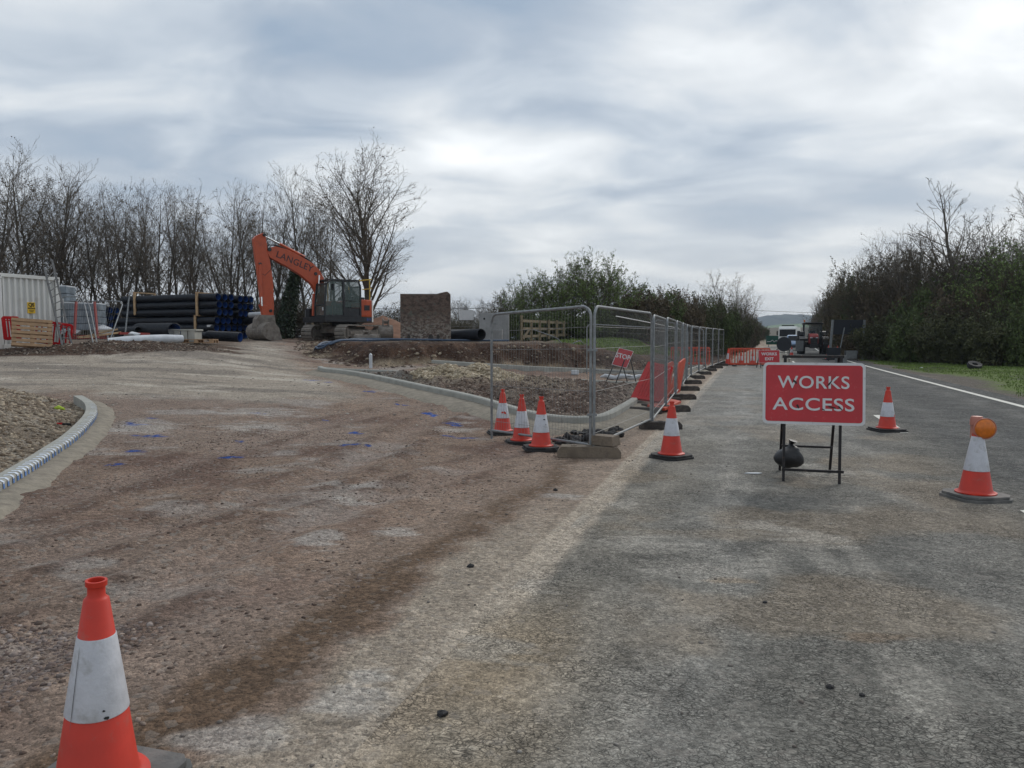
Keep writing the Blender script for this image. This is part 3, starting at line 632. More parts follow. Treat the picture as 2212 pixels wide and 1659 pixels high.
# tape over the kerb's drain slots
i = 2
while i < len(topsA)-10:
    p, nn, zt, t = topsA[i]; q, n2_, z2, t2 = topsA[min(i+1, len(topsA)-1)]
    a = p.lerp(q, random.uniform(0, .3)); nn = nn.normalized(); wd = random.uniform(.045, .07); le = random.uniform(.055, .085)
    mb = MB(); e = Vector((0, 0, 1))
    A = a-nn*.006; B = A+t*wd
    mb.k = 0; c2 = nn*.028; mb.add([A+c2+e*(zt+.003), B+c2+e*(zt+.003), B+nn*(.028+le)+e*(zt+.003), A+nn*(.028+le)+e*(zt+.003), A+e*(zt-.018), B+e*(zt-.018), A+e*(zt-.035), B+e*(zt-.035)], [(0, 1, 2, 3), (0, 1, 5, 4), (4, 5, 7, 6)])
    mb.k = 1; mb.add([A+e*(zt-.035), B+e*(zt-.035), B+e*(zt-.085)-nn*.002, A+e*(zt-.085)-nn*.002], [(0, 1, 2, 3)])
    mb.build('tape_strip', ['tapew', 'tapeb'], kA)
    i += 1
    if random.random() < .25: i += 0

# ------------------------------------------------------------------ loose stone (stuff)
def icos():
    bm = bmesh.new(); bmesh.ops.create_icosphere(bm, subdivisions=1, radius=1); v = np.array([q.co[:] for q in bm.verts]); f = np.array([[q.index for q in a.verts] for a in bm.faces]); bm.free(); return v, f
IV, IF = icos()
def stones(name, pts, sizes, colA, colB, mat='stone', flat=.6, label=None):
    n = len(pts); V = np.zeros((n, len(IV), 3)); rg = np.random.default_rng(len(pts))
    for a in range(3): V[:, :, a] = IV[None, :, a]
    V *= rg.uniform(.72, 1.2, (n, len(IV), 1)); V *= rg.uniform(.6, 1.3, (n, 1, 3)); V[:, :, 2] *= flat
    th = rg.uniform(0, 6.28, n); ct, st = np.cos(th)[:, None], np.sin(th)[:, None]; tl = rg.uniform(-.5, .5, n); c2, s2 = np.cos(tl)[:, None], np.sin(tl)[:, None]
    x, z = V[:, :, 0]*c2-V[:, :, 2]*s2, V[:, :, 0]*s2+V[:, :, 2]*c2; y = V[:, :, 1]; V = np.stack([x*ct-y*st, x*st+y*ct, z], 2)
    V = V*sizes[:, None, None]+pts[:, None, :]; Fc = (IF[None]+np.arange(n)[:, None, None]*len(IV)).reshape(-1, 3)
    k = rg.uniform(0, 1, (n, 1))**1.9; cc = (np.array(colA)*(1-k)+np.array(colB)*k)*rg.uniform(.75, 1.2, (n, 1)); cc = np.repeat(cc, len(IV), 0)
    o = np_mesh(name, V.reshape(-1, 3), Fc, mat, smooth=False, cols=cc); tag(o, label, kind='stuff'); return o
def stonemat():
    m = bpy.data.materials.new('stone'); m.use_nodes = True; t = m.node_tree; b = t.nodes['Principled BSDF']; b.inputs['Roughness'].default_value = .9
    a = t.nodes.new('ShaderNodeAttribute'); a.attribute_name = 'Col'; n = t.nodes.new('ShaderNodeTexNoise'); n.inputs['Scale'].default_value = 60; tcn = t.nodes.new('ShaderNodeTexCoord'); t.links.new(tcn.outputs['Object'], n.inputs['Vector'])
    mr = t.nodes.new('ShaderNodeMapRange'); t.links.new(n.outputs[0], mr.inputs[0]); mr.inputs[1].default_value = .3; mr.inputs[2].default_value = .7; mr.inputs[3].default_value = .75; mr.inputs[4].default_value = 1.25
    s_ = t.nodes.new('ShaderNodeVectorMath'); s_.operation = 'SCALE'; t.links.new(a.outputs['Color'], s_.inputs[0]); t.links.new(mr.outputs[0], s_.inputs['Scale']); t.links.new(s_.outputs[0], b.inputs['Base Color']); return m
M['stone'] = stonemat()
def scatter(n, xr, yr, smin, smax, pw, mask, sink=.25, ypow=1.0):
    x = rng.uniform(*xr, n); y = yr[0]+(yr[1]-yr[0])*rng.uniform(0, 1, n)**ypow; keep = (np.abs(x) < .72*y+.6) & mask(x, y); x, y = x[keep], y[keep]
    sz = smin+(smax-smin)*rng.uniform(0, 1, len(x))**pw; z = H(x, y)+sz*(.5-sink-.3)
    return np.c_[x, y, z], sz
m_red = lambda x, y: (road_s(x, y) > .95) & (rng.uniform(0, 1, len(x)) < .25+1.6*sst(.5, .72, fbm(x, y, 1.0, 4, 401))) & (poly_dist(x, y, isl) < 0) & (poly_dist(x, y, islL) < 0)
p, z_ = scatter(95000, (-9, 4), (2.0, 13), .003, .022, 4, m_red, ypow=1.5); stones('gravel', p, z_, (.10, .066, .050), (.34, .265, .21), label='loose reddish gravel over the site entrance')
m_heap = lambda x, y: (road_s(x, y) > 1.6) & (rng.uniform(0, 1, len(x)) < sst(.42, .62, fbm(x, y, .7, 4, 402)))
p, z_ = scatter(9000, (-3.2, -1.1), (2.0, 4.2), .006, .024, 3, m_heap); stones('gravel', p, z_, (.12, .085, .072), (.27, .225, .20), label='coarse gravel beside the nearest cone')
m_isl = lambda x, y: poly_dist(x, y, isl) > .1
p, z_ = scatter(26000, (-6, 5), (13, 24.5), .012, .06, 3.5, m_isl); stones('rubble', p, z_, (.085, .056, .042), (.34, .27, .21), label='broken stone and soil filling the kerbed island')
wx = P(1015, 812, 21).x
m_w = lambda x, y: np.exp(-(((x-wx)/1.7)**2+((y-21.0)/1.3)**2)) > .4
p, z_ = scatter(30000, (wx-2.2, wx+2.2), (19, 23), .02, .075, 2, m_w); stones('rubble', p, z_, (.26, .205, .13), (.52, .44, .33), label='pale heap of broken limestone on the kerbed island')
m_l = lambda x, y: poly_dist(x, y, islL) > .12
p, z_ = scatter(60000, (-16, -4), (6, 18.6), .012, .055, 3, m_l); stones('rubble', p, z_, (.12, .085, .055), (.46, .38, .28), label='pale stone fill behind the taped kerb at left')
m_b = lambda x, y: (poly_dist(x, y, bank) > -.9) & (poly_dist(x, y, bank) < .5)
p, z_ = scatter(16000, (-10, 9), (25, 40), .02, .10, 4, m_b); stones('rubble', p, z_, (.07, .042, .03), (.34, .28, .20), label='stones in the cut face of the soil bank')
m_s = lambda x, y: (y > 24.3+.0*x) & (y < 29) & (x < -6.5) & (H(x, y, False)-h_low(x, y) > .07) & (poly_dist(x, y, islL) < 0)
p, z_ = scatter(14000, (-20, -8), (24, 29.5), .02, .07, 4, m_s); stones('rubble', p, z_, (.055, .036, .025), (.28, .23, .18), label='stones in the soil strip by the container')
m_h = lambda x, y: (road_s(x, y) > 3) & (poly_dist(x, y, isl) < -.3) & (poly_dist(x, y, islL) < 0) & (rng.uniform(0, 1, len(x)) < .3)
p, z_ = scatter(14000, (-16, 2), (13, 34), .01, .04, 4, m_h); stones('gravel', p, z_, (.20, .17, .14), (.42, .39, .34), label='loose chalky stone on the haul road')
m_r = lambda x, y: (road_s(x, y) < .9) & (road_s(x, y) > -7.6)
x = rng.uniform(-3, 9, 5200); y = 2+18*rng.uniform(0, 1, 5200)**1.5; k = m_r(x, y) & (np.abs(x) < .72*y+.5) & (rng.uniform(0, 1, 5200) < np.exp(-np.abs(road_s(x, y)-.2)/1.2)+.08)
x, y = x[k], y[k]; sz = .003+.012*rng.uniform(0, 1, len(x))**4; stones('grit', np.c_[x, y, np.where(road_s(x, y) < 0, 0, H(x, y))+sz*.2], sz, (.12, .10, .085), (.40, .37, .33), label='loose grit spilled on the asphalt')
# black asphalt lumps behind the fence
lp = [G(u, v) for u, v in [(1222,958),(1240,950),(1258,953),(1275,946),(1290,950),(1305,940),(1320,942),(1250,940),(1282,936),(1230,964),(1335,930),(1308,952),(1262,962)]]
pts = np.array([[q.x+random.uniform(-.12, .12), q.y+random.uniform(-.2, .2), q.z+random.uniform(.0, .05)] for q in lp for _ in range(7)])
o = stones('asphalt_lumps', pts, rng.uniform(.04, .12, len(pts)), (.014, .013, .014), (.03, .028, .028), flat=.6, label='broken black asphalt lumps behind the fence corner')
def rock(u, v, r, name='stone_lump', label='', mat='asph', d=None):
    q = G(u, v); q.z = max(q.z, 0)
    b_ = MB(); b_.add([(IV[i]*np.array([1, .8, .6])*random.uniform(.75, 1.15)*r).tolist() for i in range(len(IV))], [tuple(f) for f in IF])
    o = b_.build(name, mat); o.location = (q.x, q.y, q.z+r*.3); tag(o, label, 'stone'); return o
rock(1016, 1226, .03, label='small dark stone lying on the dusty road edge')
rock(1200, 1003+57, .03, label='dark clod on the pale strip below the fence foot')

# ------------------------------------------------------------------ cones
def make_cone(label, base='rubber', wide=.25, oct_=True, scuff=None, h=.75, sl=(.27, .52), loc=(0, 0, 0), rot=(0, 0, 0), group='traffic cones'):
    o = thing('traffic_cone', label, 'cone', loc, group=group, rot=rot)
    bt = .055; r0 = .145*wide/.25; rt = .030
    rr = lambda z: r0+(rt-r0)*(z-bt)/(h-bt)
    b = MB(); c = .09 if oct_ else .035
    w = wide; poly = [(-w, -w+c), (-w+c, -w), (w-c, -w), (w, -w+c), (w, w-c), (w-c, w), (-w+c, w), (-w, w-c)]
    b.prism(poly, 0, .028, 'XY'); p2 = [(x*.93, y*.93) for x, y in poly]; b.prism(p2, .032, bt, 'XY'); b.prism([(x*.9, y*.9) for x, y in poly], .027, .033, 'XY')
    b.build('base', base, o, bevel=.004)
    k = MB(); prof = [(r0+.03, bt+.001), (r0+.032, bt+.012), (r0+.006, bt+.02), (rr(.09), .09), (rr(h-.065), h-.065), (rt+.004, h-.06), (rt-.002, h-.052), (rt-.002, h-.022), (rt+.004, h-.018), (rt+.004, h), (rt-.004, h), (rt-.008, h-.05), (rt-.006, h-.3)]
    k.lathe(prof, 40); k.build('body', 'cone', o, smooth=True)
    s_ = MB(); z0, z1 = sl
    s_.lathe([(rr(z0)+.0005, z0), (rr(z0)+.0035, z0+.003), (rr(z1)+.0035, z1-.003), (rr(z1)+.0005, z1)], 40); s_.build('sleeve', 'sleeve', o, smooth=True)
    if scuff:
        for mt, ang, z, sw_, sh in scuff:
            q = MB(); poly = []
            for a in range(9):
                t = a/9*2*math.pi; rad = random.uniform(.6, 1.2); aa = ang+math.cos(t)*sw_*rad; zz_ = z+math.sin(t)*sh*rad; poly.append(((rr(zz_)+.006)*math.cos(aa), (rr(zz_)+.006)*math.sin(aa), zz_))
            q.add(poly, [tuple(range(9))]); q.build('scuff_mark', mt, o)
    return o
def gp(u, v, z=None):
    q = G(u, v); 
    if road_s(q.x, q.y) < 0: q = march(lambda x, y: 0*x, u, v)
    return q
FA = -math.pi/2
g = 'traffic cones standing around the site entrance'
make_cone('nearest traffic cone, large and leaning, on a grey dusty base at the lower left', 'rubbergrey', .235, False, loc=(-1.45, 2.60, .0), rot=(R(1.5), R(3.0), R(-12)), group=g, h=.775, sl=(.315, .585), scuff=[('rubber', FA+1.0, .325, .10, .006), ('rubbergrey', FA-.15, .43, .016, .14), ('rubber', FA+.9, .35, .05, .004)])
def cone_at(u, v, label, rz=0, **k):
    q = gp(u, v); return make_cone(label, loc=(q.x, q.y, q.z), rot=(0, 0, rz), group=g, **k)
cone_at(1086, 937, 'traffic cone with a torn white sleeve, leftmost of the three behind the mesh panel', .2, scuff=[('cone', FA+.2, .36, .28, .03), ('cone', FA-.25, .37, .2, .015)])
cone_at(1127, 958, 'traffic cone in the middle of the three behind the mesh panel, tall plain sleeve', .1, sl=(.25, .50))
cone_at(1169, 971, 'traffic cone with a black scrape, rightmost of the three behind the mesh panel', .15, sl=(.25, .50), scuff=[('rubber', FA+.3, .43, .28, .008), ('rubber', FA+.5, .36, .1, .006)])
cone_at(1450, 989, 'clean traffic cone on the asphalt just right of the fence corner foot', .62, sl=(.30, .53))
cone_at(1916, 931, 'traffic cone with a peeled sleeve standing on the broken centre line', .05, oct_=False, sl=(.25, .49), scuff=[('cone', FA+.8, .27, .3, .03)])
q = gp(2107, 1076); lc = make_cone('traffic cone carrying an amber lamp, on a thick grey base at the right', 'rubbergrey', .265, True, loc=q, rot=(0, 0, .15), group=g, h=.74, sl=(.28, .62))
lamp = thing('warning_lamp', 'round amber warning lamp fixed on top of the right-hand cone', 'lamp', (q.x+.02, q.y-.03, q.z+.70), R(-8))
b = MB(); b.lathe([(.0, -.034), (.03, -.033), (.075, -.026), (.093, -.012), (.096, .0), (.093, .02), (.06, .03), (0, .032)], 40, axis='Y', c=(0.02, -.02, 0)); b.build('lens', 'amber', lamp, smooth=True)
b = MB(); b.lathe([(.097, -.008), (.104, -.008), (.104, .014), (.097, .014)], 40, axis='Y', c=(.02, -.02, 0), closed=True); b.build('lens_ring', 'amberb', lamp, smooth=True)
b = MB(); b.box((-.02, .045, -.02), (.10, .09, .17)); b.lathe([(.0, .09), (.05, .085), (.06, .05), (.06, .0)], 20, c=(-.03, .045, .03)); b.build('battery_case', 'amberb', lamp, smooth=True, bevel=.006)
# ------------------------------------------------------------------ signs
def plate_poly(w, h, r, n=6):
    o = []
    for cx, cy, a0 in ((w/2-r, h/2-r, 0), (-w/2+r, h/2-r, 90), (-w/2+r, -h/2+r, 180), (w/2-r, -h/2+r, 270)):
        for k in range(n+1): a = R(a0+90*k/n); o.append((cx+r*math.cos(a), cy+r*math.sin(a)))
    return o
def sign_plate(parent, w, h, z, txts, border=.03, r=.04, mat='red', tilt=0.0, y=0.0):
    T = Matrix.Translation((0, y, z)) @ Matrix.Rotation(tilt, 4, 'X')
    b = MB(); b.T = T; b.prism(plate_poly(w, h, r), 0, .012, 'XZ'); pl = b.build('plate', 'signw', parent)
    b = MB(); b.T = T; b.prism(plate_poly(w-2*border, h-2*border, max(r-border, .012)+.01), -.0035, -.0005, 'XZ'); b.build('red_panel', mat, pl)
    for t, sz, dx, dz, wt, sx in txts:
        TT = T @ Matrix.Translation((dx, -.0065, dz)) @ UPR
        lettering('lettering', t, sz, 'signw', pl, TT, wt, sx, spacing=1.06)
    return pl
# main WORKS ACCESS sign
L1 = gp(1692, 1040); L2 = gp(1813, 1046)
mid = (L1+L2)/2; yaw = math.atan2(L2.y-L1.y, L2.x-L1.x)
wa = thing('works_sign', 'large red WORKS ACCESS sign on a black steel frame standing on the asphalt', 'sign', (mid.x, mid.y, 0), yaw)
Wd = (L2-L1).length; px_m = F/mid.y
PW = 218/px_m*.95; PH = 134/px_m
pl = sign_plate(wa, PW, PH, 1.6-(850-727)/px_m, [('WORKS', .19, .0, .115, .002, 1.04), ('ACCESS', .19, .0, -.125, .002, 1.20)], border=.028, r=.05, tilt=R(-8), y=-.02)
ztop = 1.6-(773-727)/px_m+.01; zc = 1.6-(1012-727)/px_m*1.0
xl, xr_ = -Wd/2, Wd/2
b = MB(); b.beam((xl, .0, 0), (xl+.0, .10, ztop), .028, .028); b.build('leg', 'frame', wa)
b = MB(); b.beam((xr_, .0, 0), (xr_, .10, ztop), .028, .028); b.build('leg', 'frame', wa)
b = MB(); b.beam((xl, .72, 0), (xl, .13, ztop), .028, .028); b.build('leg', 'frame', wa)
b = MB(); b.beam((xr_-.02, .72, 0), (xr_-.02, .13, ztop), .028, .028); b.build('leg', 'frame', wa)
b = MB(); b.beam((xl-.03, .12, ztop), (xr_+.03, .12, ztop), .035, .03); b.build('top_bar', 'frame', wa)
b = MB(); b.beam((xl-.02, -.01, .135), (xr_+.04, -.01, .135), .028, .028); b.build('cross_bar', 'frame', wa); b = MB(); b.beam((xl, .5, .33), (xr_-.02, .5, .33), .025, .025); b.build('cross_bar', 'frame', wa)
b = MB()
for (a_, c_), wl in (((-.2, .16), .006), ((-.02, .20), .006)):
    pass
# gashes in the plate
zc_ = 1.6-(850-727)/px_m
for x, z, w_, h_, a_ in [(-.19, .125, .035, .016, .8), (.165, .115, .04, .012, -.9), (-.16, -.14, .03, .012, 1.2), (.19, -.145, .05, .01, .3), (.27, -.15, .04, .01, .9), (.10, -.17, .025, .008, .6)]:
    q = MB(); T = Matrix.Translation((0, -.02, zc_)) @ Matrix.Rotation(R(-8), 4, 'X') @ Matrix.Translation((x, -.011, z)) @ Matrix.Rotation(a_, 4, 'Y'); q.T = T
    pts = [(math.cos(t)*w_*random.uniform(.6, 1.1), 0, math.sin(t)*h_*random.uniform(.5, 1.2)) for t in [k*2*math.pi/9 for k in range(9)]]; q.add(pts, [tuple(range(9))]); q.build('gash', 'frame', pl)
# sandbag hung on the frame
sb = MB(); prof = []
for i in range(13):
    t = i/12; prof.append((.012+.115*math.sin(min(1, t*1.15+.02)*math.pi*.92)**.8*(1 if t < .8 else 1), .26*(t)))
bm_ = bmesh.new(); bmesh.ops.create_icosphere(bm_, subdivisions=3, radius=1)
sv_ = [(q.co.x*(.122-.050*max(0, q.co.z+.2)**1.5), q.co.y*.10, .125+q.co.z*.13) for q in bm_.verts]; sb.add(sv_, [tuple(v.index for v in f.verts) for f in bm_.faces]); bm_.free()
for k in range(len(sb.v)):
    x, y, z = sb.v[k]; n_ = 1+.09*math.sin(x*41+z*23)*math.cos(y*37-z*19); sb.v[k] = (x*n_+(.02 if z > .2 else 0), y*n_, max(z, .012)+.006*math.sin(x*60))
sb.tube([(.02, 0, .225), (.015, .01, .262), (.03, .0, .30)], .02, 8, radii=[.045, .016, .035])
o = sb.build('sandbag', 'bag', smooth=True); o.scale = (1.45, 1.3, 1.05); o.location = wa.matrix_basis @ Vector((xl+.075, .30, .10)); tag(o, 'black plastic sandbag slumped against the left leg of the large sign frame', 'sandbag')
# far WORKS EXIT sign
rock(1652, 1322, .016, label='tiny black lump on the asphalt below the sign'); rock(1792, 1513, .02, label='black lump on the near asphalt, left of its neighbour'); rock(1862, 1528, .016, label='black lump on the near asphalt, right of its neighbour'); rock(955, 1576, .03, label='flat dark clod on the pale dust near the bottom edge')
q = gp(1661, 795); we = thing('works_sign', 'smaller red WORKS EXIT sign partly behind the large sign', 'sign', q, R(3))
pm = F/q.y; sign_plate(we, 46.5/pm, 28/pm, 1.6-(770-727)/pm, [('WORKS', .20, .0, .125, .006, 1.08), ('EXIT', .20, .0, -.125, .006, 1.05)], border=.012, r=.02, tilt=R(-6))
b = MB()
for x in (-.42, .42):
    b.beam((x, 0, 0), (x, .08, .95), .03, .03); b.beam((x, .6, 0), (x, .1, .95), .03, .03)
b.beam((-.42, 0, .15), (.42, 0, .15), .03, .03); b.build('stand', 'frame', we)
# STOP sign, tilted
q = gp(1344, 826); st = thing('stop_sign', 'tilted red STOP sign on a black trestle behind the fence', 'sign', q, R(12)); pm = F/q.y
b = MB(); T = Matrix.Translation((0, -.03, 1.6-(773.0-727)/pm-q.z)) @ Matrix.Rotation(R(-14), 4, 'X') @ Matrix.Rotation(R(14), 4, 'Y')
sk_ = .20
def skew(poly): return [(x+y*sk_*1.2, y) for x, y in poly]
b.T = T; b.prism(skew(plate_poly(.50, .60, .02)), 0, .01, 'XZ'); pl = b.build('plate', 'signw', st)
b = MB(); b.T = T; b.prism(skew(plate_poly(.47, .57, .02)), -.0035, -.0005, 'XZ'); b.build('red_panel', 'red', pl)
lettering('lettering', 'STOP', .22, 'signw', pl, T @ Matrix.Translation((0, -.006, .04)) @ UPR, .005, .92)
for a_, b_ in (((-.62, -.2, 0), (-.18, 0, .78)), ((-.34, -.35, 0), (.1, -.02, .78)), ((.28, .3, 0), (-.05, .0, .78)), ((.5, .1, 0), (.22, 0, .9))):
    k = MB(); k.beam(a_, b_, .025, .025); k.build('leg', 'frame', st)
b = MB(); b.beam((-.55, -.18, .12), (-.38, -.28, .1), .022, .022); b.build('cross_bar', 'frame', st); b = MB(); b.beam((.24, .25, .16), (.44, .12, .2), .022, .022); b.build('cross_bar', 'frame', st)

# ------------------------------------------------------------------ mesh fence panels
PANELS = 0
def heras(a, b, label, hgt=2.0, wires=.075, rad=.16, lean=0.0, group='steel mesh fence panels', wr=.0019, gapz=.16, fr='galv', tz=None):
    """panel between ground points a and b (posts stand there)."""
    a = Vector(a); b = Vector(b); d = b-a; Lx = math.hypot(d.x, d.y); yaw = math.atan2(d.y, d.x); sl_ = d.z/Lx
    o = thing('mesh_fence', label, 'fence panel', a, group=group, rot=(lean, 0, yaw))
    z = lambda x: sl_*x
    m = MB(); r = .020
    pts = [(0, 0, 0), (0, 0, gapz+.1), (0, 0, hgt-rad)]
    for k in range(1, 7): t = R(90*k/6); pts.append((rad-rad*math.cos(t), 0, hgt-rad+rad*math.sin(t)+z(rad)))
    for k in range(0, 7): t = R(90*k/6); pts.append((Lx-rad+rad*math.sin(t), 0, hgt-rad+rad*math.cos(t)+z(Lx)))
    pts += [(Lx, 0, z(Lx)+gapz), (Lx, 0, z(Lx))]
    m.tube(pts, r, 8); m.tube([(0, 0, gapz), (Lx, 0, gapz+z(Lx))], r*.9, 8); m.build('frame', fr, o, smooth=True)
    w = MB(); n = int(Lx/wires)
    def tri(p0, p1, rr):
        w.tube([p0, p1], rr, 3, cap=False)
    for i in range(1, n):
        x = i*Lx/n; ed = min(x, Lx-x); top = hgt if ed > rad else hgt-rad+math.sqrt(max(rad*rad-(rad-ed)**2, 0))
        top -= .01
        if wires < .2:
            # folded profile at the stiffening bends
            tri((x, 0, gapz+z(x)), (x, 0, top+z(x)), wr)
    for hz_ in (.31, .87, 1.44, 1.73):
        k = hgt/2.0; tri((0, .0, hz_*k), (Lx, .0, hz_*k+z(Lx)), wr*1.9); 
    w.build('wire_mesh', 'wire', o); return o
def foot(p, yaw, label, mat='blockd', L_=.72, w=.22, h=.13, group='fence feet along the road'):
    b = MB(); prof = [(-L_/2, 0), (L_/2, 0), (L_/2, h*.55), (L_/2-.05, h), (-L_/2+.05, h), (-L_/2, h*.55)]
    b.prism(prof, -w/2, w/2, 'XZ')
    for x in (-.2, 0, .2): b.box((x, 0, h+.004), (.07, w*.5, .012))
    o = b.build('rubber_block', mat, bevel=.008); o.location = p; o.rotation_euler = (0, 0, yaw); tag(o, label, 'fence foot', group); return o
def fz(u, d): p = onG(u, d); return p
p0 = fz(1062, 12.2); p0.z = -.05; p1 = fz(1276, 10.2); p1b = Vector((p1.x+.045, p1.y-.01, 0)); 
heras(p0, p1, 'nearest mesh fence panel, angled across the site mouth with three cones behind', wires=.068)
xp = [(10.2, p1b.x), (13.4, (1411-CX)/F*13.4), (21, 4.57), (28.4, 6.54), (35.7, 8.98), (46, 12.7), (52, 14.9)]
def fx(d): return float(np.interp(d, [a for a, _ in xp], [b for _, b in xp]))
ds = [10.2, 13.4, 16.5, 19.7, 22.9, 26.1, 29.3, 32.5, 35.8, 39.0, 42.2, 45.6]
ordn = ['second', 'third', 'fourth', 'fifth', 'sixth', 'seventh', 'eighth', 'ninth', 'tenth', 'eleventh', 'farthest']
for i in range(len(ds)-1):
    a = Vector((fx(ds[i]), ds[i], 0)); b_ = Vector((fx(ds[i+1])-.04, ds[i+1]-.03, 0))
    if i == 0: a = p1b.copy()
    heras(a, b_, f'mesh fence panel along the road edge, {ordn[i]} counting from the near corner', wires=.068 if i < 2 else (.10 if i < 5 else .18), wr=.0019 if i < 2 else .0015, hgt=2.0-(.0 if i != 1 else .03))
    if i > 0: 
        foot(Vector((a.x+.12, a.y-.1, 0.0)), R(random.uniform(-5, 8)), f'dark timber-like fence foot under the joint before the {ordn[i]} panel')
foot(Vector((fx(45.6), 45.5, 0)), R(5), 'dark fence foot under the end of the farthest roadside panel')
q = march(lambda x, y: 0*x, 1284, 1005)
q1 = Vector((q.x+.0, p1.y-.02, 0)); foot(q1, R(-6), 'large tan fence foot under the near corner of the mesh fence', 'block', .84, .25, .15)
b = MB(); b.prism([(-.19, 0), (.19, 0), (.17, .13), (-.16, .13)], -.11, .11, 'XZ'); b.box((-.05, -.108, .075), (.2, .012, .05)); o = b.build('rubber_block', 'block', bevel=.008); o.location = (q1.x+.20, q1.y+.02, .158); o.rotation_euler = (0, 0, R(-35)); tag(o, 'short tan block lying on top of the large corner fence foot', 'fence foot', 'fence feet along the road')
for hgt_ in (.56, 1.42):
    b = MB(); b.box((0, 0, 0), (.13, .035, .03)); b.tube([(0, -.03, 0), (0, .03, 0)], .012, 6); o = b.build('pipe_clip', 'galv'); o.location = (p1.x+.02, p1.y-.01, hgt_); tag(o, 'upper steel clip joining the two panels at the near corner' if hgt_ > 1 else 'lower steel clip joining the two panels at the near corner', 'clip', 'fence clips at the near corner')
# cross panel further in, and loose rails
a = fz(1267, 28.7); b_ = Vector((fx(28.4)-.06, 28.4, 0)); heras(a, b_, 'mesh fence panel crossing the site behind the STOP sign', wires=.12, hgt=1.86)
a = fz(1413, 35.5); b_ = Vector((fx(35)-.1, 34.8, .0)); heras(a, b_, 'mesh panel standing behind the crossing panel, by the grass mound', wires=.14, hgt=1.95)
for k, (u, v, d, u2, v2, d2, lab) in enumerate([(1331,683,15.5,1466,709,21,'thin pale rod lying along the fence panels at head height')]):
    b = MB(); b.tube([P(u, v, d), P(u2, v2, d2)], .011, 6); o = b.build('loose_rod', 'white'); tag(o, lab, 'rod')
# bent tube frame lying on the bank
b = MB(); pts = [P(u, v, d) for u, v, d in [(1152,712,30.6),(1190,725,30.9),(1204,731,31),(1220,749,31.2),(1254,735,31.4),(1270,757,31.6)]]; b.tube(pts, .022, 6); b.tube([P(1220,749,31.1), P(1262,757,31.3), P(1285,760,31.5)], .018, 6); o = b.build('bent_tube', 'galv'); tag(o, 'bent steel tube leaning on the soil bank seen through the near panel', 'tube')

# ------------------------------------------------------------------ plastic barriers
def barrier_mb(w=2.0, h=.92, n=12, t=.045, z0=.08):
    b = MB(); 
    b.box((0, 0, z0+h-.06), (w-.12, t, .09)); b.box((0, 0, z0+.05), (w-.08, t, .10))
    for sx in (-1, 1):
        b.box((sx*(w/2-.035), 0, z0+h/2-.03), (.07, t, h-.10)); b.box((sx*(w/2-.055), 0, z0+h-.075), (.09, t*.98, .08), (0, sx*R(45), 0))
    for i in range(1, n): b.box((-w/2+i*w/n, 0, z0+h/2), (.05, t*.7, h-.2))
    b.box((0, 0, z0+h*.81), (w-.1, t*.5, .03)); return b
def barrier(loc, rot, label, mat='barrier', w=2.0, h=.92, feet=True, n=12):
    o = thing('barrier', label, 'barrier', loc, group='orange plastic barriers', rot=rot)
    barrier_mb(w, h, n).build('board', mat, o, bevel=.008)
    if feet:
        for x in (-w/2+.3, w/2-.3):
            f = MB(); f.box((x, 0, .035), (.12, .5, .07), taper=.8); f.build('foot', 'rubber', o, bevel=.01)
    return o
q = gp(1613, 791); barrier((q.x+.15, q.y, 0), (0, 0, R(2)), 'orange slotted barrier across the closed lane, left of the WORKS EXIT sign', w=2.25, n=14)
q = onG(1490, 40); barrier((q.x, q.y, q.z+.05), (0, 0, R(-12)), 'orange barrier standing beyond the mesh panels, by the grass', w=2.0)
def quad_barrier(cs, label, mat, solid):
    c = [P(*q) for q in cs]; o = thing('barrier', label, 'barrier', (c[0]+c[1]+c[2]+c[3])/4, group='orange plastic barriers'); c = [q-o.location for q in c]
    def bl(u, v): return (c[0]*(1-u)+c[1]*u)*(1-v)+(c[3]*(1-u)+c[2]*u)*v
    nrm = (c[1]-c[0]).cross(c[3]-c[0]).normalized(); b = MB()
    for u0, v0, u1, v1 in ((0,.02,1,.02), (0,.98,1,.98), (0,0,0,1), (1,0,1,1), (0,.85,1,.85)): b.beam(bl(u0, v0), bl(u1, v1), .05, .09, nrm.cross(bl(u1, v1)-bl(u0, v0)))
    n = 9
    for i in range(1, n): b.beam(bl(i/n, .05), bl(i/n, .95), .045, .05, nrm)
    if solid:
        for s_ in (0,):
            q = [bl(.03, .05), bl(.97, .05), bl(.97, .95), bl(.03, .95)]; b.add([p_-nrm*.008 for p_ in q]+[p_+nrm*.008 for p_ in q], [(0, 1, 2, 3), (7, 6, 5, 4), (0, 4, 5, 1), (1, 5, 6, 2), (2, 6, 7, 3), (3, 7, 4, 0)])
    b.build('board', mat, o); return o
# leaning pile by the fence (about 18 m away)
zb = .17
def at0(u, d, z=0): p = Vector(((u-CX)/F*d, d, z)); return p
q = at0(1396, 17.2, .12); quad_barrier([(1367,860,17.3),(1424,868,16.8),(1449,794,18.0),(1404,783,18.6)], 'red barrier tipped over and leaning on the kerb behind the fence', 'barrierr', True)
q = at0(1432, 18.6, .05); quad_barrier([(1420,866,18.0),(1441,862,18.6),(1453,783,19.2),(1430,794,18.6)], 'orange barrier leaning upright behind the tipped red barrier', 'barrier', False)
q = at0(1457, 20.6, .05); quad_barrier([(1446,852,20.2),(1466,845,21.0),(1479,776,21.6),(1468,785,21.0)], 'orange barrier leaning on the far side of the fence post', 'barrier', False)
q = at0(1432, 17.0, .16); quad_barrier([(1398,876,16.6),(1432,884,16.0),(1467,868,17.4),(1436,861,18.0)], 'orange barrier lying flat on timbers beside the fence', 'barrier', True)
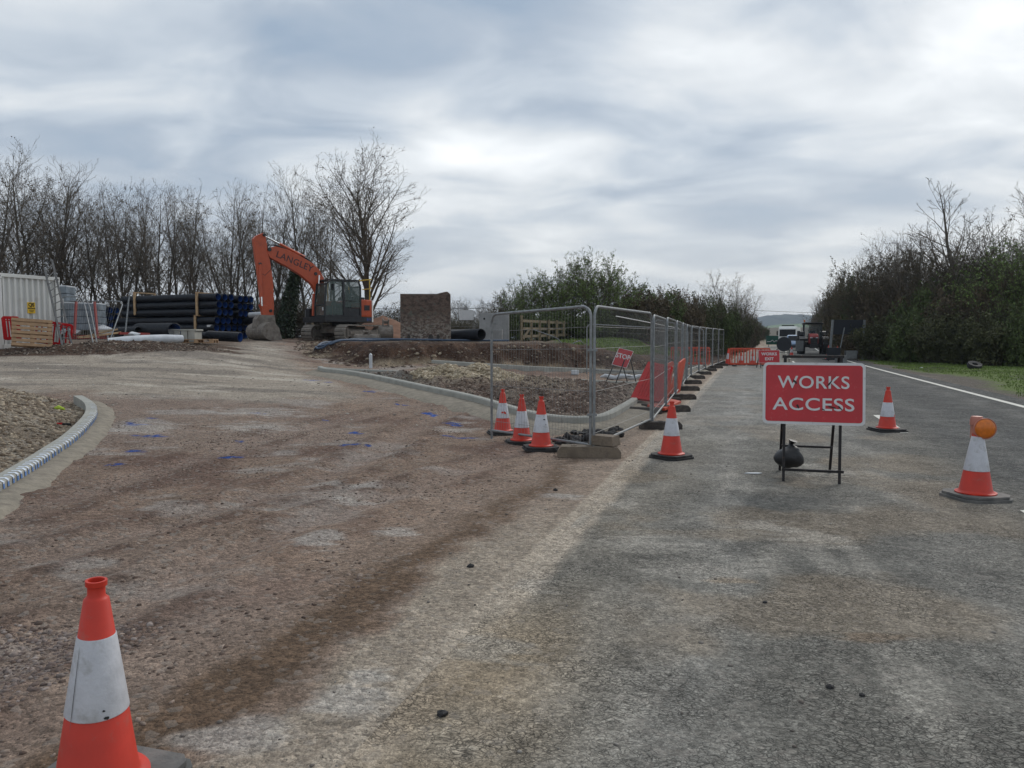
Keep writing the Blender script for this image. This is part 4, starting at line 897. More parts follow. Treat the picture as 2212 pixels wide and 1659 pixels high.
for k, (u, d, L_, yw, lab) in enumerate([(1388,15.9,.8,0,'dark timber under the tipped barrier, nearest the kerb end'),(1376,17.3,.5,60,'short black block propping the tipped barrier'),(1402,16.8,.5,60,'black block beside the propped barrier, right of the short one'),(1440,18.4,.7,10,'dark timber beneath the orange barrier by the fence post')]):
    b = MB(); b.box((0, 0, .07), (L_, .16, .14)); o = b.build('timber_block', 'blockd', bevel=.012); o.location = at0(u, d, .0); o.rotation_euler = (0, R(2), R(yw)); tag(o, lab, 'block', 'dark blocks under the barriers')

# ------------------------------------------------------------------ excavator
EXD = 39.0
ep = onG(654*0+ (900+1500/3.16)*.5422, EXD)          # slew centre column
ex = thing('excavator', 'orange tracked excavator with LANGLEY on its boom, bucket resting on the ground', 'excavator', ep, R(220))
def pz(xz, yz): # side profile of the boom plane (x forward, z up)
    t = ((900+xz/3.16)*.5422-CX)/F; v = (850+yz/3.16)*.5422; Xl = (ep.x-t*ep.y)/(.766-.643*t)
    return Xl, CAMH+(727-v)/F*(ep.y-.643*Xl)-ep.z
boom = [pz(*q) for q in [(1165,1200),(1185,1130),(1150,1020),(1080,900),(960,795),(800,695),(640,608),(565,570),(540,520),(545,450),(640,430),(800,472),(960,560),(1100,640),(1180,720),(1232,820),(1240,930),(1250,1200)]]
b = MB(); b.prism(boom, -.14, .14, 'XZ'); bo = b.build('boom', 'exo', ex, bevel=.025)
arm = [pz(*q) for q in [(366,338),(400,300),(490,262),(516,300),(535,400),(548,520),(568,600),(590,760),(605,900),(608,1215),(560,1290),(500,1285),(455,1130),(440,1000),(415,760),(395,600)]]
b = MB(); b.prism(arm, -.11, .11, 'XZ'); b.build('arm', 'exo', ex, bevel=.025)
# lettering along the boom's left side
a = Vector((pz(690,545)[0], 0, pz(690,545)[1])); c_ = Vector((pz(1050,700)[0], 0, pz(1050,700)[1]))
mid = (a+c_)/2; dv = (c_-a); ang = math.atan2(dv.z, -dv.x)
T = Matrix.Translation((mid.x, .146, mid.z)) @ Matrix.Rotation(math.pi, 4, 'Z') @ Matrix.Rotation(-ang, 4, 'Y') @ UPR
lettering('lettering', 'LANGLEY', .43, 'letter', bo, T, .006, 1.02, 1.05)
def cyl(name, a, b_, r, rod=.5, y=0, mats=('exo', 'chrome')):
    A = Vector((*[pz(*a)[0]], y, pz(*a)[1])); B = Vector((pz(*b_)[0], y, pz(*b_)[1])); m = A.lerp(B, rod)
    o = MB().tube([A, m], r, 12).build(name, mats[0], ex, smooth=True); MB().tube([m, B], r*.55, 10).build('piston_rod', mats[1], o, smooth=True); return o
cyl('arm_cylinder', (1010,560), (505,295), .075, .62)
cyl('boom_cylinder', (1140,1290), (1160,790), .075, .55, .27); cyl('boom_cylinder', (1140,1290), (1160,790), .075, .55, -.27)
cyl('bucket_cylinder', (440,650), (455,1170), .075, .78, .13)
for nm_, (px_, pz_), rr_ in (('pin', (560,470), .09), ('pin', (500,290), .07), ('pin', (1130,770), .08), ('pin', (440,650), .07), ('pin', (560,1230), .07)):
    MB().lathe([(0, .19), (rr_, .19), (rr_*1.05, .12), (rr_, -.19), (0, -.19)], 14, axis='Y', c=(pz(px_, pz_)[0], 0, pz(px_, pz_)[1])).build(nm_, 'exdark', ex, smooth=True)
b = MB(); 
for y in (-.08, 0, .08):
    b.tube([Vector((pz(q, w)[0], y+.02, pz(q, w)[1])) for q, w in [(1110,645),(1050,590),(960,540),(900,545),(760,455),(640,415),(560,410),(540,440),(560,560),(590,640),(575,720),(500,790),(440,755)]], .018, 6)
b.build('hose', 'hose', ex, smooth=True)
# linkage and bucket
bx0, bz0 = pz(520, 1290)
b = MB(); b.prism([pz(*q) for q in [(430,1150),(520,1165),(600,1230),(600,1290),(470,1300),(455,1210)]], -.13, .13, 'XZ'); b.build('bucket_link', 'exo', ex, bevel=.02)
b = MB(); b.prism([pz(*q) for q in [(420,1280),(600,1285),(615,1400),(590,1440),(360,1440),(375,1330)]], -.24, .24, 'XZ'); b.build('quick_hitch', 'steelmud', ex, bevel=.02)
BW = 1.0
cx_, top_ = bx0+.12, .82
arc = [(cx_+.50*math.sin(t)*1.0-.0, .44+.42*math.cos(t)) for t in [R(x) for x in range(-10, 191, 15)]]
inner = [(x*.0+cx_+(x-cx_)*.93, .44+(z-.44)*.93) for x, z in arc[::-1]]
b = MB(); b.prism(arc+[(cx_-.42, .02), (cx_-.42, .045)]+inner, -BW, BW, 'XZ')
side = arc+[(cx_-.45, .02), (cx_-.30, .60)]
b.prism(side, -BW-.02, -BW+.02, 'XZ'); b.prism(side, BW-.02, BW+.02, 'XZ'); b.build('bucket', 'steelmud', ex, smooth=False)
# upper structure
b = MB(); hp = [(1.65,-1.2),(1.65,1.22),(-.6,1.22),(-1.0,1.02),(-1.28,.6),(-1.36,0),(-1.28,-.6),(-1.0,-1.02),(-.6,-1.2)]
b.prism(hp, .90, 1.16, 'XY'); b.build('turntable_frame', 'exdark', ex, bevel=.02)
tail = [(-.30,1.20),(-.6,1.21),(-1.0,1.03),(-1.29,.6),(-1.37,0),(-1.29,-.6),(-1.0,-1.03),(-.6,-1.2),(-.3,-1.2)]
b = MB(); b.prism(tail, 1.165, 2.03, 'XY'); tl = b.build('counterweight', 'exo', ex, bevel=.07)
b = MB(); b.prism([(-1.02,1.04),(-1.31,.62),(-1.395,.1),(-1.38,.1),(-1.29,.6),(-1.0,1.01)], .93, 2.02, 'XY'); b.build('white_edge', 'white', tl)
b = MB(); b.box((-.62, 1.225, 1.62), (.30, .02, .26)); b.box((-.66, 1.235, 1.60), (.1, .02, .1)); b.build('vent', 'exdark', tl)
b = MB(); b.box((.35, -.55, 1.55), (1.6, 1.25, .8)); b.build('engine_cover', 'exo', ex, bevel=.05)
b = MB(); b.box((1.05, -1.0, 1.30), (.95, .42, .60)); b.build('tool_box', 'exdark', ex, bevel=.04)
b = MB(); b.box((-.45, -.1, 2.10), (.7, 1.5, .14)); b.tube([(-.2, -.6, 2.1), (-.2, -.6, 2.45)], .05, 8); b.build('engine_hood', 'exdark', ex, bevel=.03)
lettering('lettering', '911', .17, 'letterblue', ex, Matrix.Translation((-.72, 1.235, 1.03)) @ Matrix.Rotation(math.pi, 4, 'Z') @ UPR, .004)
# cab
cab = []
x0, x1, y0, y1, z0, z1 = -.28, 1.64, .12, 1.22, 1.17, 2.95
b = MB(); 
prof = [(x0, z0), (x1, z0), (x1, z0+.55), (x1-.10, z1-.22), (x1-.30, z1-.03), (x0+.12, z1), (x0, z1-.30)]
def post(p, q, w=.075):
    b.beam(p, q, w, w)
for y in (y0+.04, y1-.04):
    for i in range(len(prof)):
        p_, q_ = prof[i], prof[(i+1) % len(prof)]; post((p_[0], y, p_[1]), (q_[0], y, q_[1]))
    post((.62, y, z0), (.66, y, z1-.02), .10)
for x, z in prof: post((x, y0+.04, z), (x, y1-.04, z))
b.box((.63, .67, z1-.0), (1.45, 1.08, .06)); b.box((.68, .67, z0+.03), (1.9, 1.1, .08)); b.box((.2, y0+.03, 1.5), (.9, .05, .7))
b.box((.18, y1-.05, z0+.22), (.80, .04, .40)) ; b.beam((.05, y1+.0, 1.95), (.58, y1, 1.95), .03, .03)
cb = b.build('cab_frame', 'exdark', ex, bevel=.012)
g_ = MB(); yy = y1-.03
g_.add([(x1+.0, y0+.06, z0+.06), (x1, yy, z0+.06), (x1, yy, z0+.55), (x1, y0+.06, z0+.55)], [(0, 1, 2, 3)])
g_.add([(x1, y0+.06, z0+.57), (x1, yy, z0+.57), (x1-.10, yy, z1-.24), (x1-.10, y0+.06, z1-.24)], [(0, 1, 2, 3)]); g_.build('windscreen', 'glass', ex)
g_ = MB(); g_.add([(.70, yy, z0+.08), (x1-.04, yy, z0+.08), (x1-.04, yy, z0+.55), (x1-.14, yy, z1-.22), (x1-.32, yy, z1-.07), (.70, yy, z1-.07)], [(0, 1, 2, 3, 4, 5)]); g_.build('door_glass', 'glass', ex)
g_ = MB(); g_.add([(x0+.04, yy, z0+.45), (.58, yy, z0+.45), (.6, yy, z1-.07), (x0+.16, yy, z1-.07), (x0+.04, yy, z1-.3)], [(0, 1, 2, 3, 4)]); g_.build('side_window', 'glass', ex)
g_ = MB(); g_.add([(x0, y0+.08, z0+.7), (x0, yy, z0+.7), (x0, yy, z1-.3), (x0, y0+.08, z1-.3)], [(0, 1, 2, 3)]); g_.build('rear_window', 'glass', ex)
b = MB(); b.box((.45, .68, 1.55), (.5, .5, .14)); b.box((.22, .68, 1.95), (.13, .48, .75), (0, R(-8), 0)); b.box((.18, .68, 2.40), (.1, .28, .22)); b.build('seat', 'seat', ex, bevel=.04)
b = MB(); b.box((1.05, .45, 1.45), (.2, .3, .5)); b.tube([(1.05, .95, 1.3), (.95, .95, 1.9)], .03, 6); b.tube([(.95, .4, 1.3), (.85, .4, 1.9)], .03, 6); b.build('controls', 'exdark', ex)
b = MB(); b.box((1.655, 1.0, 1.53), (.01, .13, .15)); b.build('notice', 'signw', ex)
b = MB(); b.box((1.25, 1.30, 2.58), (.03, .16, .30)); b.beam((1.3, 1.2, 2.7), (1.25, 1.3, 2.72), .02, .02); b.build('mirror', 'exdark', ex)
b = MB(); 
rl = [(.75, -1.15, 3.02), (-.9, -1.15, 3.05), (-1.22, .10, 3.09), (-1.22, .62, 3.09)]
b.tube(rl, .03, 8); b.tube([(-1.22, -.3, 2.62), (-1.22, .62, 2.62)], .026, 8)
for x, y, zt in ((-1.22, .45, 3.12), (-.9, -1.15, 3.05), (.3, -1.15, 3.02)): b.tube([(x, y, 2.02), (x, y, zt)], .028, 8)
b.build('guard_rail', 'yellow', ex, smooth=True)
# undercarriage, twisted against the upper body
UC = Matrix.Rotation(R(26), 4, 'Z')
def track(side, nm):
    Lh, Hh, w = 1.75, .74, .60; r = Hh/2; yc = side*1.0; o = None
    path = []
    n = 10
    for k in range(n+1): t = R(90-180*k/n); path.append((Lh-r+r*math.cos(t), r+r*math.sin(t)))
    for k in range(n+1): t = R(270-180*k/n); path.append((-(Lh-r)+r*math.cos(t), r+r*math.sin(t)))
    path.append(path[0])
    b = MB(); b.T = UC; P_ = [Vector((x, 0, z)) for x, z in path]; acc = 0; dense = []
    for i in range(1, len(P_)):
        seg = P_[i]-P_[i-1]; nn = max(1, int(seg.length/.02))
        for j in range(nn): dense.append(P_[i-1]+seg*(j/nn))
    Ltot = sum((P_[i]-P_[i-1]).length for i in range(1, len(P_))); N_ = 42
    for i in range(N_):
        p = dense[int(i*len(dense)/N_)]; q = dense[(int(i*len(dense)/N_)+3) % len(dense)]; t = (q-p).normalized(); nn = Vector((-t.z, 0, t.x))*-1
        if (p-Vector((max(-1.38, min(1.38, p.x)), 0, r))).dot(nn) < 0: nn = -nn
        E = Matrix((t, Vector((0, 1, 0)), t.cross(Vector((0, 1, 0))))).transposed()
        b.box((p.x, yc, p.z), (Ltot/N_*.86, w, .035), E); b.box(p+nn*.026+Vector((0, yc, 0)), (.025, w, .04), E)
    tr = b.build('track', 'track', ex)
    b = MB(); b.T = UC; b.box((0, yc, r), (2.7, w*.55, .34)); b.box((0, yc+side*.1, r+.02), (2.3, .2, .16))
    for x in (-1.38, 1.38): b.lathe([(0, -.12), (.30, -.12), (.30, .12), (0, .12)], 18, c=(x, yc, r), axis='Y')
    for x in (-.9, -.45, 0, .45, .9): b.lathe([(0, -.13), (.09, -.13), (.09, .13), (0, .13)], 12, c=(x, yc, .12), axis='Y')
    b.build('rollers', 'steelmud', tr)
track(1, 'l'); track(-1, 'r')
b = MB(); b.T = UC; b.box((0, 0, .55), (1.5, 1.5, .3)); b.box((.75, 0, .48), (.3, 1.6, .22)); b.box((-.75, 0, .48), (.3, 1.6, .22)); b.build('car_body', 'steelmud', ex, bevel=.03)
b = MB(); b.lathe([(0, .68), (.62, .68), (.62, .9), (0, .9)], 28); b.build('slew_ring', 'exdark', ex)

# spare buckets beside it
def bucket(loc, rz, w, s, label, tilt=0):
    o = thing('excavator_bucket', label, 'bucket', loc, group='spare excavator buckets', rot=(0, tilt, rz))
    arc = [(.5*s*math.sin(t), (.45+.42*math.cos(t))*s) for t in [R(x) for x in range(-30, 200, 18)]]
    inn = [(x*.92, .45*s+(z-.45*s)*.92) for x, z in arc[::-1]]
    b = MB(); b.prism(arc+inn, -w/2, w/2, 'XZ'); sd = arc+[(-.38*s, .12*s)]
    b.prism(sd, -w/2-.02, -w/2+.02, 'XZ'); b.prism(sd, w/2-.02, w/2+.02, 'XZ'); b.build('shell', 'steelmud', o)
    b = MB()
    for y in (-.13, .13): b.prism([(-.18*s, .8*s), (.35*s, .72*s), (.32*s, 1.12*s), (.12*s, 1.22*s), (-.05*s, 1.05*s)], y-.02, y+.02, 'XZ')
    b.tube([(.2*s, -.15, 1.05*s), (.2*s, .15, 1.05*s)], .04, 8); b.tube([(0, -.15, .98*s), (0, .15, .98*s)], .04, 8); b.build('lug', 'steelmud', o); return o
q = onG(834, 36.6); bucket((q.x, q.y, q.z), R(-75), .6, .92, 'tall narrow digging bucket standing in front of the sand heap', tilt=0)
q = onG(795, 36.0); bucket((q.x, q.y, q.z-.05), R(-100), 1.15, .50, 'wide low bucket lying between the tracks and the narrow bucket')

# sand heap
q = onG(828, 44); n = 46; a = np.linspace(0, 2*np.pi, 61)[:-1]; rr = np.linspace(0, 1, 22); V = []
for r_ in rr:
    for t in a: V.append((q.x+r_*3.0*math.cos(t), q.y+r_*2.6*math.sin(t), 0))
V = np.array(V); rad = np.repeat(rr, 60); hh = 1.50*(1-rad)**.92
V[:, 2] = q.z-.05+hh+(fbm(V[:, 0], V[:, 1], .5, 4, 501)-.5)*.16
Fc = np.array([(i*60+j, i*60+(j+1) % 60, (i+1)*60+(j+1) % 60, (i+1)*60+j) for i in range(21) for j in range(60)])
o = np_mesh('sand_heap', V, Fc, 'ochre'); tag(o, 'conical heap of reddish sand between the excavator and the rusty steel block', 'sand heap')

# rusty steel slab stack
q = onG(921, 32.6); W_ = 2.08; b = MB(); n = 18; hh = 2.02
rs = thing('trench_box', 'tall rusty steel box with flaking green paint standing on the bank', 'trench box', (q.x, q.y, q.z-.04), R(3))
b.box((0, 0, hh/2), (W_, .55, hh)); b.build('body', 'rust', rs, bevel=.03)
b = MB()
for i in (4, 9): b.box((0, -.279, i*hh/14), (W_-.10, .012, .02))
for x in (-W_/2+.04, W_/2-.04): b.box((x, -.285, hh/2), (.09, .03, hh-.02))
b.build('ribs', 'rust', rs)
b = MB()
for x in (-.70, .22, .52): b.prism([(x-.05, .10), (x+.05, .10), (x+.07, .25), (x, .36), (x-.07, .25)] if x != .22 else [(x-.10, .05), (x+.10, .05), (x+.09, .28), (x, .34), (x-.09, .28)], -.302, -.280, 'XZ')
b.build('slot', 'blockd', rs)
b = MB(); b.prism([(.45, hh), (.6, hh+.04), (.82, hh+.09), (.92, hh+.10), (1.0, hh+.03), (1.03, hh)], -.2, .2, 'XZ'); b.build('soil_crust', 'rust', rs)
for x in (-W_/2+.08, W_/2-.05):
    b = MB(); b.tube([(x-.06, -.3, .10), (x-.07, -.33, .0), (x, -.34, -.05), (x+.06, -.33, .0), (x+.05, -.3, .10)], .022, 6); b.build('lifting_eye', 'steelmud', rs)

# corrugated pipe, concrete chambers, timber frame, ducts, post
def corr_pipe(Lp, r, ribs, n=20, ri=None):
    prof = []; st = Lp/ribs
    for i in range(ribs):
        z = i*st; prof += [(r*.94, z), (r*.94, z+st*.35), (r, z+st*.45), (r, z+st*.9)]
    prof.append((r*.94, Lp)); return prof
def lay_pipe(name, label, a, b_, r, ribs, mats=('pipe', 'blue'), group=None, cat='pipe'):
    a = Vector(a); b_ = Vector(b_); d = b_-a; Lp = d.length; o = thing(name, label, cat, a, group=group); o.rotation_euler = d.to_track_quat('Z', 'Y').to_euler()
    m = MB(); m.lathe(corr_pipe(Lp, r, ribs), 20); m.lathe([(r*.94, 0), (r*.86, 0)], 20); m.lathe([(r*.94, Lp), (r*.86, Lp)], 20); m.build('wall', mats[0], o, smooth=True)
    m = MB(); m.lathe([(r*.86, .0), (r*.85, .3), (r*.85, Lp-.3), (r*.86, Lp)], 20); m.build('liner', mats[1], o, smooth=True); return o
d_ = 31.6; a = P(968, 727, 33.6); b_ = P(1040, 722, d_); lay_pipe('corrugated_pipe', 'ribbed black pipe lying on the bank beside the rusty steel box', a, b_, .235, 26, ('pipe', 'rubber'))
for (u, d, w, dd, h, rz, lab, hole) in [(1068, 38, 1.45, .35, 1.55, -6, 'tall grey concrete panel standing behind the ribbed pipe', True), (1012, 36.2, 3.2, .5, .60, -3, 'long low grey concrete block behind the ribbed pipe', False)]:
    q = onG(u, d); o = thing('concrete_block', lab, 'concrete block', (q.x, q.y, 1.33 if not hole else 1.2), R(rz), group='precast concrete on the bank')
    b = MB(); b.box((0, 0, h/2), (w, dd, h)); bd = b.build('body', 'conc', o, bevel=.015)
    if hole:
        b = MB(); b.lathe([(0, -dd/2-.004), (.05, -dd/2-.004)], 14, axis='Y', c=(-w/2+.25, 0, h-.28)); b.build('lifting_hole', 'black', bd)
        for i_, tx in enumerate(('MANHOLE', 'SECTION')): lettering('lettering', '----  -- ---' if 0 else '|'*7, .09, 'signgrey', bd, Matrix.Translation((.05, -dd/2-.004, h-.35-.16*i_)) @ UPR, .0, 1.6)
# timber formwork on the mound
q = onG(1180, 37.5); fw = thing('formwork', 'pale timber post and rail frame standing on the soil mound', 'timber frame', (0, 0, 0))
us = [1127, 1148, 1166, 1186, 1203, 1218, 1233, 1245]
def fp(u, v, d): return P(u, v, d)
dd_ = [34.5, 35.5, 36.6, 37.8, 39, 40.3, 41.6, 43]
tops_ = [687, 696, 693, 691, 692, 693, 693, 697]; bots = [742, 738, 735, 732, 729, 727, 726, 724]
for i, u in enumerate(us):
    b = MB(); b.beam(P(u, bots[i], dd_[i]), P(u, tops_[i]-(6 if i == 0 else 0), dd_[i]), .11, .11); b.build('post', 'timberg', fw)
for vt, vb in ((693, 699), (710, 711), (727, 722)):
    b = MB(); b.beam(P(us[0]+2, vt, dd_[0]-.1), P(us[-1], vb, dd_[-1]-.1), .05, .12); b.build('rail', 'timberg', fw)
b = MB(); b.beam(P(1130, 732, 34.4), P(1143, 712, 34.9), .05, .10); b.build('brace', 'timberg', fw)
# blue-black ducts looping over the bank edge
for k, (pts, lab) in enumerate([([(1100,737,32),(1000,738,32.2),(880,737,32.5),(800,735,33),(740,736,32.5),(700,741,31.5),(684,746,30.5),(680,751,30),(700,754,29.5),(745,749,30),(800,741,31),(850,737,31.8)], 'dark blue duct looping over the front edge of the bank'),
                                ([(860,735,32.8),(790,735,33.2),(735,739,32.4),(700,744,31),(687,750,30.2),(705,751.5,29.8),(760,744,30.6),(830,738,31.6),(900,740,31.5),(960,741,31.2)], 'second dark duct laid beside the looping one on the bank')]):
    q = [P(*p_) for p_ in pts]; q = [Vector((w.x, w.y, Hs(w.x, w.y, False)+.045+.03*k)) for w in q]
    Q = [q[0]]+q+[q[-1]]; dn = []
    for i in range(1, len(Q)-2):
        for j in range(8):
            t = j/8; A, B, C_, D = Q[i-1], Q[i], Q[i+1], Q[i+2]; dn.append(.5*((2*B)+(C_-A)*t+(2*A-5*B+4*C_-D)*t*t+(3*B-A-3*C_+D)*t**3))
    for w in dn: w.z = max(w.z, Hs(w.x, w.y, False)+.05)
    b = MB(); b.tube(dn, .04, 8); o = b.build('duct', 'hoseb', smooth=True); tag(o, lab, 'duct', 'blue ducts on the bank')
q = march(h_low, 801, 796, 0)
b = MB(); b.tube([(0, 0, -.1), (0, 0, .46)], .055, 10); b.lathe([(.055, .46), (.03, .50), (0, .52)], 10); o = b.build('marker_post', 'filmw', smooth=True); o.location = q; tag(o, 'short white marker post standing at the foot of the soil bank', 'post')
b = MB(); b.box((0, 0, .08), (.26, .22, .16)); o = b.build('white_tub', 'filmw', bevel=.03); q = G(1214, 792); o.location = P(1232+10, 797, 27.6); o.location.z = hl1(o.location.x, o.location.y)+.02; tag(o, 'small white plastic tub by the far kerb behind the fence', 'tub')
q = P(1345, 800, 27.5)
b = MB(); pts = [Vector((q.x-.8+i*.18, q.y+.1*math.sin(i), .16+.04*math.sin(i*1.7))) for i in range(10)]; b.tube(pts, .08, 8, radii=[.02, .07, .09, .075, .1, .08, .1, .09, .06, .02]); o = b.build('plastic_sheet', 'filmw', smooth=True); tag(o, 'crumpled white sheet lying beside the STOP sign', 'sheet')
# litter on the left stone fill
q = G(126, 886); b = MB(); b.tube([(-.1, 0, .02), (0, .02, .045), (.11, 0, .02)], .04, 8, radii=[.02, .045, .02]); o = b.build('glove', 'lime', smooth=True); o.location = q; tag(o, 'lime green glove lying on the pale stone fill', 'glove')
q = G(138, 920); b = MB(); b.k = 0; b.tube([(-.11, 0, .03), (-.02, 0, .03)], .022, 8); b.k = 1; b.tube([(-.02, 0, .03), (.13, -.03, .03)], .018, 8); o = b.build('paint_can', ['barrierr', 'black']); o.location = q; tag(o, 'small red and black canister lying near the taped kerb', 'canister')
q = G(1217, 928)

# ------------------------------------------------------------------ pipe stacks
ax = Vector((-math.cos(R(26.5)), math.sin(R(26.5)), 0)); bx = Vector((-ax.y, ax.x, 0))*-1   # along the pipes / across them
PL = 7.0; PR = .183
proto = None
GP = 'black pipes with blue liners stacked in timber frames'
def pipe_inst(p, label, L_=1.0):
    global proto
    if proto is None:
        proto = lay_pipe('drainage_pipe', label, (0, 0, 0), ax*PL, PR, 60, group=GP); proto.location = p; return proto
    c = copy_tree(proto, label, p); c.scale = (1, 1, L_); return c
def zat(vz, d): return CAMH+(727-(1000+vz/3.16)*.5422)/F*d
def uz(xz): return (400+xz/3.16)*.5422
cols_ = ['left', 'middle', 'right']
def bundle(xz, d, rows, name, shift=0.0, L_=1.0, rn=('top', 'middle', 'bottom')):
    x0 = (uz(xz)-CX)/F*d
    for r_i, z in enumerate(rows):
        for c_i in range(3):
            p = Vector((x0, d, z))+bx*(c_i*PR*2.02); p += ax*random.uniform(-.04, .05)+ax*shift
            nm = rn[r_i] if len(rows) == 3 else ('top', 'bottom')[r_i]
            pipe_inst(p, f'blue-lined black pipe, {cols_[c_i]} of the {nm} row in the {name}', L_)
D1 = 38.0
bundle(1510, D1, [zat(580, D1), zat(675, D1), zat(768, D1)], 'upper near bundle')
D2 = 39.8
bundle(1775, D2, [zat(605, D2), zat(697, D2), zat(787, D2)], 'upper far bundle')
bundle(1478, D1, [zat(875, D1), zat(967, D1), zat(1060, D1)], 'lower near bundle', L_=1.05)
bundle(1700, D2, [zat(880, D2), zat(970, D2), zat(1060, D2)], 'lower far bundle')
DL = 41.0; xz_ = -40*3.16
x_ = (uz(60)-CX)/F*DL
for r_i, vz_ in enumerate((745, 835, 925)):
    for c_i in range(3): pipe_inst(Vector((x_, DL, zat(vz_, DL)))+bx*(c_i*.37), f'black pipe, {cols_[c_i]} of the {("top","middle","bottom")[r_i]} row in the leftmost bundle behind the wrapped pallets', .9)
# timber frames strapping the bundles
def tframe(xz, y0z, y1z, d, along, name, label):
    u = uz(xz); x = (u-CX)/F*d; zt, zb_ = zat(y0z, d), zat(y1z, d)
    o = thing('timber_strap', label, 'timber frame', (0, 0, 0), group='timber frames strapping the pipe bundles')
    for k in range(2):
        p = Vector((x, d, 0))+bx*(k*1.2-.0)
        b = MB(); b.beam((p.x, p.y, zb_), (p.x, p.y, zt), .11, .11); b.build('post', 'timber', o)
    for z in (zt, zb_):
        p = Vector((x, d, z)); b = MB(); b.beam(p-bx*.05, p+bx*1.26, .08, .06); b.build('rail', 'timber', o)
tframe(1233, 528, 812, 38.35, 0, 'a', 'timber strap frame at the open end of the upper pipe bundle')
tframe(455, 528, 802, 40.45, 0, 'b', 'timber strap frame at the far end of the upper pipe bundle')
tframe(1207, 815, 1035, 38.4, 0, 'c', 'timber strap frame around the lower pipe bundle')
# loose pipes on the ground
def P2(xz, yz, d): return P(uz(xz), (1000+yz/3.16)*.5422, d)
lay_pipe('drainage_pipe', 'loose black pipe lying in front of the lower stack, nearest the excavator', P2(1350, 1065, 30.8), P2(1760, 1085, 30.4), .20, 22, group=GP)
lay_pipe('drainage_pipe', 'short loose black pipe end lying below the lower stack', P2(1200, 1050, 31.8), P2(1370, 1070, 31.4), .14, 10, group=GP)
lay_pipe('drainage_pipe', 'large plain black pipe lying behind the white roll', P2(480, 1000, 31.0), P2(935, 1000, 29.2), .29, 30, ('pipe', 'blue'), group=GP)
lay_pipe('drainage_pipe', 'thinner black pipe lying left of the large plain pipe', P2(200, 1010, 31.0), P2(480, 1003, 30.2), .16, 16, ('pipe', 'rubber'), group=GP)
lay_pipe('drainage_pipe', 'black pipe poking out behind the lower far bundle beside the excavator bucket', P2(1700, 875, 41), P2(1960, 880, 40), .2, 16, group=GP)
b = MB(); b.tube([P2(1880, 805, 39.6), P2(2035, 795, 39.2)], .13, 10); o = b.build('pipe_sleeve', 'filmw', smooth=True); tag(o, 'white wrapped tube sticking out beside the upper far pipe bundle', 'tube')
# label sheets on pipes
for x, y, d, lb in ((395, 533, 40.6, 'white paper tag on top of the upper pipe bundle'), (1380, 943, 38.0, 'white paper tag on the lower pipe bundle')):
    p = P2(x, y, d); b = MB(); b.box((0, 0, 0), (.30, .02, .10)); o = b.build('paper_tag', 'signw'); o.location = p; tag(o, lb, 'paper tag')
# kerb pallet, flat pallet
def pallet(loc, rot, label, mat='pallet', L_=1.2, W_=1.0):
    o = thing('pallet', label, 'pallet', loc, group='wooden pallets', rot=rot)
    for i in range(7):
        b = MB(); b.box((0, -W_/2+.05+i*(W_-.10)/6, .135), (L_, .10, .02)); b.build('deck_board', mat, o)
    for j in range(3):
        b = MB(); b.box((0, -W_/2+.05+j*(W_-.1)/2, .01), (L_, .10, .02)); b.build('bottom_board', mat, o)
        for i in range(3):
            b = MB(); b.box((-L_/2+.07+i*(L_-.14)/2, -W_/2+.05+j*(W_-.1)/2, .06), (.14, .10, .078)); b.build('spacer_block', mat, o)
    for i in range(3):
        b = MB(); b.box((-L_/2+.07+i*(L_-.14)/2, 0, .112), (.13, W_, .022)); b.build('stringer', mat, o)
    return o
q = P2(1240, 1120, 28.8); pallet((q.x, q.y, Hs(q.x, q.y)+.02), (0, 0, R(10)), 'empty wooden pallet lying flat at the right end of the white roll')
q = P2(1075, 1085, 29.8); kb = thing('kerb_pack', 'pack of pale concrete kerb blocks beside the flat pallet', 'kerb blocks', (q.x, q.y, Hs(q.x, q.y)), R(5))
for i in range(4):
    b = MB(); b.box((-.46+i*.27, 0, .25), (.25, .9, .5), taper=.97); b.build('kerb_block', 'kerb', kb, bevel=.02)
b = MB(); b.box((0, 0, .54), (1.06, .9, .07)); b.build('kerb_block', 'kerb', kb, bevel=.02)
# white geotextile roll
b = MB(); pts = [P2(95, 1150, 26.4), P2(300, 1135, 26.7), P2(560, 1115, 27.2), P2(800, 1105, 27.7), P2(1030, 1105, 28.2)]; b.tube(pts, .17, 14, radii=[.15, .17, .165, .16, .14]); 
q0 = P2(110, 1190, 26.3); b.add([P2(90, 1180, 26.3), P2(300, 1175, 26.6), P2(250, 1190, 26.6), P2(170, 1265, 26.3), P2(120, 1240, 26.3)], [(0, 1, 2, 3, 4)]); rl_ = b.build('fabric_roll', 'filmw', smooth=True); tag(rl_, 'long white roll of ground fabric lying on the soil strip', 'fabric roll')

# ------------------------------------------------------------------ container, ladder, pallets, panels
zc0 = 1.2
c0 = P(4, 740, 25.7); c1 = P(129, 740, 27.7); c0.z = c1.z = 0; dv = c1-c0; yawc = math.atan2(dv.y, dv.x); WC, HC = dv.length, 2.52
z_c = CAMH-(752-727)/F*25.7-.02
ct = thing('shipping_container', 'white corrugated site container at the left edge with a yellow sticker', 'container', (c0.x, c0.y, z_c), yawc)
b = MB(); n = 9; st_ = (WC-.24)/n; pr = []
for i in range(n): x = .12+i*st_; pr += [(x, .0+.03), (x+st_*.32, .03), (x+st_*.42, .095), (x+st_*.88, .095), (x+st_*1.0, .03)]
vs = []; 
for x, y in pr: vs += [(x, y, .14), (x, y, HC-.12)]
b.add(vs, [(2*i, 2*i+2, 2*i+3, 2*i+1) for i in range(len(pr)-1)]); b.build('corrugated_end', 'contain', ct)
b = MB(); 
for x in (.0, WC): b.box((x, .08, HC/2), (.16, .16, HC))
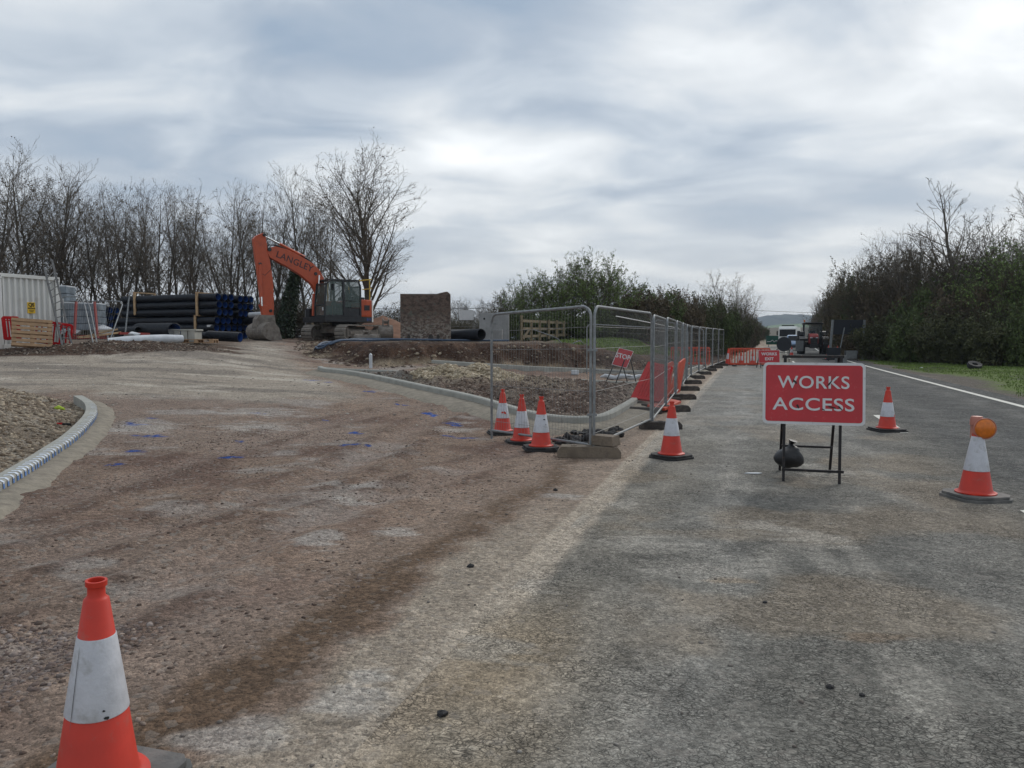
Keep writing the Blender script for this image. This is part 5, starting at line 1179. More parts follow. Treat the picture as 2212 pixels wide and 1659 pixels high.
b.box((WC/2, .06, HC-.06), (WC, .12, .12)); b.box((WC/2, .06, .07), (WC, .12, .14)); b.build('frame', 'contain', ct, bevel=.01)
b = MB(); b.box((WC/2, 3.05, HC-.05), (WC, 5.9, .08)); b.box((0, 3.05, HC/2), (.06, 5.9, HC-.1)); b.box((WC, 3.05, HC/2), (.06, 5.9, HC-.1)); b.box((WC/2, 3.05, .1), (WC, 5.9, .1)); b.build('shell', 'contain', ct)
for x in (.0, WC):
    b = MB(); b.box((x, -.002, HC-.09), (.17, .02, .18)); cf = b.build('corner_casting', 'contain', ct, bevel=.01)
    b = MB(); b.lathe([(0, -.016), (.035, -.016)], 12, axis='Y', c=(x, 0, HC-.09)); b.build('casting_hole', 'black', cf)
sx_ = WC*.52
b = MB(); b.box((sx_, .02, HC*.555), (.29, .012, .38)); stk = b.build('sticker', 'sticker', ct)
lettering('lettering', 'QS', .17, 'black', stk, Matrix.Translation((sx_, .012, HC*.555+.10)) @ UPR, .006)
lettering('lettering', 'HIRE SALES', .055, 'black', stk, Matrix.Translation((sx_, .012, HC*.555-.02)) @ UPR, .003)
b = MB()
for k in range(3): b.box((sx_, .012, HC*.555-.08-.03*k), (.2-.03*k, .004, .012))
b.build('small_print', 'black', stk)
def Z1(xz, yz, d): return P((xz/3.16)*.5422, (1000+yz/3.16)*.5422, d)
ld = thing('ladder', 'grey aluminium ladder leaning against the white container', 'ladder', (0, 0, 0))
a0, a1 = Z1(792, 1225, 25.6), Z1(560, 215, 26.6); b0, b1 = Z1(918, 1240, 25.9), Z1(655, 110, 27.0)
for p_, q_ in ((a0, a1), (b0, b1)):
    b = MB(); b.beam(p_, q_, .06, .03); b.build('stile', 'alu', ld)
for i in range(12):
    t = .04+i*.083; b = MB(); b.tube([a0.lerp(a1, t), b0.lerp(b1, t)], .016, 6); b.build('rung', 'alu', ld)
# pallet leaning on the container
cx0 = Z1(400, 1040, 25.4); 
pl_ = pallet(Z1(400, 1045, 25.3), (R(70), R(4), yawc*.55), 'wooden pallet leaning on its side against the white container', L_=1.15, W_=.95)
for x, y, d, lab, rz in ((165, 1030, 25.4, 'red barrier end showing left of the leaning pallet', 60), (660, 1100, 25.75, 'red slotted barrier leaning between the pallet and the ladder', 42)):
    q = Z1(x, 1210 if rz == 42 else 1150, d); barrier((q.x, q.y, q.z-.0), (R(-8), R(9 if rz == 42 else 0), R(rz)), lab, 'barrierr', w=(1.1 if rz == 42 else .55), h=.80, feet=False, n=6)
# leaning mesh panels
def lean_panel(pts, label, group='loose mesh panels by the container', mesh=True):
    o = thing('mesh_fence', label, 'fence panel', (0, 0, 0), group=group); q = [Z1(*p_) for p_ in pts]
    b = MB(); b.tube(q, .021, 8); b.build('frame', 'galv', o, smooth=True); return o, q
o, q = lean_panel([(805,1245,26.2),(800,1000,26.3),(790,600,27),(800,575,27),(980,575,27),(1030,600,27),(1060,660,26.9),(1200,1285,26.0)], 'leaning mesh panel frame nearest the ladder')
o, q = lean_panel([(1040,590,27.2),(1090,610,27.2),(1130,700,27.1),(1245,1280,26.2)], 'narrow leaning panel edge behind the first leaning frame')
o, q = lean_panel([(800,1205,26.6),(800,630,27.6),(1480,632,27.9),(1530,640,27.8),(1540,680,27.7),(1330,1280,26.5),(1345,1215,26.6),(800,1200,26.6)], 'wide leaning mesh panel in front of the pipe stacks')
b = MB()
for i in range(1, 22):
    t = i/22; b.tube([Z1(800+560*t, 1205, 26.6), Z1(800+715*t, 635, 27.8)], .0028, 3, cap=False)
b.build('wire_mesh', 'wire', o)
b = MB(); b.tube([Z1(1640, 530, 29.5), Z1(1620, 620, 29.5), Z1(1575, 1050, 29.0)], .028, 8); o2 = b.build('steel_post', 'galv', smooth=True); tag(o2, 'grey steel post leaning in front of the pipe stack', 'post')
for i, (x0_, y0_, x1_, y1_) in enumerate([(960, 640, 935, 1050), (1190, 640, 1232, 1100)]):
    b = MB(); b.tube([Z1(x0_, y0_, 27.9), Z1(x1_, y1_, 27.3)], .045, 8); o = b.build('red_pole', 'redpole', smooth=True); tag(o, 'red steel pole standing left of the wrapped pallets' if i == 0 else 'red steel pole standing right of the wrapped pallets', 'pole', 'red poles by the wrapped pallets')
# wrapped pallets
def wrapped(cx, cy, w, h, d, label, layers=4):
    q = Z1(cx, cy, d); o = thing('wrapped_pallet', label, 'wrapped pallet', (q.x, q.y, q.z), R(10), group='pallets of blocks in plastic wrap')
    b = MB(); 
    for i in range(layers): b.box((0, 0, h*(i+.5)/layers), (w*random.uniform(.96, 1.0), .9, h/layers*.96))
    b.build('load', 'film', o, bevel=.03)
    b = MB(); b.box((0, 0, h+.02), (w*.96, .88, .05), (R(1), R(2), 0)); b.build('cover', 'filmw', o, bevel=.02); return o
wrapped(1040, 1000, 1.42, .98, 28.6, 'low wide wrapped pallet between the red poles'); wrapped(835, 1000, .45, 1.62, 28.9, 'tall narrow wrapped pallet beside the ladder', 6)
b = MB(); q = Z1(1300, 1010, 28.3)
for k in range(1): b.add([(IV[i]*np.array([.36, .3, .22])*random.uniform(.85, 1.1)).tolist() for i in range(len(IV))], [tuple(f) for f in IF])
o = b.build('plastic_bag', 'filmw', smooth=True); o.location = q; tag(o, 'pale plastic bag bulging right of the wrapped pallets', 'bag')
b = MB(); q = Z1(880, 1020, 27.9); b.add([(IV[i]*np.array([.5, .3, .14])*random.uniform(.85, 1.1)).tolist() for i in range(len(IV))], [tuple(f) for f in IF]); o = b.build('plastic_bag', 'filmw', smooth=True); o.location = q; tag(o, 'flat white plastic bag under the tall wrapped pallet', 'bag')
q = P2(400, 1060, 27.6); b = MB(); b.add([(IV[i]*np.array([.3, .2, .12])*random.uniform(.8, 1.2)).tolist() for i in range(len(IV))], [tuple(f) for f in IF]); o = b.build('plastic_bag', 'filmw', smooth=True); o.location = q; tag(o, 'crumpled white bag behind the fabric roll', 'bag')
# planks and red rails on the ground behind
for i, (xa, ya, xb, yb, mt, w) in enumerate([(1050,1080,1480,985,'timber',.05),(1180,1070,1520,1025,'timber',.06),(980,1085,1290,1075,'timber',.07),(800,1075,1340,1065,'redpole',.07),(820,1100,1340,1095,'redpole',.06),(1240,1010,1450,990,'timberg',.05),(1500,1035,1880,1045,'redpole',.08),(1350,1105,1620,1085,'redpole',.06)]):
    b = MB(); b.beam(Z1(xa, ya, 27.2), Z1(xb, yb, 28.2), w, w); o = b.build('plank' if mt != 'redpole' else 'red_rail', mt)
    tag(o, ['long plank slanting up beside the leaning panel', 'plank resting on the red rails, pointing right', 'short plank lying behind the leaning panels', 'upper red rail lying across the soil', 'lower red rail lying across the soil', 'grey plank lying beside the plastic bag', 'red rail lying in front of the loose black pipe', 'red rail end beside the fabric roll'][i], 'plank' if mt != 'redpole' else 'rail', 'planks and rails on the ground by the container')
# rear site fence behind the excavator
def rear(u0, d0, u1, d1, label, h=1.9):
    a = onG(u0, d0); b_ = onG(u1, d1); return heras(a, b_, label, hgt=h, wires=.3, group='rear site fence panels', wr=.004)
rear(662, 47, 741, 47.5, 'rear site fence panel left of the excavator cab'); rear(800, 47.6, 862, 47.6, 'rear site fence panel between the excavator and the rusty box')
rear(866, 46.5, 935, 46.5, 'rear site fence panel half hidden by the rusty box'); rear(974, 46, 1050, 46, 'rear site fence panel behind the concrete blocks')
q = onG(1008, 45.8); b = MB(); b.box((0, 0, 0), (.85, .02, .58)); o = b.build('notice_board', 'signw'); o.location = (q.x, q.y-.06, 1.6+(727-681)/F*45.8); tag(o, 'white notice board hung on the rear fence right of the rusty box', 'notice board')
q = onG(742, 43); b = MB(); b.box((0, 0, 1.0), (.10, .10, 2.0)); o = b.build('fence_post', 'timberg'); o.location = (onG(677, 45).x, 45, onG(677, 45).z-.1); tag(o, 'short timber post between the excavator tracks and the bucket', 'post')

# ------------------------------------------------------------------ trees
def bare_tree(seed, H_=12.0, rnd=.75, stems=1, spread=1.0, start=.16, nL1=22, dens=1.0, twr=.011, trunk_r=.16, up=1.0, buds=0):
    """returns trunk mesh and crown mesh (unlinked) for a leafless tree H_ metres tall"""
    rg = random.Random(seed); tv, tf, cv, cf, lv = [], [], [], [], []
    def limb(V, Fc, pts, rad, n):
        k0 = len(V); e1 = None
        for i, p in enumerate(pts):
            t = (pts[min(i+1, len(pts)-1)]-pts[max(i-1, 0)]).normalized()
            a = Vector((1, .3, 0)) if e1 is None else e1
            e1 = (a-t*a.dot(t)).normalized(); e2 = t.cross(e1)
            for j in range(n): w = 2*math.pi*j/n; V.append(p+(e1*math.cos(w)+e2*math.sin(w))*rad[i])
        for i in range(len(pts)-1):
            for j in range(n): Fc.append((k0+i*n+j, k0+i*n+(j+1) % n, k0+(i+1)*n+(j+1) % n, k0+(i+1)*n+j))
    def path(p, d, L_, n, wig, upb):
        out = [p.copy()]; q = p.copy(); d = d.normalized()
        for i in range(n):
            d = (d+Vector((rg.gauss(0, wig), rg.gauss(0, wig), rg.gauss(0, wig)*.6+upb))).normalized(); q = q+d*(L_/n); out.append(q.copy())
        return out
    def axis_dir(t, az, ang):
        a = Vector((math.cos(az), math.sin(az), 0)); a = (a-t*a.dot(t)).normalized(); return (t*math.cos(ang)+a*math.sin(ang))
    def grow(p, d, L_, r, lev):
        nseg = (7, 5, 4, 2)[lev-1] if lev < 5 else 2
        pts = path(p, d, L_, nseg, (.07, .11, .16, .2)[min(lev-1, 3)], (.05, .05, .05, .03)[min(lev-1, 3)]*up)
        rad = [max(twr*.6, r*(1-.85*i/nseg)) for i in range(nseg+1)]
        limb(cv, cf, pts, rad, 4 if lev == 1 else 3)
        if lev >= 4:
            if buds and rg.random() < buds: lv.append(pts[-1]); lv.append(pts[-2])
            return
        nb = int({1: 9, 2: 6, 3: 4}[lev]*dens*max(.5, min(1.4, L_/({1: 4.0, 2: 1.8, 3: .8}[lev]))))
        for k in range(nb):
            u = .18+.80*(k+rg.random())/nb; i = min(int(u*nseg), nseg-1); q = pts[i].lerp(pts[i+1], u*nseg-i); t = (pts[i+1]-pts[i]).normalized()
            l2 = L_*(.30+.28*rg.random())*(1.15-u*.6); grow(q, axis_dir(t, rg.uniform(0, 6.28), R(rg.uniform(24, 50))), l2, max(twr, rad[i]*.55), lev+1)
    for s_ in range(stems):
        az = 2*math.pi*s_/max(1, stems)+rg.random(); lean = 0 if stems == 1 else rg.uniform(.10, .28)*spread
        d0 = Vector((math.cos(az)*lean, math.sin(az)*lean, 1)).normalized(); Hs_ = H_*(rg.uniform(.82, 1.0) if s_ else 1.0); ns = 12
        pts = path(Vector((math.cos(az)*.12*(stems > 1), math.sin(az)*.12*(stems > 1), -.3)), d0, Hs_+.3, ns, .05, .02); k = trunk_r*(1 if stems == 1 else .75)
        rad = [max(twr, k*(1-i/ns)**.9) for i in range(ns+1)]; rad[0] *= 1.3; limb(tv, tf, pts, rad, 7)
        n1 = int(nL1/(1 if stems == 1 else stems**.6))
        for i in range(n1):
            u = start+(.97-start)*(i+rg.random())/n1; j = min(int(u*ns), ns-1); q = pts[j].lerp(pts[j+1], u*ns-j); t = (pts[j+1]-pts[j]).normalized()
            L1 = H_*(.42*(1-u)**rnd+.07)*rg.uniform(.7, 1.15)*spread; grow(q, axis_dir(t, rg.uniform(0, 6.28), R(rg.uniform(26, 48))*(1-.25*u)), L1, max(twr*1.3, rad[j]*.5), 1 if L1 > 1.5 else 2)
    return tv, tf, cv, cf, lv
def leaf_quads(pts, size, rg, per=1, jit=.1):
    P_ = np.repeat(np.array(pts), per, 0); n = len(P_); P_ = P_+rg.normal(0, jit, P_.shape)
    a = rg.normal(0, 1, (n, 3)); a /= np.linalg.norm(a, axis=1)[:, None]; b = rg.normal(0, 1, (n, 3)); b -= a*(a*b).sum(1)[:, None]; b /= np.linalg.norm(b, axis=1)[:, None]
    s_ = size*rg.uniform(.5, 1.3, (n, 1)); V = np.stack([P_-a*s_, P_+b*s_*.5, P_+a*s_, P_-b*s_*.5], 1).reshape(-1, 3); return V, np.arange(4*n).reshape(-1, 4)
def me_from(name, V, Fc, mats, mi=None):
    me = bpy.data.meshes.new(name); me.from_pydata([tuple(v) for v in V], [], [tuple(f) for f in Fc])
    for m in mats: me.materials.append(M[m])
    if mi is not None: me.polygons.foreach_set('material_index', mi)
    return me
def tree_kind(name, mats=('bark', 'twig', 'leafb'), leaf=None, **k):
    tv, tf, cv, cf, lv = bare_tree(**k); t = me_from(name+'_trunk', tv, tf, [mats[0]])
    V = [tuple(v) for v in cv]; Fc = list(cf); mi = [0]*len(cf)
    if lv:
        LV, LF = leaf_quads([tuple(v) for v in lv], leaf or .07, np.random.default_rng(k['seed']), 2, .08); n = len(V); V += [tuple(v) for v in LV]; Fc += [tuple(int(i)+n for i in f) for f in LF]; mi += [1]*len(LF)
    c = me_from(name+'_crown', V, Fc, [mats[1], mats[2]], mi); return t, c, k.get('H_', 12.0)
TK = [tree_kind('a', seed=11, stems=1, nL1=28, rnd=.6, spread=1.1, dens=.88, twr=.0085, buds=.06), tree_kind('b', seed=23, stems=3, nL1=32, rnd=.6, spread=1.05, dens=.90, twr=.0085, trunk_r=.19, buds=.06),
      tree_kind('c', seed=31, stems=2, nL1=30, rnd=.6, spread=1.05, dens=.88, twr=.0085, buds=.08), tree_kind('d', seed=47, stems=2, nL1=32, spread=1.05, start=.12, twr=.0085, trunk_r=.15, buds=.12),
      tree_kind('e', seed=55, stems=4, nL1=30, spread=1.1, start=.15, trunk_r=.15)]
BIG = tree_kind('big', rnd=.45, seed=77, stems=1, nL1=40, spread=1.12, start=.15, dens=.95, twr=.0085, trunk_r=.22, buds=.25, leaf=.05)
HAW = [tree_kind('haw%d' % i, mats=('bark', 'twigg', m_), leaf=.12, seed=200+i, stems=5, nL1=25, spread=1.5, start=.12, dens=.80, twr=.019, trunk_r=.20, buds=b_) for i, (m_, b_) in enumerate((('leafg', .5), ('leafg', .35), ('leafb', .3)))]
AIRY = tree_kind('airy', seed=91, stems=1, nL1=26, spread=1.0, start=.12, dens=.8, trunk_r=.17)
def plant_tree(kind, u, vtop, d, label, rz=None, name='bare_tree', group=None, wide=1.0, zoff=0.0, cat='tree'):
    t, c, H_ = kind; p = onG(u, d) if abs(u) < 3000 else Vector(((u-CX)/F*d, d, 0)); p.z = max(p.z, -.2)+zoff
    ht = CAMH+(727-vtop)/F*d-p.z; s_ = ht/H_/1.03
    o = thing(name, label, cat, (p.x, p.y, p.z), rz if rz is not None else random.uniform(0, 6.28), group=group); o.scale = (s_*wide, s_*wide, s_)
    link('trunk', t, o); link('crown', c, o); return o
gl = 'bare trees in the row behind the site'
row = [(-40,350,47,1,'leafless tree at the far left edge above the container',1.1),(18,338,45,3,'tall leafless tree above the left end of the container',1.1),(62,332,46,1,'tallest leafless tree at left, behind the container sticker',1.05),(112,355,48,0,'leafless tree rising behind the ladder top',1.0),
 (155,400,50,2,'slim bare tree just right of the ladder',.9),(188,395,48,3,'bare tree behind the leaning mesh panels',.95),(222,420,51,0,'short bare tree left of the upper pipe bundle',.9),(258,402,49,2,'dense bare tree over the left end of the pipe stack',1.0),(288,396,48,1,'dark dense bare tree above the left timber strap',.95),
 (322,425,52,0,'thin bare tree over the middle of the pipe stack, left one',.85),(362,402,48,1,'forked bare tree over the middle of the pipe stack',1.0),(402,408,49,2,'upright bare tree above the middle of the pipes, right one',1.0),(438,425,52,0,'slim bare tree beyond the pipe stack, before the gap',.8),(488,432,52,3,'short bare tree at the gap left of the boom',.85),
 (512,408,49,1,'bare tree above the blue pipe ends',.95),(548,402,48,2,'bare tree just left of the excavator arm',.95),(588,425,50,0,'bare tree behind the excavator arm and boom corner',.95),(622,440,51,3,'bare tree behind the lettered boom',.9),(668,372,50,0,'tall thin bare tree behind the boom lettering end',.9),
 (705,400,50,2,'bare tree behind the boom knee left of the biggest tree',.9)]
for u, vt, d, k, lab, wd in row: plant_tree(TK[k], u, vt, d, lab, group=gl, wide=wd)
plant_tree(BIG, 797, 368, 47, 'biggest leafless tree, standing alone behind the excavator cab', rz=1.1, wide=1.2)
# low scrub between their feet
def thicket(seed, r=2.2, h=3.0, nst=60, leaves=1500, lsz=.07, name='s', mats=('twig', 'twigg', 'leafd'), dome=True, tw=.010, fill=.6):
    rg = random.Random(seed); ng = np.random.default_rng(seed); V, Fc, pts_l = [], [], []
    sv, sf = [], []
    def limb(V, Fc, pts, r0, n=3):
        k0 = len(V); e1 = Vector((1, .2, .1))
        for i, p in enumerate(pts):
            t = (pts[min(i+1, len(pts)-1)]-pts[max(i-1, 0)]).normalized(); e1 = (e1-t*e1.dot(t)).normalized(); e2 = t.cross(e1); rr = max(tw*.5, r0*(1-.8*i/(len(pts)-1)))
            for j in range(n): w = 2*math.pi*j/n; V.append(p+(e1*math.cos(w)+e2*math.sin(w))*rr)
        for i in range(len(pts)-1):
            for j in range(n): Fc.append((k0+i*n+j, k0+i*n+(j+1) % n, k0+(i+1)*n+(j+1) % n, k0+(i+1)*n+j))
    def br(p, d, L_, r0, lev):
        n = 4 if lev < 2 else 2; q = p.copy(); pts = [q.copy()]
        for i in range(n): d = (d+Vector((rg.gauss(0, .16), rg.gauss(0, .16), rg.gauss(0, .10)+.05))).normalized(); q = q+d*L_/n; pts.append(q.copy())
        limb(sv if lev == 0 else V, sf if lev == 0 else Fc, pts, r0)
        if lev >= 2: pts_l.append(tuple(pts[-1])); pts_l.append(tuple(pts[1])); return
        for k in range((7, 5)[lev]):
            u = .2+.8*rg.random(); i = min(int(u*n), n-1); a = rg.uniform(0, 6.28); t = (pts[i+1]-pts[i]).normalized(); s_ = Vector((math.cos(a), math.sin(a), .1)); s_ = (s_-t*s_.dot(t)).normalized()
            an = R(rg.uniform(25, 60)); br(pts[i].lerp(pts[i+1], u*n-i), t*math.cos(an)+s_*math.sin(an), L_*rg.uniform(.25, .5), max(tw, r0*.5), lev+1)
    for k in range(nst):
        a = rg.uniform(0, 6.28); rr = r*.75*math.sqrt(rg.random()); out_ = rr/r; ln = .15+.55*out_*rg.random()
        br(Vector((rr*math.cos(a), rr*math.sin(a), -.1)), Vector((math.cos(a)*ln, math.sin(a)*ln, 1)).normalized(), h*(1-.40*out_**2)*rg.uniform(.62, 1.0), .03, 0)
    P_ = np.array(pts_l); 
    if leaves:
        idx = ng.integers(0, len(P_), leaves); Pt = P_[idx]
        nf = int(leaves*fill); a = ng.uniform(0, 6.28, nf); rr = r*ng.uniform(0, 1, nf)**.5; zz_ = ng.uniform(0, 1, nf)**.8*h*.80*np.sqrt(np.clip(1-(rr/r)**2*.8, .05, 1))
        Q_ = np.c_[rr*np.cos(a), rr*np.sin(a), zz_]; keep = fbm(Q_[:, 0]+5+Q_[:, 2]*.7, Q_[:, 1]+Q_[:, 2]*.9, .8, 3, seed) > .42
        LV, LF = leaf_quads(np.r_[Pt, Q_[keep]], lsz, ng, 2, .10); n = len(V); nb = len(Fc)
        V = [tuple(v) for v in V]+[tuple(v) for v in LV]; Fc = Fc+[tuple(int(i)+n for i in f) for f in LF]; mi = [0]*nb+[1]*len(LF)
    else: mi = [0]*len(Fc)
    return me_from(name+'_stems', sv, sf, [mats[0]]), me_from(name+'_foliage', V, Fc, [mats[1], mats[2]], mi), h
HK = [thicket(5, leaves=0, h=3.0, nst=70, name='scrub'),
      thicket(6, leaves=1500, h=3.0, nst=46, lsz=.055, name='hawthorn', mats=('bark', 'twigg', 'leafg'), fill=.06),
      thicket(7, leaves=9000, h=3.0, nst=60, lsz=.10, name='hedge', fill=.6),
      thicket(8, leaves=8000, h=3.0, nst=60, lsz=.10, name='hedgeb', mats=('twig', 'twig', 'leafb'), fill=.5),
      thicket(9, leaves=1200, h=3.0, nst=90, lsz=.06, name='thinscrub', fill=.2, mats=('twig', 'twigg', 'leafb')),
      thicket(10, leaves=9000, h=3.0, nst=60, lsz=.09, name='hedgeg', mats=('twig', 'twigg', 'leafm'), fill=.6) if M.setdefault('leafm', pmat('leaves_mid', (0.078, 0.105, 0.030), .8, var=.5, vscale=1.1)) else None]
def plant_bush(k, u, vtop, d, label, wide=1.0, name='bush', group=None, zoff=0, deep=1.0):
    t, c, H_ = HK[k]; p = onG(u, d) if abs(u) < 4000 else Vector(((u-CX)/F*d, d, 0)); p.z = max(p.z, -.1)+zoff
    s_ = (CAMH+(727-vtop)/F*d-p.z)/H_/1.04; o = thing(name, label, 'bush', p, random.uniform(0, 6.28), group=group); k2 = wide*d/F/2.2; o.scale = (k2, k2*deep, s_)
    link('stems', t, o); link('foliage', c, o); return o
gs = 'low scrub at the feet of the tree row'
for i, (u, vt, d) in enumerate([(5,630,52),(110,635,52),(200,640,53),(290,635,53),(380,640,53),(470,640,53),(550,645,53),(625,630,53),(690,640,53),(745,650,52),(850,655,52)]):
    w_ = ['at the far left', 'behind the ladder', 'left of the pipe stack', 'behind the left end of the pipes', 'behind the middle of the pipes', 'behind the right half of the pipes', 'behind the pipe ends', 'under the lettered boom', 'left of the excavator cab', 'behind the excavator cab', 'left of the rusty steel box'][i]
    plant_bush(4 if i % 3 else 0, u, vt, d, 'low leafless scrub '+w_, wide=80, group=gs)
# ivy trunk left of the cab
q = onG(612, 45.5); iv = thing('ivy_tree', 'dark ivy-covered trunk between the excavator arm and cab', 'tree', q)
ng = np.random.default_rng(3); n = 3200; h_ = ng.uniform(0, 1, n)**1.1; a = ng.uniform(0, 6.28, n); rr = (.50*(1-h_)**.8+.18)*ng.uniform(.3, 1, n)**.5; Pp = np.c_[rr*np.cos(a)+h_*.9, rr*np.sin(a), h_*4.3]
V, Fc = leaf_quads(Pp, .10, ng, 1, .05); np_mesh('ivy', V, Fc, 'ivy', smooth=False, parent=iv); MB().tube([(0, 0, -.1), (.3, 0, 1.5), (.7, .05, 3.2), (1.0, 0, 4.6)], .12, 8, radii=[.16, .14, .10, .05]).build('trunk', 'bark', iv)
# far small trees behind the boxes
gf = 'distant small bare trees beyond the plateau'
for i, (u, vt, d) in enumerate([(905,650,75),(935,632,80),(968,655,85),(995,640,78),(1022,650,82),(1048,655,70),(1072,640,72)]):
    plant_tree(TK[[4, 1, 3, 4, 1, 4, 3][i]], u, vt, d, 'small distant bare tree '+['at the left edge of the rusty box', 'topping the rusty box', 'just right of the rusty box', 'behind the white notice board', 'right of the white notice board', 'over the tall concrete panel, left one', 'over the tall concrete panel, right one'][i], group=gf, wide=1.4)
for i, (u, d) in enumerate([(890,70),(960,70),(1030,70)]): plant_bush(4, u, 684, d, ['distant dark scrub left of the rusty box', 'distant dark scrub right of the rusty box', 'distant dark scrub behind the concrete blocks'][i], wide=70)
# hawthorns in fresh leaf
gh = 'hawthorns with fresh leaves behind the mound'
for i, (u, vt, d, w) in enumerate([(1086,632,47,42),(1120,612,45,45),(1160,594,44,48),(1205,588,45,48),(1250,564,44,50),(1288,553,43,50),(1318,602,45,40),(1150,672,42,60),(1250,668,42,70)]):
    (plant_bush((4, 4, 1, 1, 1, 1, 4, 5, 5)[i], u, vt, d, lb_, wide=w, name='hawthorn', group=gh) if i > 6 else plant_tree(HAW[(2, 1, 0, 1, 0, 0, 2)[i]], u, vt, d, lb_, wide=.95, name='hawthorn', group=gh, cat='hawthorn')) if (lb_ := ['nearly leafless hawthorn at the left end of the clump', 'green-flecked hawthorn above the concrete panel', 'hawthorn above the left half of the timber frame', 'hawthorn above the middle of the timber frame', 'hawthorn above the near fence post, tall left one', 'tallest hawthorn, above the right fence post', 'right-hand hawthorn next to the dark hedge', 'low green bush directly behind the timber frame', 'low green bush behind the fence corner'][i]) else None
# dark hedge running off along the left of the road
gd = 'dark hedge bushes along the left of the road'
hd = [(1350,668,45,2,45),(1385,634,46,3,55),(1425,636,48,5,52),(1462,642,51,3,50),(1500,652,54,2,46),(1535,660,60,5,40),(1566,658,68,2,34),(1592,668,80,2,26),(1610,680,96,3,20),(1624,690,115,2,15),(1636,699,138,3,12),(1647,707,165,2,10)]
for i, (u, vt, d, k, w) in enumerate(hd):
    plant_bush(k, u, vt, d, 'dark hedge bush left of the road, '+['first, behind the right fence post', 'second, tall and brown-topped', 'third, green and rounded', 'fourth, brown', 'fifth, left of the lone roadside tree', 'sixth, under the lone roadside tree', 'seventh, right of the lone tree', 'eighth, getting smaller', 'ninth, beyond the orange barrier', 'tenth, small with distance', 'eleventh, near the green road sign', 'last and smallest by the road bend'][i], wide=w, group=gd)
for i, (u, vt, d) in enumerate([(1375,616,50),(1440,618,53),(1480,630,55),(1520,638,60)]): plant_tree(HAW[2], u, vt+2, d, ['bare twigs standing above the brown hedge bush', 'bare twigs above the third hedge bush', 'bare twigs above the fourth hedge bush', 'bare twigs left of the lone tree'][i], wide=.9, name='bare_shrub', cat='shrub')
plant_tree(TK[3], 1572, 580, 72, 'lone leafless roadside tree rising above the left hedge', wide=1.15)
plant_tree(TK[1], 1598, 618, 88, 'smaller leafless tree right of the lone roadside tree', wide=1.1)
# right-hand wood
gr_ = 'dark roadside bushes at the right'
rb = [(2330,595,40,5,80,0),(2260,592,41,5,75,0),(2195,600,42,1,68,0),(2145,615,44,3,62,0),(2098,628,47,2,60,0),(2052,632,47,3,58,0),(2008,628,50,5,56,0),(1966,630,53,3,52,0),(1928,628,55,3,48,0),(1894,612,59,3,46,0),(1864,622,63,5,40,0),(1838,622,70,2,34,0),(1815,618,80,3,30,0),(1797,635,92,2,25,0),(1782,652,106,3,20,0),(1771,672,122,2,16,0),(1763,690,140,3,12,0),(1757,700,170,2,9,0),(1752,708,200,2,8,0)]
wl = ['beyond the right picture edge', 'at the right picture edge', 'fresh green one above the amber lamp', 'mid-green one left of the amber lamp', 'dark one above the muddy verge', 'brown one above the muddy verge', 'green one above the left end of the muddy verge', 'brown one right of the dark sign back', 'dark one just right of the dark sign back', 'brown one behind the dark sign back', 'green one above the sign back post', 'dark one left of the dark sign back', 'brown one right of the tractor', 'dark one above the tractor', 'brown one behind the tractor cab', 'dark one above the truck', 'small brown one beyond the truck', 'tiny dark one at the road bend', 'farthest tiny one at the road bend']
for i, (u, vt, d, k, w, z) in enumerate(rb): plant_bush(k, u, vt, d, 'roadside bush, '+wl[i], wide=w, group=gr_)
for i, (u, vt, d, k) in enumerate([(2240,690,38.5,5),(2170,700,40,2),(2110,705,43,2),(2050,705,45,2),(1985,705,48,5),(1925,705,52,2),(1875,708,57,3)]):
    plant_bush(k, u, vt-20, d, 'low skirt of undergrowth, '+['at the right picture edge', 'above the amber lamp cone', 'right of the dark tyre', 'left of the dark tyre', 'behind the muddy verge', 'right of the small grey sign back', 'behind the small grey sign back'][i], wide=62, group=gr_+' low down')
gt = 'bare trees above the right-hand bushes'
for i, (u, vt, d, k, w) in enumerate([(2055,372,49,'A',1.45),(2168,392,47,'A',1.3),(2290,420,46,0,1.1),(2135,455,50,3,1.1),(1990,505,53,1,1.1),(1955,500,55,4,.9),(1922,508,58,2,.95),(1888,535,62,4,1.0),(1850,590,70,1,1.1),(1812,588,80,4,1.0),(1778,632,100,4,1.1),(2020,560,55,1,1.0),(2100,545,54,4,1.0)]):
    plant_tree(AIRY if k == 'A' else TK[k], u, vt, d, 'bare tree above the right-hand bushes, '+['tallest with open branches', 'second tallest, near the right edge', 'beyond the right edge', 'between the two tallest', 'left of the tallest', 'third left of the tallest', 'above the dark sign back, right', 'above the dark sign back, left', 'small one above the tractor side', 'small one right of the road gap', 'smallest beside the road gap', 'dense one at the foot of the tallest', 'dense one right of the tallest'][i], group=gt, wide=w)
for i, (u, vt, d, k) in enumerate([(1845,585,66,2),(1885,560,60,2),(1935,545,57,2),(1985,552,54,2),(2035,545,52,2),(2085,555,50,2),(2130,540,48,1),(2175,530,45,1),(2225,520,43,0)]):
    plant_tree(HAW[k], u, vt, d, 'loose twiggy shrub standing over the right-hand bushes, '+['first from the road gap', 'second from the road gap', 'third from the road gap', 'left of the tallest bare tree', 'at the foot of the tallest bare tree', 'just right of the tallest bare tree', 'faintly green, above the verge', 'faintly green, near the right edge', 'greenest one, at the right edge'][i], group='twiggy shrubs over the right-hand bushes', wide=.95, name='twiggy_shrub', cat='shrub')
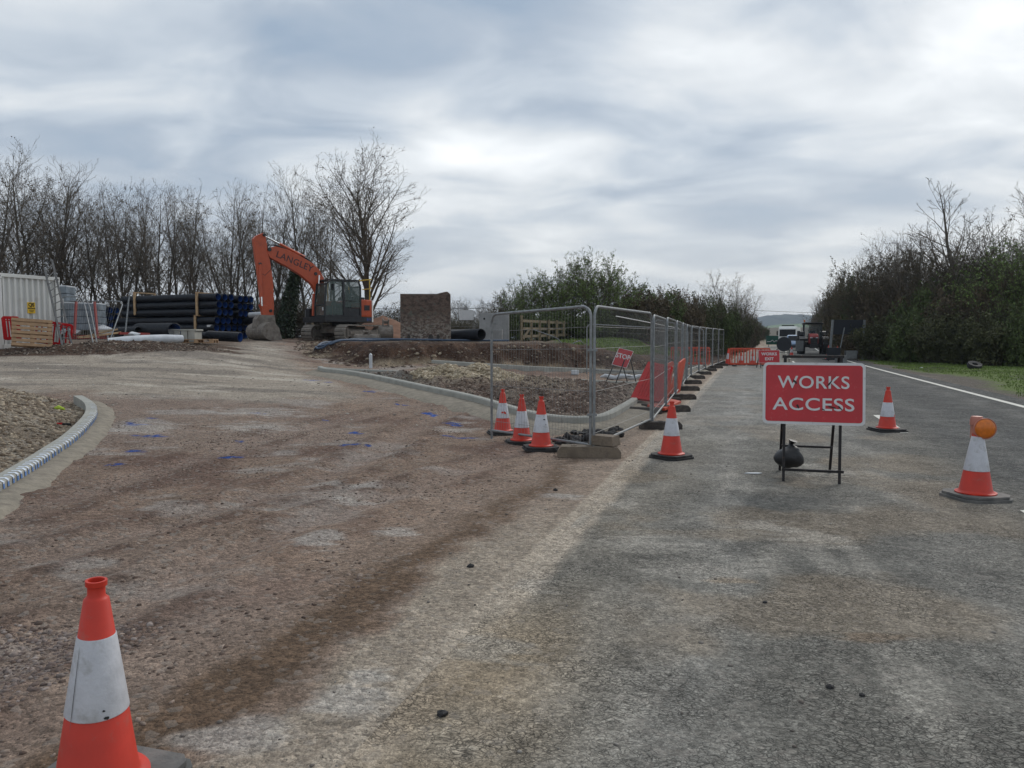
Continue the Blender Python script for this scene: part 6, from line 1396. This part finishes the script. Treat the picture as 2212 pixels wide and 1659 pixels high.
# grass tufts
def tufts(name, n, xr, yr, mask, hgt, label):
    x = rng.uniform(*xr, n); y = rng.uniform(*yr, n); k = mask(x, y); x, y = x[k], y[k]; z = H(x, y); m = len(x); a = rng.uniform(0, 6.28, m); h_ = hgt*rng.uniform(.5, 1.2, m); w = .012+.004*y/10
    dx, dy = np.cos(a)*w, np.sin(a)*w; lx, ly = rng.normal(0, .4, m)*h_, rng.normal(0, .4, m)*h_
    V = np.stack([np.c_[x-dx, y-dy, z-.01], np.c_[x+dx, y+dy, z-.01], np.c_[x+lx, y+ly, z+h_]], 1).reshape(-1, 3); o = np_mesh(name, V, np.arange(3*m).reshape(-1, 3), 'grass', smooth=False); tag(o, label, kind='stuff')
M['grass'] = pmat('grass_blades', (0.14, 0.20, 0.040), .8, var=.4, vscale=1.0)
def layv(x, y): q = P(1975, 805, 30); return np.exp(-(((x-q.x)*.955-(y-q.y)*.297)/2.4)**2)*np.exp(-(((x-q.x)*.297+(y-q.y)*.955)/6.5)**2)
tufts('grass', 90000, (9, 40), (14, 60), lambda x, y: (road_s(x, y) < -8.7+.4*np.sin(y)) & (road_s(x, y) > -16) & (layv(x, y)+.2*fbm(x, y, .4, 3, 7) < .42), .06, 'short grass on the right-hand verge')
tufts('grass', 26000, (1, 16), (30, 52), lambda x, y: (poly_dist(x, y, bank) > 1.0) & (x > 2) & (fbm(x, y, 1.6, 4, 133)+.10*sst(2, 6, x) > .46), .10, 'rough grass on top of the soil mound')
# dark thing on the verge, litter
q = G(2105, 797); b = MB(); b.lathe([(.13, -.09), (.30, -.11), (.33, 0), (.30, .11), (.13, .09)], 20, closed=True); o = b.build('tyre', 'rubber', smooth=True); o.location = (q.x, q.y, q.z+.16); o.rotation_euler = (R(25), 0, 0); tag(o, 'dark discarded tyre lying on the right-hand verge', 'tyre')
for i, (u, v, s_, lab) in enumerate([(3300*.5422+880*.2287, 1400*.5422+157*.2287, .12, 'white litter on the far edge of the muddy verge'), (1974, 816, .08, 'small pale litter on the right-hand grass')]):
    q = G(u, v); b = MB(); b.add([(IV[k]*np.array([1, .7, .4])*random.uniform(.6, 1.2)*s_).tolist() for k in range(len(IV))], [tuple(f) for f in IF]); o = b.build('litter', 'filmw'); o.location = q+Vector((0, 0, .02)); tag(o, lab, 'litter')
q = march(lambda x, y: 0*x, 1627, 1024); b = MB(); b.prism([(-.1, 0), (-.05, .03), (.05, .035), (.11, .01), (.06, -.03), (-.04, -.025)], .004, .012, 'XY'); o = b.build('paper_scrap', 'filmw'); o.location = (q.x, q.y, .0); tag(o, 'small white scrap lying flat on the asphalt left of the sign frame', 'litter')

# ------------------------------------------------------------------ far land
def ridge(name, prof, d, thick, mat, jag, seed, base=-30):
    us = np.arange(prof[0][0], prof[-1][0], (prof[-1][0]-prof[0][0])/260); vs = np.interp(us, [p[0] for p in prof], [p[1] for p in prof]); V = []; ny = 14
    for j in range(ny):
        f = j/(ny-1)
        for u, v in zip(us, vs):
            dd = d+thick*(f-.5)*2; x = (u-CX)/F*d; top = CAMH+(727-v)/F*d; pr = math.sin(math.pi*min(max(f, 0), 1))**.7 if 0 < f < 1 else 0
            nzv = float(vn(np.array([x/jag[0]]), np.array([f*9.0]), seed)[0])*jag[1]; V.append((x, dd, base+(top-base)*pr+nzv*pr))
    o = np_mesh(name, np.array(V), grid_faces(len(us), ny), mat); tag(o, kind='structure'); return o
M['woodhill'] = pmat('wooded_hillside', (0.035, 0.045, 0.030), .95, var=.4, vscale=.02); M['fieldg'] = pmat('green_field', (0.10, 0.15, 0.05), .95, var=.15, vscale=.01); M['fieldb'] = pmat('rough_brown_field', (0.085, 0.070, 0.045), .95, var=.3, vscale=.05)
ridge('hill', [(900,735),(1300,722),(1500,700),(1630,689),(1660,684),(1690,681.5),(1720,682.5),(1760,684.5),(1830,690),(2000,700),(2300,712)], 2400, 420, 'woodhill', (14, 7), 5)
ridge('green_field', [(1300,735),(1600,716),(1680,702.5),(1730,701),(1800,704),(2000,715)], 1500, 300, 'fieldg', (200, 3), 6)
ridge('brown_field', [(1250,738),(1500,722),(1600,713),(1680,709.5),(1760,709),(1900,716),(2300,725)], 480, 90, 'fieldb', (8, 1.2), 8, base=-6)
# overhead line
b = MB(); b.tube([P(1500,655,260), P(1640,671,255), P(1760,676,250), P(1900,676,245)], .05, 4); o = b.build('overhead_line', 'hose'); tag(o, 'thin overhead power line crossing the road far away', 'cable')

# ------------------------------------------------------------------ vehicles
def U7(xz): return (2850+xz/3.687)*.5422
def V7(yz): return (1200+yz/3.687)*.5422
D = 71.0; tx = (U7(1425)-CX)/F*D; tr = thing('tractor', 'dark tractor with a red bonnet facing the camera on the road', 'tractor', (tx, D, 0), R(-22+4))
# local: -Y faces the camera
def wheel(x, y, r, w, nm='wheel'):
    b = MB(); b.lathe([(r*.55, -w/2), (r*.93, -w/2), (r, -w*.35), (r, w*.35), (r*.93, w/2), (r*.55, w/2)], 28, axis='X', c=(x, y, r), closed=True)
    for k in range(22):
        a = 2*math.pi*k/22
        for sx in (-1, 1): b.box((x+sx*w*.24, y+math.cos(a+sx*.07)*(r+.02), r+math.sin(a+sx*.07)*(r+.02)), (w*.48, .05, .08), Matrix.Rotation(a+math.pi/2, 3, 'X'))
    o = b.build(nm, 'rubber', tr); b = MB(); b.lathe([(0, -w*.2), (r*.5, -w*.3), (r*.56, -w*.45), (r*.56, w*.45), (r*.5, w*.3), (0, w*.2)], 20, axis='X', c=(x, y, r)); b.build('rim', 'tred', o, smooth=True)
for sx in (-1, 1): wheel(sx*.98, 1.35, .98, .62); wheel(sx*.98, -1.25, .72, .50)
b = MB(); b.prism([(-1.75, .95), (-1.75, 1.45), (-1.6, 1.72), (-.9, 1.86), (.35, 1.90), (.35, .95)], -.38, .38, 'YZ'); bn = b.build('bonnet', 'tred', tr, bevel=.08)
b = MB(); b.box((0, -1.76, 1.25), (.62, .04, .55)); b.box((0, -1.0, .85), (.55, 1.9, .45)); b.build('grille', 'exdark', bn, bevel=.02)
b = MB(); b.box((0, .2, .8), (.6, 2.6, .5)); b.box((0, -1.25, .72), (1.5, .22, .22)); b.box((0, 1.35, .95), (1.5, .3, .3)); b.box((0, -1.95, .75), (.7, .3, .35)); b.build('chassis', 'exdark', tr, bevel=.03)
cabp = [(.15, 1.15), (.05, 1.5), (.25, 2.72), (1.75, 2.72), (1.85, 1.3)]
b = MB()
for sx in (-.78, .78):
    for i in range(len(cabp)):
        a_, c_ = cabp[i], cabp[(i+1) % len(cabp)]; k = .96 if i in (2, 3) else 1; b.beam((sx, a_[0], a_[1]), (sx*.96, c_[0], c_[1]), .08, .08)
    b.beam((sx, 1.0, 1.2), (sx*.96, 1.0, 2.72), .06, .06)
b.box((0, .12, 1.28), (1.5, .08, .3)); b.build('cab_frame', 'exdark', tr)
b = MB(); b.box((0, 1.0, 2.80), (1.80, 1.85, .16)); b.box((0, .05, 2.74), (1.5, .14, .07)); b.build('roof', 'exdark', tr, bevel=.06)
b = MB(); b.box((0, .06, 2.885), (1.35, .5, .03)); b.build('roof_edge', 'signgrey', tr)
b = MB(); b.add([(-.74, .08, 1.5), (.74, .08, 1.5), (.70, .26, 2.68), (-.70, .26, 2.68)], [(0, 1, 2, 3)]); b.build('windscreen', 'wscreen', tr)
for sx in (-1, 1):
    b = MB(); b.prism([(.55, 1.75), (.75, 2.02), (1.3, 2.12), (1.95, 2.0), (2.25, 1.6), (2.2, 1.58), (1.9, 1.93), (1.3, 2.04), (.8, 1.95), (.6, 1.73)], sx*.98-.32, sx*.98+.32, 'YZ'); b.build('mudguard', 'exdark', tr)
    b = MB(); b.prism([(-1.85, 1.38), (-1.6, 1.56), (-1.2, 1.6), (-.7, 1.5), (-.7, 1.47), (-1.2, 1.56), (-1.6, 1.52)], sx*.98-.27, sx*.98+.27, 'YZ'); b.build('mudguard', 'exdark', tr)
    b = MB(); b.box((sx*1.22, .25, 1.98), (.22, .08, .30)); b.beam((sx*.8, .2, 1.95), (sx*1.15, .25, 1.95), .04, .04); b.build('mirror', 'exdark', tr)
    b = MB(); b.box((sx*.24, -1.775, 1.50), (.2, .03, .09)); b.build('headlight', 'clear', tr)
b = MB(); b.lathe([(.07, 0), (.07, .14), (.05, .19), (0, .2)], 12, c=(-.72, .9, 2.96)); b.tube([(-.72, .9, 2.8), (-.72, .9, 2.97)], .025, 6); b.build('beacon', 'amber', tr, smooth=True)
b = MB(); b.tube([(.42, -.1, 1.6), (.42, -.1, 2.35)], .05, 8); b.build('exhaust', 'exdark', tr)
# driver
def person(label, loc, rz):
    vs = [(0, 0, .0), (0, -.01, .18), (0, -.02, .38), (0, -.03, .50), (0, -.04, .57), (0, -.05, .66), (0, -.06, .75),
          (.17, -.03, .48), (.23, -.18, .24), (.13, -.42, .26), (-.17, -.03, .48), (-.23, -.18, .24), (-.13, -.42, .26),
          (.10, -.04, -.02), (.13, -.45, .02), (.13, -.50, -.40), (-.10, -.04, -.02), (-.13, -.45, .02), (-.13, -.50, -.40)]
    es = [(0, 1), (1, 2), (2, 3), (3, 4), (4, 5), (5, 6), (3, 7), (7, 8), (8, 9), (3, 10), (10, 11), (11, 12), (0, 13), (13, 14), (14, 15), (0, 16), (16, 17), (17, 18)]
    rd = [.15, .15, .16, .11, .055, .095, .085, .07, .05, .035, .07, .05, .035, .09, .07, .05, .09, .07, .05]
    me = bpy.data.meshes.new('person'); me.from_pydata(vs, es, []); tmp = bpy.data.objects.new('tmp', me); C.objects.link(tmp)
    m = tmp.modifiers.new('s', 'SKIN'); m2_ = tmp.modifiers.new('u', 'SUBSURF'); m2_.levels = 1; m2_.render_levels = 1
    for i, r_ in enumerate(rd): me.skin_vertices[0].data[i].radius = (r_, r_*.85)
    me.skin_vertices[0].data[0].use_root = True; bpy.context.view_layer.update()
    me2 = bpy.data.meshes.new_from_object(tmp.evaluated_get(bpy.context.evaluated_depsgraph_get())); bpy.data.objects.remove(tmp)
    me2.materials.clear(); me2.materials.append(M['cloth']); me2.materials.append(M['skin'])
    for p_ in me2.polygons: p_.material_index = 1 if p_.center.z > .56 or (p_.center.y < -.40 and p_.center.z > .15) else 0; p_.use_smooth = True
    o = link('person', me2); o.location = loc; o.rotation_euler = (0, 0, rz); tag(o, label, 'person'); return o
person('person in dark clothes sitting behind the tractor windscreen', tr.matrix_basis @ Vector((0, 1.15, 1.62)), R(-18))
b = MB(); b.box((0, 1.25, 1.45), (.5, .5, .25)); b.box((0, 1.48, 1.85), (.48, .12, .6)); b.build('seat', 'seat', tr, bevel=.04); b = MB(); b.lathe([(.2, 0), (.215, .02), (.2, .03)], 20, c=(0, .62, 1.82), closed=True); b.tube([(0, .62, 1.82), (0, .4, 1.4)], .03, 6); b.build('steering_wheel', 'exdark', tr)
# truck
D = 112; x = (U7(1068)-CX)/F*D; lo = thing('lorry', 'white lorry behind the tractor, partly hidden by the round sign', 'lorry', (x, D, 0), R(-24))
b = MB(); b.prism([(-2.2, .5), (-2.25, 1.6), (-2.05, 2.75), (-1.7, 3.05), (0, 3.05), (0, .5)], -1.2, 1.2, 'YZ'); cbn = b.build('cab', 'white', lo, bevel=.08)
b = MB(); b.prism([(-2.275, 1.62), (-2.10, 2.62), (-2.06, 2.62), (-2.2, 1.62)], -1.08, 1.08, 'YZ'); b.build('windscreen', 'seat', cbn)
b = MB(); b.box((0, -2.27, 1.12), (1.7, .04, .55)); b.box((0, -2.22, .6), (2.3, .15, .35)); b.build('grille', 'exdark', cbn)
for sx in (-1, 1):
    b = MB(); b.box((sx*.9, -2.31, .68), (.32, .04, .2)); b.build('headlight', 'clear', cbn)
    b = MB(); b.lathe([(0, -.15), (.5, -.15), (.5, .15), (0, .15)], 18, axis='X', c=(sx*1.05, -1.1, .5)); b.build('wheel', 'rubber', lo)
    b = MB(); b.box((sx*1.38, -2.1, 2.1), (.2, .1, .6)); b.build('mirror', 'exdark', cbn)
b = MB(); b.box((0, 3.6, 1.75), (2.4, 6.8, 2.4)); b.build('body', 'white', lo, bevel=.04)
b = MB(); b.box((0, -1.3, 3.18), (1.7, .3, .14)); b.build('light_bar', 'exdark', lo)
# pale blue car
D = 90; x = (U7(1166)-CX)/F*D; ca = thing('car', 'pale blue car between the lorry and the tractor with bright headlamp', 'car', (x, D, 0), R(-22))
b = MB(); b.prism([(-2.0, .35), (-2.05, .75), (-1.85, .98), (-1.0, 1.12), (-.35, 1.72), (1.2, 1.80), (2.0, 1.2), (2.05, .35)], -.88, .88, 'YZ'); cb = b.build('body', 'bluecar', ca, bevel=.10)
b = MB(); b.prism([(-1.0, 1.15), (-.42, 1.68), (-.38, 1.66), (-.95, 1.12)], -.74, .74, 'YZ'); b.build('windscreen', 'seat', cb)
for sx in (-1, 1):
    b = MB(); b.box((sx*.66, -2.04, .80), (.30, .05, .16)); b.build('headlight', 'lamp', cb)
    for y in (-1.3, 1.3): b = MB(); b.lathe([(0, -.1), (.32, -.1), (.32, .1), (0, .1)], 16, axis='X', c=(sx*.82, y, .32)); b.build('wheel', 'rubber', ca)
b = MB(); b.box((0, -2.06, .5), (1.2, .04, .2)); b.build('grille', 'exdark', cb)

# ------------------------------------------------------------------ other signs down the road
D = 48; x = (U7(1005)-CX)/F*D; rs_ = thing('round_sign', 'dark back of a round sign on a low frame in front of the lorry', 'sign', (x, D, 0), R(-4)); zc = CAMH+(727-V7(630))/F*D
b = MB(); b.lathe([(0, 0), (.44, 0), (.455, .01), (.455, .03), (.43, .035), (0, .03)], 36, axis='Y', c=(0, 0, zc)); b.box((0, -.02, zc+.12), (.82, .03, .03)); b.build('plate', 'signback', rs_, smooth=False)
for sx in (-.38, .32): b = MB(); b.beam((sx, 0, 0), (sx, 0, zc), .035, .035); b.build('leg', 'frame', rs_)
b = MB(); b.beam((-.4, 0, .62), (.34, 0, .62), .03, .03); b.build('cross_bar', 'frame', rs_)
D = 53; x0, x1 = (U7(1690)-CX)/F*D, (U7(2160)-CX)/F*D; zt, zb = CAMH+(727-V7(275))/F*D, CAMH+(727-V7(488))/F*D
bs = thing('direction_sign', 'large dark back of a direction sign on two steel posts at the right', 'sign', ((x0+x1)/2, D, 0)); w = x1-x0
b = MB(); b.box((0, 0, (zt+zb)/2), (w, .05, zt-zb)); b.build('plate', 'signback', bs)
for sx, ln in ((-w/2+.02, .35), (w/2-.02, 0)): b = MB(); b.beam((sx-ln*.4, -.1, 0), (sx+.05, -.07, zt+.0), .13, .11); b.build('post', 'galv', bs)
b = MB(); b.beam((0, 0, 0), (.14*5, 0, 4.0*.55), .08, .08); o = b.build('leaning_post', 'galv'); o.location = ((U7(1800)-CX)/F*52, 52, 0); o.scale = (.55, 1, 1.0); tag(o, 'grey post leaning right between the dark sign back and the grass', 'post')
D = 50; x = (U7(1790)-CX)/F*D; tb = thing('road_plate', 'low dark rectangular sign back standing beside the right-hand cones', 'sign', (x, D+.6, 0)); b = MB(); b.box((0, 0, .47), (.92, .06, .82)); b.build('plate', 'signback', tb, bevel=.02)
for sx in (-.35, .35): b = MB(); b.beam((sx, -.05, 0), (sx, .02, .6), .05, .05); b.build('leg', 'frame', tb)
b = MB(); b.box((0, 0, .22), (.6, .35, .44)); o = b.build('grey_box', 'signgrey', bevel=.03); o.location = ((U7(1843)-CX)/F*47, 47, 0); tag(o, 'small grey box at the foot of the low dark sign back', 'box')
D = 50.5; q = onG(U7(1983), D); gs_ = thing('small_sign', 'small grey sign back on thin legs standing on the verge', 'sign', q); b = MB(); b.box((0, 0, .42), (.86, .03, .52)); b.build('plate', 'signgrey', gs_)
for sx in (-.38, .38): b = MB(); b.beam((sx, -.1, -.15), (sx, .0, .7), .03, .03); b.build('leg', 'frame', gs_)
b = MB(); b.beam((-.38, -.05, .1), (.38, -.05, .1), .03, .03); b.build('cross_bar', 'frame', gs_)
D = 118; x = (U7(848)-CX)/F*D; gn = thing('direction_sign', 'green direction sign with a white junction symbol beside the road ahead', 'sign', (x, D, 0), R(0)); zc = CAMH+(727-V7(572))/F*D
b = MB(); b.box((0, 0, zc), (2.25, .06, 1.35)); pl = b.build('plate', 'green', gn)
b = MB(); b.tube([(-1.0, -.05, zc-.25), (-.45, -.05, zc-.22), (-.2, -.05, zc+.02), (.08, -.05, zc-.28), (.35, -.05, zc-.08), (.95, -.05, zc-.25)], .055, 5); b.build('symbol', 'signw', pl)
for sx in (-.7, .7): b = MB(); b.beam((sx, .06, 0), (sx, .06, zc), .09, .09); b.build('post', 'galv', gn)
D = 56; b = MB(); q = onG(U7(1675), D); b.box((0, 0, .55), (.62, .05, .85)); o = b.build('white_plate', 'signgrey'); o.location = (q.x, D+6, .3); tag(o, 'pale plate on the sign post behind the cones', 'sign')
def far_cone(u, v, lab, **k):
    q = gp(u, v); return make_cone(lab, loc=(q.x, q.y, max(q.z, 0)), rot=(0, 0, random.uniform(0, 1)), group=g, **k)
far_cone(1573, 789, 'small far cone at the left end of the orange slotted barrier', h=.95, sl=(.34, .66), wide=.28)
far_cone(U7(375), V7(942), 'small far cone behind the left part of the orange slotted barrier')
far_cone(U7(545), V7(944), 'small far cone behind the right part of the orange slotted barrier')
far_cone(U7(1120), V7(800), 'far cone with no sleeve visible, left of the tractor wheel')
far_cone(U7(1660), V7(858), 'far cone right of the tractor, beside the low dark sign back', h=1.0, wide=.35, sl=(.40, .72))
far_cone(U7(1790), V7(862), 'far cone at the end of the low dark sign back', h=.95, sl=(.30, .70))

# ------------------------------------------------------------------ haze
hm = bpy.data.materials.new('haze'); hm.use_nodes = True; t = hm.node_tree; t.nodes.clear(); o_ = t.nodes.new('ShaderNodeOutputMaterial'); pv = t.nodes.new('ShaderNodeVolumePrincipled')
pv.inputs['Color'].default_value = (.62, .74, .90, 1); pv.inputs['Density'].default_value = .00022; pv.inputs['Anisotropy'].default_value = .1; t.links.new(pv.outputs[0], o_.inputs['Volume'])
b = MB(); b.box((600, 1300, 45), (5200, 3600, 160)); hz_o = b.build('haze', hm); tag(hz_o, 'thin blue haze over the far hill', kind='stuff')
